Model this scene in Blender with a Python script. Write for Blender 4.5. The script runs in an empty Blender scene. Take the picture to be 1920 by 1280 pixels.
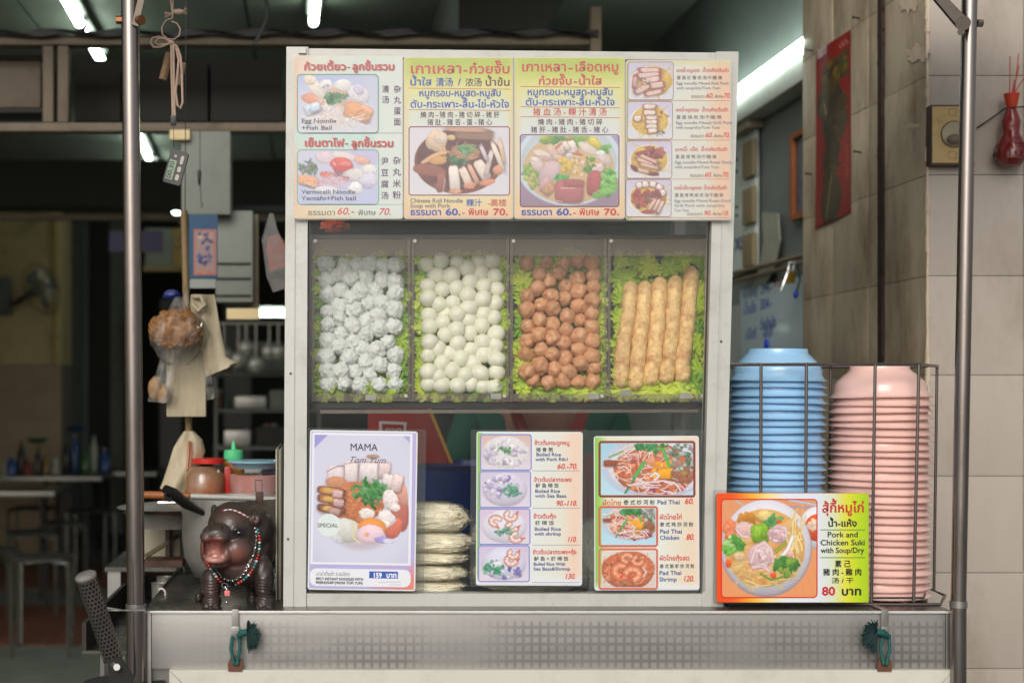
import bpy, bmesh, math, random
import numpy as np
from mathutils import Vector, Matrix, noise as mnoise

sc = bpy.context.scene
COL = sc.collection
random.seed(7)
RNG = np.random.default_rng(7)
R = math.radians

# ------------------------------------------------------------------ camera
F = 2667.0          # focal length in pixels of a 1920 wide frame (50 mm)
VX, VY, CZ = 600.0, 740.0, 1.4
cam_d = bpy.data.cameras.new('camera')
cam = bpy.data.objects.new('camera', cam_d)
COL.objects.link(cam)
cam.location = (0, 0, CZ)
cam.rotation_euler = (R(90), 0, 0)
cam_d.sensor_width = 36.0
cam_d.lens = F / 1920.0 * 36.0
cam_d.shift_x = (960 - VX) / 1920.0
cam_d.shift_y = (VY - 640) / 1920.0
cam_d.clip_start = 0.05
cam_d.clip_end = 500
cam_d.dof.use_dof = True
cam_d.dof.focus_distance = 2.68
cam_d.dof.aperture_fstop = 3.4
sc.camera = cam

# ------------------------------------------------------------------ light
SUN_EL, SUN_AZ = 32.0, -160.0     # the light comes down the street from behind the camera
w = bpy.data.worlds.new('World')
sc.world = w
w.use_nodes = True
nt = w.node_tree
nt.nodes.clear()
sky = nt.nodes.new('ShaderNodeTexSky')
sky.sky_type = 'NISHITA'
sky.sun_disc = False
sky.sun_elevation = R(SUN_EL)
sky.sun_rotation = R(200)
sky.air_density = 1.0
sky.dust_density = 4.0
sky.ozone_density = 0.6
bg = nt.nodes.new('ShaderNodeBackground')
bg.inputs['Strength'].default_value = 0.13
hs = nt.nodes.new('ShaderNodeHueSaturation')
hs.inputs['Saturation'].default_value = 0.3
out = nt.nodes.new('ShaderNodeOutputWorld')
nt.links.new(sky.outputs[0], hs.inputs['Color'])
nt.links.new(hs.outputs[0], bg.inputs[0])
nt.links.new(bg.outputs[0], out.inputs[0])
sl = bpy.data.lights.new('sun', 'SUN')
sl.energy = 1.35
sl.angle = R(30)
sl.color = (1.0, 0.975, 0.94)
so = bpy.data.objects.new('sun', sl)
COL.objects.link(so)
so.location = (-1, -3, 6)
so.rotation_euler = Vector((math.sin(R(-12)) * -1, 1.0, -math.tan(R(SUN_EL)))).to_track_quat('-Z', 'Y').to_euler()
sc.view_settings.view_transform = 'Standard'
sc.view_settings.look = 'None'
sc.view_settings.gamma = 1
sc.view_settings.use_curve_mapping = False
sc.view_settings.exposure = -0.22
sc.cycles.max_bounces = 8
sc.cycles.transparent_max_bounces = 16
sc.cycles.sample_clamp_indirect = 4.0
sc.cycles.caustics_reflective = False
sc.cycles.caustics_refractive = False
sc.cycles.use_denoising = True

# ------------------------------------------------------------------ helpers
def P(px, py, Y):
    """world point seen at a pixel of the 1920 x 1280 photograph, at depth Y metres"""
    return Vector(((px - VX) * Y / F, Y, CZ - (py - VY) * Y / F))

def lin(c):
    if isinstance(c, (int, float)):
        c = (c, c, c)
    return tuple(((v / 255) / 12.92 if v <= 10 else (((v / 255) + 0.055) / 1.055) ** 2.4) for v in c[:3])

ORG = {}

class MB:
    """collects shapes given in world coordinates"""
    def __init__(s):
        s.v, s.f = [], []
    def add(s, vs, fs):
        n = len(s.v)
        s.v.extend([tuple(v) for v in vs])
        s.f.extend([tuple(i + n for i in f) for f in fs])
        return s
    def box(s, x0, x1, y0, y1, z0, z1, b=0.0):
        if x1 < x0: x0, x1 = x1, x0
        if y1 < y0: y0, y1 = y1, y0
        if z1 < z0: z0, z1 = z1, z0
        if b <= 0:
            return s.add([(x0, y0, z0), (x1, y0, z0), (x1, y1, z0), (x0, y1, z0), (x0, y0, z1), (x1, y0, z1), (x1, y1, z1), (x0, y1, z1)],
                         [(0, 3, 2, 1), (4, 5, 6, 7), (0, 1, 5, 4), (1, 2, 6, 5), (2, 3, 7, 6), (3, 0, 4, 7)])
        b = min(b, (x1 - x0) / 2.01, (y1 - y0) / 2.01, (z1 - z0) / 2.01)
        bm = bmesh.new()
        bmesh.ops.create_cube(bm, size=1)
        for v in bm.verts:
            v.co = Vector(((x0 + x1) / 2 + v.co.x * (x1 - x0), (y0 + y1) / 2 + v.co.y * (y1 - y0), (z0 + z1) / 2 + v.co.z * (z1 - z0)))
        bmesh.ops.bevel(bm, geom=bm.edges[:], offset=b, segments=2, affect='EDGES', profile=0.7)
        s.bm(bm)
        return s
    def bm(s, bm, M=None):
        bm.verts.index_update()
        vs = [(M @ v.co) if M else v.co.copy() for v in bm.verts]
        s.add(vs, [[v.index for v in f.verts] for f in bm.faces])
        bm.free()
        return s
    def prism(s, pts, d):
        """pts: loop of world points, d: extrusion vector"""
        n = len(pts)
        d = Vector(d)
        pts = [Vector(p) for p in pts]
        s.add(pts + [p + d for p in pts], [tuple(range(n)), tuple(range(2 * n - 1, n - 1, -1))] + [(i, i + n, (i + 1) % n + n, (i + 1) % n) for i in range(n)])
        return s
    def tube(s, pts, r, seg=10, cap=True, closed=False):
        pts = [Vector(p) for p in pts]
        n = len(pts)
        rr = r if isinstance(r, (list, tuple)) else [r] * n
        vs, fs = [], []
        up = None
        for i in range(n):
            if closed:
                t = pts[(i + 1) % n] - pts[i - 1]
            else:
                t = pts[min(i + 1, n - 1)] - pts[max(i - 1, 0)]
            if t.length < 1e-9: t = Vector((0, 0, 1))
            t.normalize()
            if up is None:
                up = Vector((0, 1, 0)) if abs(t.y) < 0.9 else Vector((1, 0, 0))
            a = t.cross(up)
            if a.length < 1e-4:
                a = t.cross(Vector((1, 0, 0.3)))
            a.normalize()
            b = a.cross(t).normalized()
            up = b
            for k in range(seg):
                q = 2 * math.pi * k / seg
                vs.append(pts[i] + (a * math.cos(q) + b * math.sin(q)) * rr[i])
        for i in range(n if closed else n - 1):
            j = (i + 1) % n
            for k in range(seg):
                l = (k + 1) % seg
                fs.append((i * seg + k, i * seg + l, j * seg + l, j * seg + k))
        if cap and not closed:
            fs.append(tuple(range(seg)))
            fs.append(tuple((n - 1) * seg + k for k in range(seg - 1, -1, -1)))
        s.add(vs, fs)
        return s
    def lathe(s, prof, c, seg=32, axis=None, wob=None):
        """prof: (r, h) pairs along axis (default +Z) from centre c"""
        c = Vector(c)
        M = Vector(axis).to_track_quat('Z', 'Y').to_matrix() if axis is not None else Matrix.Identity(3)
        vs, fs = [], []
        for (r, h) in prof:
            for k in range(seg):
                q = 2 * math.pi * k / seg
                rr = r * (wob(q, h) if wob else 1)
                vs.append(c + M @ Vector((rr * math.cos(q), rr * math.sin(q), h)))
        for i in range(len(prof) - 1):
            for k in range(seg):
                l = (k + 1) % seg
                fs.append((i * seg + k, i * seg + l, (i + 1) * seg + l, (i + 1) * seg + k))
        if prof[0][0] > 1e-5: fs.append(tuple(range(seg - 1, -1, -1)))
        if prof[-1][0] > 1e-5: fs.append(tuple((len(prof) - 1) * seg + k for k in range(seg)))
        s.add(vs, fs)
        return s
    def ell(s, c, r, sub=3, M=None, fn=None):
        bm = bmesh.new()
        bmesh.ops.create_icosphere(bm, subdivisions=sub, radius=1)
        r = r if isinstance(r, (tuple, list)) else (r, r, r)
        for v in bm.verts:
            k = fn(v.co) if fn else 1
            q = Vector((v.co.x * r[0], v.co.y * r[1], v.co.z * r[2])) * k
            if M: q = M @ q
            v.co = Vector(c) + q
        s.bm(bm)
        return s
    def build(s, name, mat, parent=None, smooth=True, ang=40, loc=None):
        return mkobj(name, s.v, s.f, mat, parent, smooth, ang, loc)

def mkobj(name, v, f, mat, parent=None, smooth=True, ang=40, loc=None):
    if parent is not None:
        org = ORG[parent.name]
    elif loc is not None:
        org = Vector(loc)
    else:
        xs = np.array([tuple(q) for q in v])
        org = Vector(((xs[:, 0].min() + xs[:, 0].max()) / 2, (xs[:, 1].min() + xs[:, 1].max()) / 2, xs[:, 2].min()))
    me = bpy.data.meshes.new(name)
    me.from_pydata([(q[0] - org.x, q[1] - org.y, q[2] - org.z) for q in v], [], f)
    me.update()
    if smooth:
        me.polygons.foreach_set('use_smooth', [True] * len(me.polygons))
        me.set_sharp_from_angle(angle=R(ang))
    if mat is not None:
        me.materials.append(mat)
    o = bpy.data.objects.new(name, me)
    COL.objects.link(o)
    if parent is not None:
        o.parent = parent
    else:
        o.location = org
    ORG[o.name] = org
    return o

def tag(o, label=None, cat=None, group=None, kind=None):
    if label: o['label'] = label
    if cat: o['category'] = cat
    if group: o['group'] = group
    if kind: o['kind'] = kind
    return o

def thing(name, loc, label, cat, group=None):
    o = bpy.data.objects.new(name, None)
    o.empty_display_size = 0.05
    COL.objects.link(o)
    o.location = loc
    ORG[o.name] = Vector(loc)
    return tag(o, label, cat, group)

def copy_tree(o, loc, parent=None):
    c = o.copy()
    COL.objects.link(c)
    if parent is not None:
        c.parent = parent
    else:
        c.location = loc
    for ch in list(o.children):
        copy_tree(ch, None, c)
    return c

# ------------------------------------------------------------------ materials
def node(nt, t, **kw):
    n = nt.nodes.new(t)
    for k, v in kw.items():
        setattr(n, k, v)
    return n

def pm(name, col, rough=0.5, metal=0.0, var=0.12, scale=18, bump=0.0, bscale=120, dirt=None, damt=0.5, dscale=9, stretch=(1, 1, 1),
       coat=0.0, alpha=1.0, emit=None, estr=0.0, trans=0.0, sss=0.0, rand=0.0, spec=0.5, rvar=0.1, srgb=True, dmin=0.5):
    m = bpy.data.materials.new(name)
    m.use_nodes = True
    nt = m.node_tree
    b = nt.nodes['Principled BSDF']
    L = nt.links.new
    c = lin(col) if srgb else col
    tc = node(nt, 'ShaderNodeTexCoord')
    mp = node(nt, 'ShaderNodeMapping')
    mp.inputs['Scale'].default_value = stretch
    L(tc.outputs['Object'], mp.inputs['Vector'])
    n1 = node(nt, 'ShaderNodeTexNoise')
    n1.inputs['Scale'].default_value = scale
    n1.inputs['Detail'].default_value = 6
    n1.inputs['Roughness'].default_value = 0.65
    L(mp.outputs[0], n1.inputs['Vector'])
    mx = node(nt, 'ShaderNodeMix', data_type='RGBA')
    mx.inputs['A'].default_value = tuple(v * (1 - var) for v in c) + (1,)
    mx.inputs['B'].default_value = tuple(min(1, v * (1 + var)) for v in c) + (1,)
    rmp = node(nt, 'ShaderNodeMapRange')
    rmp.inputs['From Min'].default_value = 0.3
    rmp.inputs['From Max'].default_value = 0.7
    L(n1.outputs['Fac'], rmp.inputs['Value'])
    L(rmp.outputs[0], mx.inputs['Factor'])
    cur = mx.outputs['Result']
    if dirt is not None:
        n2 = node(nt, 'ShaderNodeTexNoise')
        n2.inputs['Scale'].default_value = dscale
        n2.inputs['Detail'].default_value = 9
        n2.inputs['Roughness'].default_value = 0.72
        L(mp.outputs[0], n2.inputs['Vector'])
        r2 = node(nt, 'ShaderNodeMapRange')
        r2.inputs['From Min'].default_value = dmin
        r2.inputs['From Max'].default_value = dmin + 0.22
        r2.inputs['To Max'].default_value = damt
        L(n2.outputs['Fac'], r2.inputs['Value'])
        m2 = node(nt, 'ShaderNodeMix', data_type='RGBA')
        L(r2.outputs[0], m2.inputs['Factor'])
        L(cur, m2.inputs['A'])
        m2.inputs['B'].default_value = lin(dirt) + (1,)
        cur = m2.outputs['Result']
    if rand > 0:
        oi = node(nt, 'ShaderNodeObjectInfo')
        mr = node(nt, 'ShaderNodeMapRange')
        mr.inputs['To Min'].default_value = 1 - rand
        mr.inputs['To Max'].default_value = 1 + rand
        L(oi.outputs['Random'], mr.inputs['Value'])
        hv = node(nt, 'ShaderNodeHueSaturation')
        L(mr.outputs[0], hv.inputs['Value'])
        L(cur, hv.inputs['Color'])
        cur = hv.outputs[0]
    L(cur, b.inputs['Base Color'])
    b.inputs['Metallic'].default_value = metal
    b.inputs['Specular IOR Level'].default_value = spec
    if rvar > 0:
        rr = node(nt, 'ShaderNodeMapRange')
        rr.inputs['To Min'].default_value = max(0.02, rough - rvar)
        rr.inputs['To Max'].default_value = min(1, rough + rvar)
        L(n1.outputs['Fac'], rr.inputs['Value'])
        L(rr.outputs[0], b.inputs['Roughness'])
    else:
        b.inputs['Roughness'].default_value = rough
    if coat: b.inputs['Coat Weight'].default_value = coat; b.inputs['Coat Roughness'].default_value = 0.12
    if alpha < 1: b.inputs['Alpha'].default_value = alpha
    if trans: b.inputs['Transmission Weight'].default_value = trans
    if sss:
        b.inputs['Subsurface Weight'].default_value = sss
        b.inputs['Subsurface Radius'].default_value = (0.01, 0.006, 0.004)
        b.inputs['Subsurface Scale'].default_value = 0.5
    if emit is not None:
        b.inputs['Emission Color'].default_value = lin(emit) + (1,)
        b.inputs['Emission Strength'].default_value = estr
    if bump > 0:
        n3 = node(nt, 'ShaderNodeTexNoise')
        n3.inputs['Scale'].default_value = bscale
        n3.inputs['Detail'].default_value = 5
        L(mp.outputs[0], n3.inputs['Vector'])
        bp = node(nt, 'ShaderNodeBump')
        bp.inputs['Strength'].default_value = bump
        bp.inputs['Distance'].default_value = 0.002
        L(n3.outputs['Fac'], bp.inputs['Height'])
        L(bp.outputs[0], b.inputs['Normal'])
    return m

def film(name, col, opac, rough=0.15, gloss=1.0, ior=1.45, var=0.0, vscale=10):
    """thin clear sheet: see-through, mirror by Fresnel, with a veil of dust"""
    m = bpy.data.materials.new(name)
    m.use_nodes = True
    nt = m.node_tree
    nt.nodes.clear()
    L = nt.links.new
    o = node(nt, 'ShaderNodeOutputMaterial')
    t = node(nt, 'ShaderNodeBsdfTransparent')
    d = node(nt, 'ShaderNodeBsdfDiffuse')
    d.inputs[0].default_value = lin(col) + (1,)
    g = node(nt, 'ShaderNodeBsdfGlossy')
    g.inputs['Roughness'].default_value = rough
    m1 = node(nt, 'ShaderNodeMixShader')
    m2 = node(nt, 'ShaderNodeMixShader')
    if var > 0:
        tc = node(nt, 'ShaderNodeTexCoord')
        n = node(nt, 'ShaderNodeTexNoise')
        n.inputs['Scale'].default_value = vscale
        n.inputs['Detail'].default_value = 8
        L(tc.outputs['Object'], n.inputs['Vector'])
        mr = node(nt, 'ShaderNodeMapRange')
        mr.inputs['From Min'].default_value = 0.35
        mr.inputs['From Max'].default_value = 0.7
        mr.inputs['To Min'].default_value = opac * (1 - var)
        mr.inputs['To Max'].default_value = opac * (1 + var)
        L(n.outputs['Fac'], mr.inputs['Value'])
        L(mr.outputs[0], m1.inputs[0])
    else:
        m1.inputs[0].default_value = opac
    L(t.outputs[0], m1.inputs[1])
    L(d.outputs[0], m1.inputs[2])
    # Schlick term from the facing angle, alike from both sides of the sheet
    fr = node(nt, 'ShaderNodeLayerWeight')
    fr.inputs['Blend'].default_value = 0.5
    pw = node(nt, 'ShaderNodeMath', operation='POWER')
    pw.inputs[1].default_value = 5.0
    L(fr.outputs['Facing'], pw.inputs[0])
    mu = node(nt, 'ShaderNodeMath', operation='MULTIPLY_ADD')
    mu.inputs[1].default_value = 0.9 * gloss
    mu.inputs[2].default_value = 0.016 * gloss
    L(pw.outputs[0], mu.inputs[0])
    L(mu.outputs[0], m2.inputs[0])
    L(m1.outputs[0], m2.inputs[1])
    L(g.outputs[0], m2.inputs[2])
    L(m2.outputs[0], o.inputs[0])
    return m

def printmat(name, rough=0.38, coat=0.0):
    m = bpy.data.materials.new(name)
    m.use_nodes = True
    nt = m.node_tree
    b = nt.nodes['Principled BSDF']
    a = node(nt, 'ShaderNodeAttribute', attribute_name='Col')
    nt.links.new(a.outputs['Color'], b.inputs['Base Color'])
    b.inputs['Roughness'].default_value = rough
    if coat: b.inputs['Coat Weight'].default_value = coat; b.inputs['Coat Roughness'].default_value = 0.08
    return m

M = {}
M['print'] = printmat('print_colours', 0.34)
M['print_lam'] = printmat('laminated_print', 0.3, 0.3)

INK = {}
def ink(c):
    if c not in INK:
        INK[c] = pm('ink_%d' % len(INK), c, 0.4, var=0.04, scale=300, rvar=0)
    return INK[c]

# ------------------------------------------------------------------ lettering (built-in font glyphs as flat meshes)
GL = {}
_tc = bpy.data.curves.new('glyph', 'FONT')
_tc.resolution_u = 3
_to = bpy.data.objects.new('glyph', _tc)
COL.objects.link(_to)
def _mesh(s):
    _tc.body = s
    dg = bpy.context.evaluated_depsgraph_get()
    dg.update()
    e = _to.evaluated_get(dg)
    me = e.to_mesh()
    v = [(q.co.x, q.co.y) for q in me.vertices]
    f = [tuple(p.vertices) for p in me.polygons]
    e.to_mesh_clear()
    return v, f
def glyph(ch):
    if ch not in GL:
        if ch == ' ':
            GL[ch] = ([], [], 0.27)
        else:
            v, f = _mesh(ch)
            a, _ = _mesh(ch + '|')
            adv = max(q[0] for q in a) - BAR
            GL[ch] = (v, f, adv)
    return GL[ch]
BAR = 0
BAR = max(q[0] for q in _mesh('|')[0])
UPV = '\u0e31\u0e34\u0e35\u0e36\u0e37'
TONE = '\u0e48\u0e49\u0e4a\u0e4b\u0e47\u0e4c'
SARAAM = '\u0e33'

def layout(s):
    """returns verts, faces, width in em units"""
    V, Fc, x = [], [], 0.0
    for i, ch in enumerate(s):
        v, f, adv = glyph(ch)
        dy = dx = 0
        if ch in TONE and ((i and s[i - 1] in UPV) or (i + 1 < len(s) and s[i + 1] == SARAAM)):
            dy = 0.17
        n = len(V)
        V.extend([(a + x + dx, b + dy) for a, b in v])
        Fc.extend([tuple(k + n for k in q) for q in f])
        x += adv
    return V, Fc, x

def text(parent, s, x0, x1, base, size, Y, col, bold=0, ital=0.0, ang=0.0, name='lettering', frame=None, ysc=1.0, mat=None):
    """lettering between photo pixels x0..x1 with its baseline at base; bold = stroke thickening in pixels"""
    V, Fc, wd = layout(s)
    sx = (x1 - x0) / max(wd, 0.01)
    mb = MB()
    ca, sa = math.cos(R(ang)), math.sin(R(ang))
    passes = [(0, 0)] if not bold else [(-bold / 2, 0), (bold / 2, 0), (0, bold / 2), (0, -bold / 2)]
    for k, (ox, oy) in enumerate(passes):
        vs = []
        for (a, b) in V:
            X = a * sx + b * size * ital + ox
            Yp = b * size * ysc + oy
            if frame:
                o, ex, ey, nn = frame
                vs.append(o + ex * X + ey * Yp + nn * (0.0001 * k))
            else:
                p = P(x0 + X * ca + Yp * sa, base - Yp * ca + X * sa, Y)
                p.y -= 0.00008 * k
                vs.append(p)
        mb.add(vs, Fc)
    return mb.build(name, mat or ink(col), parent, smooth=False)

# ------------------------------------------------------------------ printed pictures
class Cv:
    def __init__(s, x0, y0, x1, y1, bg, bg2=None, res=0.8):
        s.x0, s.y0, s.x1, s.y1 = x0, y0, x1, y1
        s.w = max(4, int((x1 - x0) * res)); s.h = max(4, int((y1 - y0) * res))
        s.X, s.Y = np.meshgrid(np.linspace(x0, x1, s.w), np.linspace(y0, y1, s.h))
        s.a = np.zeros((s.h, s.w, 3)) + np.array(bg, float)
        if bg2 is not None:
            t = ((s.Y - y0) / (y1 - y0))[..., None]
            s.a = s.a * (1 - t) + np.array(bg2, float) * t
        s.n1 = s.noise(9); s.n2 = s.noise(3.2); s.n3 = s.noise(1.4)
    def noise(s, cell):
        gw, gh = int((s.x1 - s.x0) / cell) + 3, int((s.y1 - s.y0) / cell) + 3
        g = RNG.random((gh, gw))
        u = (s.X - s.x0) / cell; v = (s.Y - s.y0) / cell
        i = u.astype(int); j = v.astype(int); fu = u - i; fv = v - j
        fu = fu * fu * (3 - 2 * fu); fv = fv * fv * (3 - 2 * fv)
        return ((g[j, i] * (1 - fu) + g[j, i + 1] * fu) * (1 - fv) + (g[j + 1, i] * (1 - fu) + g[j + 1, i + 1] * fu) * fv) * 2 - 1
    def put(s, m, c):
        m = np.clip(m, 0, 1)[..., None]
        s.a = s.a * (1 - m) + c * m
    def ell(s, cx, cy, rx, ry, col, ang=0, wob=0.1, sh=0.22, soft=1.4, edge=None, ew=0.2, p=2.0, grain=0.12, op=1.0):
        c, q = math.cos(R(ang)), math.sin(R(ang))
        dx, dy = s.X - cx, s.Y - cy
        u = (dx * c + dy * q) / rx; v = (-dx * q + dy * c) / ry
        r = (np.abs(u) ** p + np.abs(v) ** p) ** (1 / p)
        th = np.arctan2(v, u)
        k = random.random() * 6
        big = min(1.0, 12.0 / max(rx, ry)); grain = grain * max(.15, big)
        r = r / (1 + wob * max(.3, big) * (np.sin(3 * th + k) * 0.5 + np.sin(5 * th + 2 * k) * 0.35 + s.n2 * 0.5))
        m = (1 - r) * min(rx, ry) / soft + 0.5
        tone = 1 + sh * (-(dy / max(rx, ry)) * 0.7 - 0.6 * np.clip(r, 0, 1) ** 5) + grain * (s.n2 * 0.6 + s.n3 * 0.5)
        cc = np.array(col, float) * tone[..., None]
        if edge is not None:
            e = np.clip((r - (1 - ew)) / ew * 1.5, 0, 1)[..., None]
            cc = cc * (1 - e) + np.array(edge, float) * tone[..., None] * e
        s.put(np.clip(m, 0, 1) * op, cc)
    def slab(s, cx, cy, w, h, col, ang=0, edge=None, **k):
        # a cast shade in the picture, then the slice
        s.ell(cx + 1.2, cy + 2, w / 2 + 1, h / 2 + 1, (90, 60, 50), ang, p=4.5, op=0.45, soft=3, sh=0)
        s.ell(cx, cy, w / 2, h / 2, col, ang, p=4.5, edge=edge, wob=k.pop('wob', 0.07), **k)
    def line(s, pts, wd, col, soft=0.8, op=1.0):
        d = np.full(s.X.shape, 1e9)
        for (ax, ay), (bx, by) in zip(pts[:-1], pts[1:]):
            vx, vy = bx - ax, by - ay
            t = np.clip(((s.X - ax) * vx + (s.Y - ay) * vy) / (vx * vx + vy * vy + 1e-6), 0, 1)
            d = np.minimum(d, np.hypot(s.X - ax - t * vx, s.Y - ay - t * vy))
        m = (wd / 2 - d) / soft + 0.5
        s.put(np.clip(m, 0, 1) * op, np.array(col, float) * (1.08 - 0.25 * np.clip(d / wd * 2, 0, 1))[..., None])
    def noodles(s, cx, cy, rx, ry, n, col, wd=1.6, ln=0.8, var=25, curl=1.0):
        for _ in range(n):
            a, q = random.random() * 6.28, random.random() ** 0.5
            x, y = cx + math.cos(a) * rx * q, cy + math.sin(a) * ry * q
            t = random.random() * 6.28
            pts = [(x, y)]
            for i in range(5):
                t += random.uniform(-0.9, 0.9) * curl
                x += math.cos(t) * rx * ln * 0.2; y += math.sin(t) * ry * ln * 0.2
                pts.append((x, y))
            v = random.uniform(-var, var)
            s.line(pts, wd * random.uniform(0.7, 1.2), [max(0, c + v) for c in col])
    def herbs(s, cx, cy, rx, ry, n, col=(60, 130, 70), sz=3.0, var=30):
        for _ in range(n):
            a, q = random.random() * 6.28, random.random() ** 0.6
            v = random.uniform(-var, var)
            s.ell(cx + math.cos(a) * rx * q, cy + math.sin(a) * ry * q, sz * random.uniform(0.6, 1.5), sz * random.uniform(0.35, 0.8),
                  [max(0, c + v) for c in col], random.random() * 180, wob=0.35, soft=1)
    def blobs(s, cx, cy, rx, ry, n, cols, sz=6, edge=None, asp=0.6, wob=0.25, **k):
        for _ in range(n):
            a, q = random.random() * 6.28, random.random() ** 0.5
            z = sz * random.uniform(0.7, 1.4)
            s.ell(cx + math.cos(a) * rx * q, cy + math.sin(a) * ry * q, z, z * asp, random.choice(cols), random.random() * 180, wob=wob, edge=edge, **k)
    def shrimp(s, cx, cy, r, ang=0, col=(235, 150, 120), col2=(250, 225, 210)):
        pts = [(cx + math.cos(R(ang + t)) * r, cy + math.sin(R(ang + t)) * r * 0.8) for t in range(0, 250, 25)]
        s.line(pts, r * 1.15, [c * 0.8 for c in col], soft=2.5)
        s.line(pts, r * 0.95, col2, soft=2.5)
        for j in range(1, len(pts) - 1, 2):
            x, y = pts[j]; s.line([(cx + (x - cx) * .6, cy + (y - cy) * .6), (cx + (x - cx) * 1.35, cy + (y - cy) * 1.35)], r * .12, col, op=.7)
        s.line([(cx + (x - cx) * 1.3, cy + (y - cy) * 1.3) for x, y in pts], r * 0.16, col, soft=1.6, op=.7)
        x, y = pts[0]
        s.ell(x + math.cos(R(ang - 60)) * r * .7, y + math.sin(R(ang - 60)) * r * .7, r * 0.5, r * 0.2, (225, 90, 60), ang - 60)
    def veil(s, col, t):
        s.a = s.a * (1 - t) + np.array(col, float) * t

def picture(parent, cv, Y, name='photo', rad=0, ang=0.0, gain=1.0, mat=None):
    a = np.clip(cv.a * gain, 0, 255) / 255.0
    l = np.where(a <= 0.04045, a / 12.92, ((a + 0.055) / 1.055) ** 2.4)
    h, wd = cv.h, cv.w
    org = ORG[parent.name]
    ca, sa = math.cos(R(ang)), math.sin(R(ang))
    cx, cy = (cv.x0 + cv.x1) / 2, (cv.y0 + cv.y1) / 2
    X = cx + (cv.X - cx) * ca - (cv.Y - cy) * sa
    Yp = cy + (cv.X - cx) * sa + (cv.Y - cy) * ca
    co = np.stack([(X - VX) * Y / F - org.x, np.full(X.shape, Y - org.y), CZ - (Yp - VY) * Y / F - org.z], -1).reshape(-1, 3)
    idx = np.arange(h * wd).reshape(h, wd)
    q = np.stack([idx[:-1, :-1], idx[1:, :-1], idx[1:, 1:], idx[:-1, 1:]], -1)
    if rad > 0:
        mx = (cv.X[:-1, :-1] + cv.X[1:, 1:]) / 2; my = (cv.Y[:-1, :-1] + cv.Y[1:, 1:]) / 2
        dx = np.maximum(np.maximum(cv.x0 + rad - mx, mx - cv.x1 + rad), 0)
        dy = np.maximum(np.maximum(cv.y0 + rad - my, my - cv.y1 + rad), 0)
        q = q[np.hypot(dx, dy) <= rad]
    q = q.reshape(-1, 4)
    me = bpy.data.meshes.new(name)
    me.vertices.add(len(co)); me.vertices.foreach_set('co', co.ravel())
    me.loops.add(q.size); me.loops.foreach_set('vertex_index', q.ravel().astype(np.int32))
    me.polygons.add(len(q)); me.polygons.foreach_set('loop_start', np.arange(0, q.size, 4, dtype=np.int32))
    me.update(calc_edges=True)
    at = me.color_attributes.new('Col', 'FLOAT_COLOR', 'POINT')
    at.data.foreach_set('color', np.concatenate([l.reshape(-1, 3), np.ones((h * wd, 1))], 1).ravel().astype(np.float32))
    me.materials.append(mat or M['print'])
    o = bpy.data.objects.new(name, me)
    COL.objects.link(o)
    o.parent = parent
    ORG[o.name] = org
    return o

def rr_loop(x0, y0, x1, y1, r, n=5):
    pts = []
    for (cx, cy, a0) in ((x1 - r, y0 + r, -90), (x1 - r, y1 - r, 0), (x0 + r, y1 - r, 90), (x0 + r, y0 + r, 180)):
        for k in range(n + 1):
            a = R(a0 + 90 * k / n)
            pts.append((cx + math.cos(a) * r, cy + math.sin(a) * r))
    return pts

def rrframe(parent, x0, y0, x1, y1, r, wd, Y, col, name='photo_border'):
    a = rr_loop(x0, y0, x1, y1, r); b = rr_loop(x0 + wd, y0 + wd, x1 - wd, y1 - wd, max(0.5, r - wd))
    n = len(a)
    mb = MB().add([P(x, y, Y) for x, y in a] + [P(x, y, Y) for x, y in b], [(i, (i + 1) % n, (i + 1) % n + n, i + n) for i in range(n)])
    return mb.build(name, ink(col), parent, smooth=False)

def rrfill(parent, x0, y0, x1, y1, r, Y, col, name, mat=None, th=0.0):
    lp = [P(x, y, Y) for x, y in rr_loop(x0, y0, x1, y1, r)]
    mb = MB()
    if th > 0: mb.prism(lp, (0, th, 0))
    else: mb.add(lp, [tuple(range(len(lp)))])
    return mb.build(name, mat or ink(col), parent, smooth=False)

def rule(parent, x0, x1, y, h, Y, col, y2=None, name='rule_line'):
    y2 = y if y2 is None else y2
    return MB().add([P(x0, y, Y), P(x1, y2, Y), P(x1, y2 + h, Y), P(x0, y + h, Y)], [(0, 1, 2, 3)]).build(name, ink(col), parent, smooth=False)
# ================================================================== SETTING
M['ground'] = pm('street_asphalt', 110, 0.85, var=0.2, scale=4, bump=0.3)
M['floor'] = pm('shop_floor_terrazzo', (108, 114, 104), 0.5, var=0.12, scale=3, dirt=(45, 44, 40), damt=0.5)
M['terracotta'] = pm('terracotta_tile', (112, 68, 48), 0.55, var=0.15, scale=6, rand=0.12, dirt=(60, 40, 32), damt=0.5)
M['tile'] = pm('beige_wall_tile', (180, 169, 156), 0.36, var=0.06, scale=7, bump=0.12, bscale=14, dirt=(146, 130, 112), damt=0.6, dscale=6, rand=0.035, rvar=0.08, stretch=(1, 1, 0.45))
M['tile_side'] = pm('brown_stained_wall_tile', (202, 186, 158), 0.4, var=0.09, scale=6, bump=0.12, bscale=14, dirt=(128, 100, 70), damt=0.85, dscale=5, dmin=0.44, rand=0.05, stretch=(1, 1, 0.4))
M['grout'] = pm('wall_grout', (150, 138, 124), 0.9, var=0.2, scale=30, dirt=(96, 84, 72), damt=0.6, dscale=20)
M['tealwall'] = pm('grey_green_painted_wall', (116, 124, 120), 0.75, var=0.08, scale=2.5, dirt=(88, 88, 80), damt=0.45, dscale=1.6)
M['ceil'] = pm('ceiling_panel_paint', (104, 110, 98), 0.8, var=0.1, scale=2)
M['dark'] = pm('dark_grimy_paint', (48, 46, 40), 0.75, var=0.25, scale=3)
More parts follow.
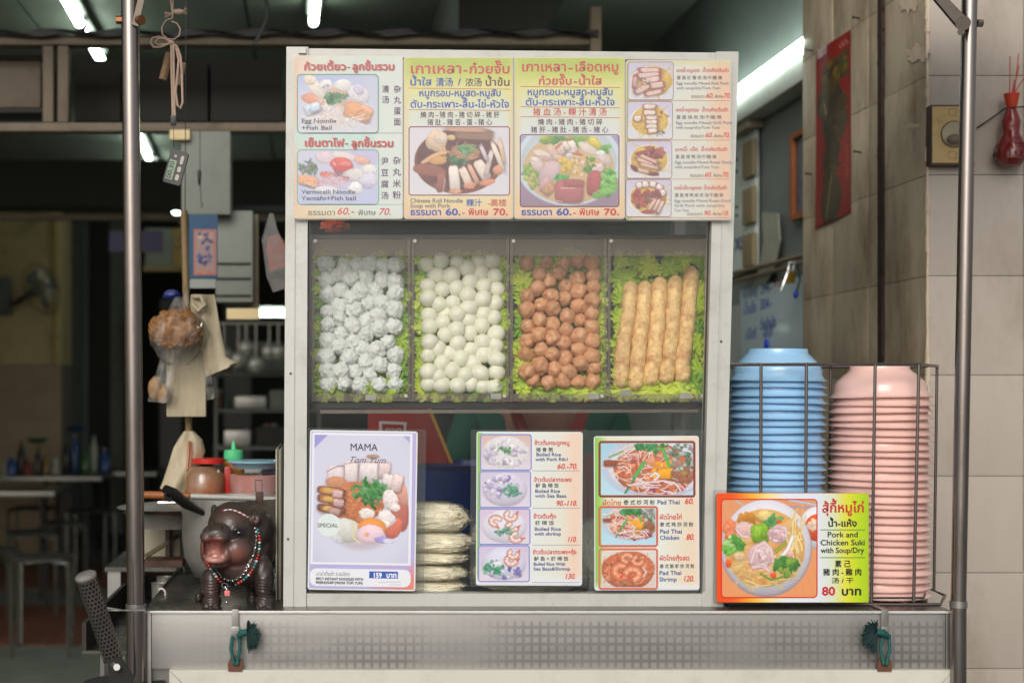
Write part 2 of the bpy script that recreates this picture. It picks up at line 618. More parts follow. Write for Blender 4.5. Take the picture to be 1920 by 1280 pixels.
M['beam'] = pm('brown_painted_beam', (112, 98, 78), 0.6, var=0.18, scale=7, dirt=(54, 44, 36), damt=0.6)
M['cream'] = pm('cream_painted_column', (222, 200, 150), 0.6, var=0.1, scale=2.5, dirt=(130, 106, 70), damt=0.6, dscale=3)
M['greyp'] = pm('grey_panel_paint', (118, 122, 112), 0.6, var=0.1, scale=3, dirt=(72, 70, 62), damt=0.4)
M['lamp'] = pm('lit_fluorescent_tube', (240, 250, 245), 0.4, emit=(236, 255, 244), estr=21.0)
M['lampbody'] = pm('lamp_housing', (196, 200, 192), 0.5)
M['rust'] = pm('rusty_steel_angle', (52, 36, 28), 0.8, var=0.4, scale=30, bump=0.5)
M['wire'] = pm('black_cable', (28, 26, 24), 0.5)

g = MB().add([(-60, -60, -0.02), (60, -60, -0.02), (60, 60, -0.02), (-60, 60, -0.02)], [(0, 1, 2, 3)]).build('ground', M['ground'], smooth=False)
tag(g, kind='structure')
fl = MB().box(-4, 2.6, 3.4, 15, -0.019, 0.0).build('floor', M['floor'], smooth=False)
tag(fl, kind='structure')
# terracotta floor tiles laid in bands, each its own piece
tmesh = None
for (ya, nb) in ((7.95, 5), (10.25, 5)):
    for j in range(nb):
        for i in range(9):
            x, y = -2.75 + i * 0.305, ya + j * 0.305
            mb = MB().box(x, x + 0.3, y, y + 0.3, 0.0005, 0.005)
            if tmesh is None:
                t0 = mb.build('tile', M['terracotta'], fl, smooth=False)
                tmesh = t0; tx, ty = x, y
            else:
                t1 = tmesh.copy(); COL.objects.link(t1); t1.location = (x - tx, y - ty, 0)

# right front wall and the pillar's return
XS = 1.41
wallz = [0.0, 0.074, 0.305, 0.535, 0.766, 0.988, 1.212, 1.446, 1.676, 1.910, 2.14, 2.37, 2.6, 2.95]
fw = MB().box(XS + 0.012, 4.2, 3.312, 4.155, 0, 4.2).build('wall', M['grout'], smooth=False)
tag(fw, 'tiled shop pillar on the right with stained beige tiles', 'wall')
fxs = [XS - 0.001, 1.632, 1.86, 2.09, 2.32]
g0 = 0.0007
for j in range(len(wallz) - 1):
    for i in range(len(fxs) - 1):
        MB().box(fxs[i] + g0, fxs[i + 1] - g0, 3.3 + random.uniform(-.0006, .0006), 3.3115, wallz[j] + g0, wallz[j + 1] - g0, 0.0007).build('tile', M['tile'], fw)
sys_ = [(3.3125, 3.552), (3.588, 3.657), (3.660, 3.911), (3.914, 4.155)]
for j in range(len(wallz) - 1):
    for (a, b) in sys_:
        MB().box(XS + random.uniform(-.0006, .0006), XS + 0.0118, a + g0, b - g0, wallz[j] + g0 + 0.0, wallz[j + 1] - g0, 0.0007).build('tile', M['tile_side'], fw)
# pale putty edge bead at the corner + torn paper scraps
M['putty'] = pm('pale_putty', (214, 196, 172), 0.8, var=0.1, scale=40, dirt=(150, 96, 72), damt=0.5, dscale=30)
mb = MB()
for k in range(60):
    z = 1.25 + k * 0.03
    r = 0.0055 * (0.5 + 0.7 * random.random())
    mb.tube([(XS - 0.001, 3.2995, z), (XS - 0.001 + random.uniform(-.001, .001), 3.2985, z + 0.033)], [r, r * 0.8], 6)
mb.build('corner_bead', M['putty'], fw)
def scrap(cx, cy, w_, h_, seed, rag=0.35):
    rnd = random.Random(seed)
    pts = []
    for k in range(26):
        a = 2 * math.pi * k / 26
        q = 1 + rnd.uniform(-rag, rag)
        px, py = cx + math.cos(a) * w_ / 2 * q, cy + math.sin(a) * h_ / 2 * q
        Y = XS * F / (px - VX)
        p = P(px, py, Y); p.x = XS - 0.0018
        pts.append(p)
    MB().add(pts, [tuple(range(26))]).build('paper_scrap', M['putty'], fw, smooth=False)
scrap(1706, 3, 34, 44, 3)
scrap(1722, 100, 44, 30, 5)
scrap(1712, 236, 36, 9, 8)
# rusty steel angle running up the slot
ra = MB().box(XS - 0.006, XS + 0.011, 3.556, 3.584, 0.0, 2.95, 0.002)
for k in range(90):
    z = random.uniform(0.9, 2.6); y = random.choice((3.555, 3.585)) + random.uniform(-.002, .002)
    ra.ell((XS - 0.002, y, z), (0.004, random.uniform(.002, .005), random.uniform(.004, .016)), 1)
tag(ra.build('steel_angle', M['rust']), 'dark rusted steel strip running up the tiled pillar', 'metal strip')

# interior right wall with painted plaster
rw = MB().box(1.50, 1.7, 4.156, 8.2, 0, 3.2).box(0.98, 1.4995, 8.0, 8.2, 0, 3.2).build('wall', M['tealwall'], smooth=False)
tag(rw, 'grey green painted inner shop wall behind the food cabinet', 'wall')
mb = MB()
for x in (1.12, 1.3):
    mb.box(x, x + 0.03, 7.96, 7.999, 0, 3.2)
mb.build('pilaster', M['greyp'], rw)
# ceiling in panels
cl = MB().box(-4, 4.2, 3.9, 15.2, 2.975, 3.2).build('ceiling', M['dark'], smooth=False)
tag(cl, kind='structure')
for i in range(7):
    for j in range(9):
        x, y = -3.9 + i * 0.9, 3.95 + j * 1.22
        MB().box(x + .006, x + .894, y + .006, y + 1.214, 2.962, 2.9745).build('panel', M['ceil'], cl, smooth=False)
# facade above the shop opening
fc = MB().box(-6, 1.42, 3.7, 3.899, 2.96, 5.5).build('facade', M['greyp'], smooth=False)
tag(fc, 'plain grey facade band above the shop opening', 'building front')
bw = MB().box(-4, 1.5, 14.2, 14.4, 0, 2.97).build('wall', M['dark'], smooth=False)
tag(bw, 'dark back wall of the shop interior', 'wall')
lw = MB().box(-4.2, -4.001, 3.4, 14.4, 0, 2.97).build('wall', M['cream'], smooth=False)
tag(lw, 'cream side wall far left inside the shop', 'wall')
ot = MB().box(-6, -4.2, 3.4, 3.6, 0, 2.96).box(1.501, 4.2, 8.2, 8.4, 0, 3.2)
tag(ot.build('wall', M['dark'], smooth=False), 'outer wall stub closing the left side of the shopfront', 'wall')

# cream column with tiled foot
Yc = 12.2
cx1 = P(115, 0, Yc).x
cc = thing('column', (cx1 - 0.4, Yc, 0), 'cream painted column with tiled foot left inside shop', 'column')
ztile = P(0, 683, Yc).z
MB().box(-3.2, cx1, Yc, Yc + 0.5, ztile + .002, 2.96).build('shaft', M['cream'], cc, smooth=False)
MB().box(-3.2, cx1 + 0.004, Yc - 0.012, Yc + 0.5, 0, ztile).build('plinth', M['grout'], cc, smooth=False)
tm = pm('brown_foot_tile', (176, 150, 116), 0.4, var=0.1, scale=3, rand=0.06)
for j in range(7):
    for i in range(6):
        x1 = cx1 + 0.003 - i * 0.235
        z1 = ztile - j * 0.235
        MB().box(x1 - 0.231, x1, Yc - 0.018, Yc - 0.0125, z1 - 0.231, z1 - .003).build('tile', tm, cc, smooth=False)
mb = MB().box(cx1 - 0.07, cx1 - 0.045, Yc - 0.02, Yc - 0.001, ztile + .01, 2.9)
mb.build('trim', pm('yellow_trim', (190, 168, 92), 0.5), cc, smooth=False)

# grey partition doors beyond the column
def pbox(px0, py0, px1, py1, Y, th, mat, name, parent=None, b=0.0, smooth=True, **k):
    a, c = P(px0, py0, Y), P(px1, py1, Y)
    return MB().box(a.x, c.x, Y, Y + th, c.z, a.z, b).build(name, mat, parent, smooth, **k)
pt = thing('partition', P(175, 1000, 12.9), 'pale grey folding partition beside the cream column', 'partition')
for (a, c, m_) in ((113, 150, 'greyp'), (152, 166, 'tealwall'), (168, 205, 'dark'), (207, 232, 'greyp')):
    pbox(a, 415, c, 1000, 12.9, 0.04, M[m_], 'panel', pt)

# overhead steel frame with the stowed shutter boxes
fr = thing('overhead_frame', P(300, 250, 4.6), 'brown steel frame hanging across the top of the shopfront', 'frame')
pbox(-120, 66, 1118, 84, 4.6, 0.06, M['beam'], 'beam', fr, 0.004)
pbox(-120, 230, 560, 246, 4.6, 0.05, M['beam'], 'beam', fr, 0.004)
pbox(1108, 12, 1128, 100, 4.585, 0.05, M['beam'], 'post', fr, 0.004)
for px in (80, 108):
    pbox(px, 86, px + 20, 229, 4.6, 0.05, M['beam'], 'post', fr, 0.004)
bx = thing('signboard', P(30, 205, 4.75), 'blank weathered brown signboard in the overhead frame', 'sign')
pbox(-120, 112, 76, 202, 4.72, 0.10, M['beam'], 'board', bx, 0.006)
pbox(-120, 104, 80, 111, 4.70, 0.12, M['dark'], 'frame', bx)
pbox(-120, 203, 80, 211, 4.70, 0.12, M['dark'], 'frame', bx)
for (a, c) in ((140, 226), (262, 390), (394, 530)):
    s_ = pbox(a, 112, c, 228, 4.9, 0.25, M['dark'], 'shutter_box', None, 0.01)
    tag(s_, {140: 'dark shutter box left of the steel pole', 262: 'dark shutter box behind the hanging cords', 394: 'dark shutter box next to the cabinet top'}[a], 'shutter box', 'shutter boxes in the overhead frame')
pbox(-150, 300, 560, 386, 8.0, 0.25, M['dark'], 'beam', None).__setitem__('kind', 'structure')
d2 = pbox(-150, 402, 560, 412, 7.6, 0.05, M['beam'], 'ceiling_rail', None)
tag(d2, 'thin brown rail across the ceiling deep in the shop', 'rail')
mb = MB()
for k in range(3):
    mb.tube([P(-30 + 3 * t, 64 - 4 * math.sin(t / 7 + k) - k * 2, 4.58) for t in range(0, 390, 12)], 0.006, 6)
tag(mb.build('cable_bundle', M['wire']), 'black cables strapped along the overhead steel beam', 'cable')
mb = MB().tube([P(488 + 14 * math.sin(t / 26), -20 + t, 4.5) for t in range(0, 105, 8)], 0.006, 6)
tag(mb.build('hanging_cable', M['wire']), 'black cable dropping from ceiling above the cabinet corner', 'cable')
# stair soffit, dark slanted slab
mb = MB().prism([P(860, -200, 4.9), P(1062, -200, 4.9), P(1062, -4, 4.9), P(1024, 56, 4.9), P(860, 56, 4.9)], (0, 2.2, 0))
tag(mb.build('stair_soffit', M['dark'], smooth=False), 'dark sloping stair underside above the cabinet', 'soffit')
ac = MB().lathe([(0.0, 0), (.09, .0), (.11, .04), (.11, .12), (0, .14)], P(1178, 103, 5.0), 20, axis=(0, 0, -1))
tag(ac.build('hanging_lamp_shade', M['wire']), 'dark round lamp shade peeking above cabinet top', 'lamp shade')
# grey service column with boxes
gc = thing('service_column', P(408, 565, 4.4), 'pale grey boxed column behind the hanging bags', 'column')
pbox(340, 246, 432, 402, 4.4, 0.12, M['greyp'], 'upper_box', gc, 0.005)
pbox(318, 243, 356, 262, 4.38, 0.05, M['cream'], 'switch_box', gc, 0.004)
pbox(404, 395, 474, 566, 4.45, 0.1, M['greyp'], 'lower_box', gc, 0.005)
for y in (492, 520, 552):
    pbox(404, y, 470, y + 3, 4.443, 0.006, M['dark'], 'seam', gc)
pbox(470, 402, 484, 590, 4.5, 0.05, M['beam'], 'post', gc)
pbox(425, 578, 486, 598, 4.42, 0.05, M['cream'], 'ledge', gc)

# fluorescent lamps
def lamp(x, y0, y1, z, label, group='fluorescent tubes on the ceiling'):
    t = thing('ceiling_lamp', (x, (y0 + y1) / 2, z), label, 'lamp', group)
    MB().box(x - 0.045, x + 0.045, y0 - .03, y1 + .03, z + 0.035, z + 0.06, 0.005).build('housing', M['dark'], t)
    MB().tube([(x, y0, z), (x, y1, z)], 0.017, 12).build('tube', M['lamp'], t)
    MB().box(x - 0.02, x + 0.02, y0 - .03, y0 - .001, z - .02, z + .034, .003).box(x - 0.02, x + 0.02, y1 + .001, y1 + .03, z - .02, z + .034, .003).build('socket', M['lampbody'], t)
def lampline(a, b, z, label):
    # tube between two pixels, both at height z
    ya = (z - CZ) * F / (VY - a[1]); yb = (z - CZ) * F / (VY - b[1])
    pa, pb = P(a[0], a[1], ya), P(b[0], b[1], yb)
    t = thing('ceiling_lamp', (pa + pb) / 2, label, 'lamp', 'fluorescent tubes on the ceiling')
    MB().tube([pa, pb], 0.018, 12).build('tube', M['lamp'], t)
    d = (pb - pa).normalized()
    u = Vector((0, 0, 0.04))
    MB().tube([pa - d * .03 + u, pb + d * .03 + u], 0.028, 4).build('housing', M['lampbody'], t)
    MB().tube([pa - d * .03, pa - d * .002], 0.022, 8).tube([pb + d * .002, pb + d * .03], 0.022, 8).build('socket', M['dark'], t)
ZL = 2.88
lampline((118, -12), (149, 44), ZL, 'nearest lit tube left of the steel pole')
lampline((153, 54), (189, 112), ZL, 'second lit tube left of the steel pole, above the brown beam')
lampline((592, -14), (588, 42), ZL, 'lit tube on the ceiling above the first menu board')
lampline((254, 244), (279, 296), ZL, 'lit tube right of the pole above the hanging timer')
lampline((284, 304), (300, 332), ZL, 'short lit tube end beyond the pole, below the upper one')
lampline((322, 389), (340, 410), ZL, 'small far lit tube beside the hanging blue calendar')
fl2 = thing('wall_lamp', P(508, 588, 9.0), 'horizontal lit tube glowing beside the cabinet frame', 'lamp')
MB().tube([P(486, 587, 9), P(562, 587, 9)], 0.019, 10).build('tube', M['lamp'], fl2)
pbox(484, 575, 586, 580, 9.02, 0.04, M['lampbody'], 'housing', fl2)
# wall lamp on the right wall
wl = thing('wall_lamp', (1.47, 4.6, 2.42), 'bright tube lamp slanting along the grey green wall', 'lamp')
MB().tube([(1.425, 4.16, 2.43), (1.425, 5.4, 2.43)], 0.02, 14).build('tube', M['lamp'], wl)
MB().box(1.425, 1.499, 4.158, 5.45, 2.33, 2.40, 0.006).build('housing', M['lampbody'], wl)
MB().box(1.4, 1.45, 5.401, 5.43, 2.4005, 2.455, 0.004).build('socket', M['lampbody'], wl)
# ================================================================== CART
def steel_grid():
    m = pm('brushed_steel_apron', (172, 169, 164), 0.42, 0.6, var=0.06, scale=6, stretch=(1, 1, 6), bump=0.05, bscale=60, dirt=(160, 154, 146), damt=0.4, dscale=6)
    nt = m.node_tree; L = nt.links.new
    b = nt.nodes['Principled BSDF']
    src = b.inputs['Base Color'].links[0].from_socket
    tc = node(nt, 'ShaderNodeTexCoord'); sp = node(nt, 'ShaderNodeSeparateXYZ')
    L(tc.outputs['Object'], sp.inputs[0])
    res = []
    for ax in ('X', 'Z'):
        d = node(nt, 'ShaderNodeMath', operation='DIVIDE'); d.inputs[1].default_value = 0.0155
        L(sp.outputs[ax], d.inputs[0])
        pp = node(nt, 'ShaderNodeMath', operation='PINGPONG'); pp.inputs[1].default_value = 0.5
        L(d.outputs[0], pp.inputs[0])
        mr = node(nt, 'ShaderNodeMapRange', interpolation_type='SMOOTHSTEP')
        mr.inputs['From Min'].default_value = 0.08; mr.inputs['From Max'].default_value = 0.28
        L(pp.outputs[0], mr.inputs['Value'])
        res.append(mr.outputs[0])
    mu = node(nt, 'ShaderNodeMath', operation='MINIMUM'); L(res[0], mu.inputs[0]); L(res[1], mu.inputs[1])
    inv = node(nt, 'ShaderNodeMath', operation='SUBTRACT'); inv.inputs[0].default_value = 1; L(mu.outputs[0], inv.inputs[1])
    n = node(nt, 'ShaderNodeTexNoise'); n.inputs['Scale'].default_value = 5; n.inputs['Detail'].default_value = 3
    L(tc.outputs['Object'], n.inputs['Vector'])
    mr = node(nt, 'ShaderNodeMapRange'); mr.inputs['From Min'].default_value = 0.3; mr.inputs['From Max'].default_value = 0.6; mr.inputs['To Max'].default_value = 0.42
    L(n.outputs['Fac'], mr.inputs['Value'])
    # the worn printed film only spans the middle of the sheet
    wz = node(nt, 'ShaderNodeMapRange', interpolation_type='SMOOTHSTEP'); wz.inputs['From Min'].default_value = 0.868; wz.inputs['From Max'].default_value = 0.858
    L(sp.outputs['Z'], wz.inputs['Value'])
    wx = node(nt, 'ShaderNodeMapRange', interpolation_type='SMOOTHSTEP'); wx.inputs['From Min'].default_value = -0.72; wx.inputs['From Max'].default_value = -0.3
    L(sp.outputs['X'], wx.inputs['Value'])
    m1 = node(nt, 'ShaderNodeMath', operation='MULTIPLY'); L(inv.outputs[0], m1.inputs[0]); L(mr.outputs[0], m1.inputs[1])
    m2 = node(nt, 'ShaderNodeMath', operation='MULTIPLY'); L(m1.outputs[0], m2.inputs[0]); L(wz.outputs[0], m2.inputs[1])
    m3 = node(nt, 'ShaderNodeMath', operation='MULTIPLY'); L(m2.outputs[0], m3.inputs[0]); L(wx.outputs[0], m3.inputs[1])
    mx = node(nt, 'ShaderNodeMix', data_type='RGBA'); L(m3.outputs[0], mx.inputs['Factor']); L(src, mx.inputs['A'])
    mx.inputs['B'].default_value = lin((70, 67, 64)) + (1,)
    L(mx.outputs['Result'], b.inputs['Base Color'])
    return m
M['apron'] = steel_grid()
M['steel'] = pm('brushed_steel', (172, 170, 165), 0.34, 0.9, var=0.08, scale=14, dirt=(110, 102, 92), damt=0.4, dscale=8)
M['steeltop'] = pm('greasy_steel_top', (120, 118, 112), 0.28, 0.85, var=0.2, scale=9, dirt=(60, 54, 48), damt=0.6, dscale=7)
M['pole'] = pm('polished_steel_pole', (158, 148, 142), 0.24, 1.0, var=0.06, scale=30, stretch=(1, 1, .2), dirt=(130, 118, 104), damt=0.5, dscale=26)
M['alu'] = pm('pale_aluminium_frame', (200, 199, 191), 0.45, 0.15, var=0.04, scale=5, dirt=(150, 146, 132), damt=0.4, dscale=14)
M['whitepanel'] = pm('cream_panel', (208, 204, 190), 0.45, var=0.03, scale=5, dirt=(168, 158, 138), damt=0.35, dscale=12)
M['acryl'] = film('clear_acrylic', (190, 190, 180), 0.025, 0.12, 1.0)
M['acryl_d'] = film('smoked_acrylic_edge', (128, 118, 104), 0.55, 0.2, 1.0)
M['glass'] = film('cabinet_glass', (190, 196, 192), 0.014, 0.02, 1.0, 1.5, var=0.9, vscale=5)
M['lamin'] = film('laminate_margin', (120, 124, 120), 0.14, 0.12, 1.0)
M['tab'] = pm('grey_plastic_tab', (150, 148, 140), 0.4)
M['baked'] = pm('dark_tray_plastic', (70, 66, 58), 0.4, var=0.15)

YC = 2.62
zt = P(0, 1147, YC).z
xa, xb = P(272, 0, YC).x, P(1785, 0, YC).x
zb = P(0, 1253, YC).z
cart = thing('food_cart', ((xa + xb) / 2, 2.9, 0.12), 'stainless steel food cart counter with dotted film on its front apron', 'food cart')
MB().box(xa + 0.012, xb - 0.012, YC, YC + 0.012, zb, zt - 0.0015, 0.0015).build('apron', M['apron'], cart)
MB().box(xa, xa + 0.0115, YC - 0.001, YC + 0.02, zb - .7, zt - 0.0015, 0.002).build('corner_post', M['steel'], cart)
MB().box(xb - 0.0115, xb, YC - 0.001, YC + 0.02, zb - .7, zt - 0.0015, 0.002).build('corner_post', M['steel'], cart)
MB().box(xa, xb, YC - 0.003, 3.30, zt - 0.001, zt + 0.0035, 0.0018).build('countertop', M['steeltop'], cart)
MB().box(xa + .001, xb - .001, YC - .0055, YC - .0032, zt - 0.0015, zt + .003, .0008).build('edge_highlight', pm('edge_highlight_paint', (226, 224, 218), .3, .3), cart)  # pale strip added: the counter edge's highlight is painted as its colour
MB().box(xa + .01, xb - .01, YC + 0.02, 3.29, 0.25, zt - 0.002).build('body', M['steel'], cart, smooth=False)
# cream door panel with mitred frame
px0, pz0 = P(318, 0, YC - .01).x, P(0, 1255, YC - .012).z
MB().box(px0 + .03, xb - .03, YC - 0.006, YC + 0.01, 0.3, pz0 - 0.03).build('door_panel', M['whitepanel'], cart)
fr_ = MB()
y0, y1 = YC - 0.014, YC + 0.012
fr_.prism([(px0, y0, pz0), (xb - .002, y0, pz0), (xb - .032, y0, pz0 - .03), (px0 + .03, y0, pz0 - .03)], (0, y1 - y0, 0))
fr_.prism([(px0, y0, pz0 - .0008), (px0 + .0292, y0, pz0 - .0308), (px0 + .0292, y0, 0.3), (px0, y0, 0.3)], (0, y1 - y0, 0))
fr_.prism([(xb - .002, y0, pz0 - .0008), (xb - .002, y0, 0.3), (xb - .0312, y0, 0.3), (xb - .0312, y0, pz0 - .0308)], (0, y1 - y0, 0))
fr_.build('door_frame', M['whitepanel'], cart, smooth=False)
for wx in (xa + .12, xb - .12):
    for wy in (YC + .12, 3.2):
        MB().lathe([(0.02, -.015), (.1, -.02), (.11, -.012), (.11, .012), (.1, .02), (.02, .015)], (wx, wy, 0.11), 24, axis=(1, 0, 0)).build('wheel', M['wire'], cart)
        MB().box(wx - .03, wx - .024, wy - .02, wy + .02, .1, .2499).box(wx + .024, wx + .03, wy - .02, wy + .02, .1, .2499).build('wheel_fork', M['steel'], cart)
# poles
def pole(pt, pb_, Y, r, r2, label, side):
    t = thing('pole', P(pb_[0], 1500, Y), label, 'pole', None)
    a, b = P(pt[0], pt[1], Y), P(pb_[0], pb_[1], Y)
    d = (b - a).normalized()
    MB().tube([a - d * .3, b], r, 24).build('tube', M['pole'], t)
    foot = b + Vector((0, 0, -0.9))
    MB().tube([b + Vector((0, 0, .006)), foot], r2, 24).build('socket', M['pole'], t)
    MB().tube([b + Vector((0, 0, -.002)), b + Vector((0, 0, .01))], r2 + 0.0015, 24).build('collar', M['steel'], t)
    return t, a
lp, la = pole((244, 0), (255, 1142), 2.60, 0.0165, 0.0175, 'leaning steel canopy pole left of the cabinet', -1)
rp, ra_ = pole((1818, 0), (1797, 1136), 2.60, 0.0135, 0.0140, 'steel canopy pole at the right of the bowls', 1)
M['greysteel'] = pm('grimy_dark_steel', (112, 102, 92), 0.5, 0.6, var=0.15, scale=30, dirt=(66, 52, 42), damt=0.6, dscale=30)
M['brass'] = pm('rusty_brass_bolt', (140, 96, 62), 0.45, 0.8, var=0.3, scale=60)
mb = MB().tube([P(218, 38, 2.6), P(232, 38, 2.6)], 0.0075, 6).tube([P(250, 40, 2.6), P(266, 38, 2.58)], 0.009, 12)
mb.build('bolt', M['brass'], lp)
MB().prism([P(247, 46, 2.582), P(259, 50, 2.582), P(284, -60, 2.582), P(272, -60, 2.582)], (0, 0.006, 0)).build('strut', M['greysteel'], lp)
MB().prism([P(1732, -26, 2.58), P(1752, -30, 2.58), P(1813, 34, 2.58), P(1806, 58, 2.58), P(1796, 50, 2.58)], (0, 0.008, 0)).build('strut', M['greysteel'], rp)
MB().tube([P(1806, 44, 2.57), P(1806, 44, 2.588)], 0.013, 16).tube([P(1802, 60, 2.57), P(1802, 60, 2.585)], 0.007, 6).tube([P(1832, 44, 2.6), P(1842, 44, 2.6)], 0.007, 8).build('bolt', M['greysteel'], rp)
tag(MB().tube([P(205 + 6 * math.sin(i), 1140 + 2 * math.cos(i * 2), 2.585) if i < 6 else P(205 + i * 4, 1143, 2.575) for i in range(0, 18)], 0.0016, 6)
    .tube([P(232 + 36 * math.sin(a), 1144 + 2 * math.sin(a * .7), 2.60 - .019 * math.cos(a)) for a in [k * .2 - 1.5 for k in range(16)]], 0.002, 6)
    .build('wire_tie', M['steel']), 'twisted wire tied round the left pole at counter height', 'wire')

# canopy roof carried by the poles, above the frame
cn = thing('cart_canopy', (.45, 2.9, 2.3), 'flat steel canopy roof carried by the two poles above the cart', 'canopy')
MB().box(-.62, 1.52, 2.5, 3.08, 2.30, 2.325, .004).build('roof_sheet', M['greysteel'], cn)
MB().box(-.62, 1.52, 2.495, 2.505, 2.26, 2.2995, .002).build('front_lip', M['greysteel'], cn)
MB().tube([(-.40, 2.6, 2.28), (1.25, 2.6, 2.28)], .012, 8).build('cross_bar', M['greysteel'], cn)
# ------------------------------------------------------------------ display cabinet
YD = 2.667
CB = thing('display_cabinet', P(940, 1142, YD + .15), 'pale aluminium framed glass display cabinet standing on the cart', 'display cabinet')
def quadprism(pts, Y, th, name, mat, parent, smooth=False):
    if mat in (M['acryl'], M['acryl_d'], M['lamin']):
        return MB().add([P(x, y, Y) for x, y in pts], [(0, 1, 2, 3)]).build(name, mat, parent, smooth=False)
    return MB().prism([P(x, y, Y) for x, y in pts], (0, th, 0)).build(name, mat, parent, smooth)
quadprism([(537, 88), (578, 88), (574, 1141), (531, 1141)], YD, 0.035, 'stile', M['alu'], CB)
quadprism([(1343, 97), (1385, 97), (1356, 1141), (1316, 1141)], YD, 0.035, 'stile', M['alu'], CB)
# rebates: thin raised lips on the stiles
quadprism([(553, 112), (555, 112), (550, 1136), (548, 1136)], YD - .0025, 0.002, 'stile_lip', M['alu'], CB)
quadprism([(1361, 112), (1363, 112), (1337, 1136), (1335, 1136)], YD - .0025, 0.002, 'stile_lip', M['alu'], CB)
quadprism([(575, 91), (1343, 99), (1343, 113), (575, 107)], YD + .004, 0.028, 'top_rail', M['alu'], CB)
quadprism([(575, 1112), (1316, 1112), (1316, 1140), (575, 1140)], YD + .003, 0.03, 'bottom_rail', M['alu'], CB)
quadprism([(560, 88), (574, 88), (574, 100), (560, 100)], YD - .006, 0.0055, 'corner_cap', M['alu'], CB)
# back posts, side rails, floor and top
zc0, zc1 = P(0, 1141, YD).z, P(0, 95, YD).z
YB = 3.02
MB().box(P(533, 0, YD).x, P(558, 0, YD).x, YB - .03, YB, zc0, zc1 - .002).build('back_post', M['alu'], CB, smooth=False)
MB().box(P(1345, 0, YD).x, P(1368, 0, YD).x, YB - .03, YB, zc0, zc1 - .002).build('back_post', M['alu'], CB, smooth=False)
MB().box(P(545, 0, YD).x, P(1345, 0, YD).x, YD + .036, YB + .001, zc0, zc0 + .008).build('bottom_board', M['baked'], CB, smooth=False)
MB().box(P(545, 0, YD).x, P(1365, 0, YD).x, YD + .036, YB + .001, zc1 - .012, zc1 - .001).build('top_board', M['alu'], CB, smooth=False)
for (a, b_) in ((0.0, 0.0),):
    MB().prism([P(545, 112, YD + .036), P(545, 1110, YD + .036), P(545, 1110, YD + .036) + Vector((0, .30, 0)), P(545, 112, YD + .036) + Vector((0, .30, 0))], (-.003, 0, 0)).build('side_glass', M['acryl'], CB, smooth=False)
    MB().prism([P(1366, 112, YD + .036), P(1340, 1110, YD + .036), P(1340, 1110, YD + .036) + Vector((0, .30, 0)), P(1366, 112, YD + .036) + Vector((0, .30, 0))], (.003, 0, 0)).build('side_glass', M['acryl'], CB, smooth=False)
# front pane
quadprism([(579, 412), (1334, 412), (1316, 1112), (575, 1112)], YD + .008, 0.004, 'glass_pane', M['glass'], CB)
# black rubber lines beside the pane
quadprism([(578.2, 413), (583, 413), (578.8, 1112), (574.2, 1112)], YD + .014, 0.006, 'gasket', M['wire'], CB)
quadprism([(1329, 413), (1334, 413), (1316, 1112), (1311, 1112)], YD + .014, 0.006, 'gasket', M['wire'], CB)
# shelf
quadprism([(600, 768), (1310, 767), (1310, 773), (600, 775)], YD + .045, 0.02, 'shelf_rail', M['greysteel'], CB)
MB().box(P(582, 0, YD).x, P(1322, 0, YD).x, YD + .047, YB - .032, P(0, 756, YD + .05).z - .003, P(0, 756, YD + .05).z).build('shelf', M['baked'], CB, smooth=False)
quadprism([(586, 754), (1324, 754), (1322, 766), (584, 766)], YD + .044, 0.004, 'shelf_lip', M['wire'], CB)
quadprism([(584, 440), (1326, 440), (1326, 447), (584, 447)], YD + .05, 0.01, 'tray_rail', M['baked'], CB)

# ------------------------------------------------------------------ trays, lettuce, fish balls
def bedY(py): return YD + 0.080 + 0.085 * (750 - py) / 300.0
def BP(px, py, up=0.0):
    p = P(px, py, bedY(py)); p.y -= up; return p
tr = [(585, 769, 'white herb fish balls'), (772, 954, 'smooth white fish balls'), (957, 1137, 'brown meatballs'), (1140, 1325, 'pale fried rolls')]
M['lett'] = []
for i, c in enumerate(((176, 202, 52), (160, 190, 48), (196, 212, 72), (126, 172, 50))):
    M['lett'].append(pm('lettuce_leaf_%s' % 'abcd'[i], c, 0.45, var=0.25, scale=40, bump=0.35, bscale=90, sss=0.15))
def leafmesh(k):
    rnd = random.Random(k)
    nr, na = 7, 60
    mb = MB()
    vs, fs = [(0, 0, 0)], []
    ph = [rnd.random() * 6.28 for _ in range(4)]
    for i in range(1, nr + 1):
        r = i / nr
        for j in range(na):
            a = 2 * math.pi * j / na
            fr = r ** 2.2
            rr = r * (1 + 0.16 * math.sin(3 * a + ph[0]) + fr * 0.09 * math.sin(11 * a + ph[1]) + rnd.uniform(-.05, .05) * fr)
            z = 0.10 * math.sin(2 * a + ph[2]) * r + fr * (0.24 * math.sin(9 * a + ph[3] + r * 2) + 0.20 * math.sin(16 * a + ph[1] - r * 3) + rnd.uniform(-.12, .12)) - 0.1 * r * math.cos(5 * a)
            vs.append((rr * math.cos(a), z, rr * math.sin(a) * 1.25))
    for j in range(na):
        fs.append((0, 1 + j, 1 + (j + 1) % na))
    for i in range(nr - 1):
        for j in range(na):
            a, b = 1 + i * na + j, 1 + i * na + (j + 1) % na
            fs.append((a, a + na, b + na, b))
    return vs, fs
LEAF = []
for k in range(4):
    me = bpy.data.meshes.new('leaf')
    v, f = leafmesh(k)
    me.from_pydata(v, [], f); me.polygons.foreach_set('use_smooth', [True] * len(f))
    me.materials.append(M['lett'][k])
    LEAF.append(me)
trayobj = []
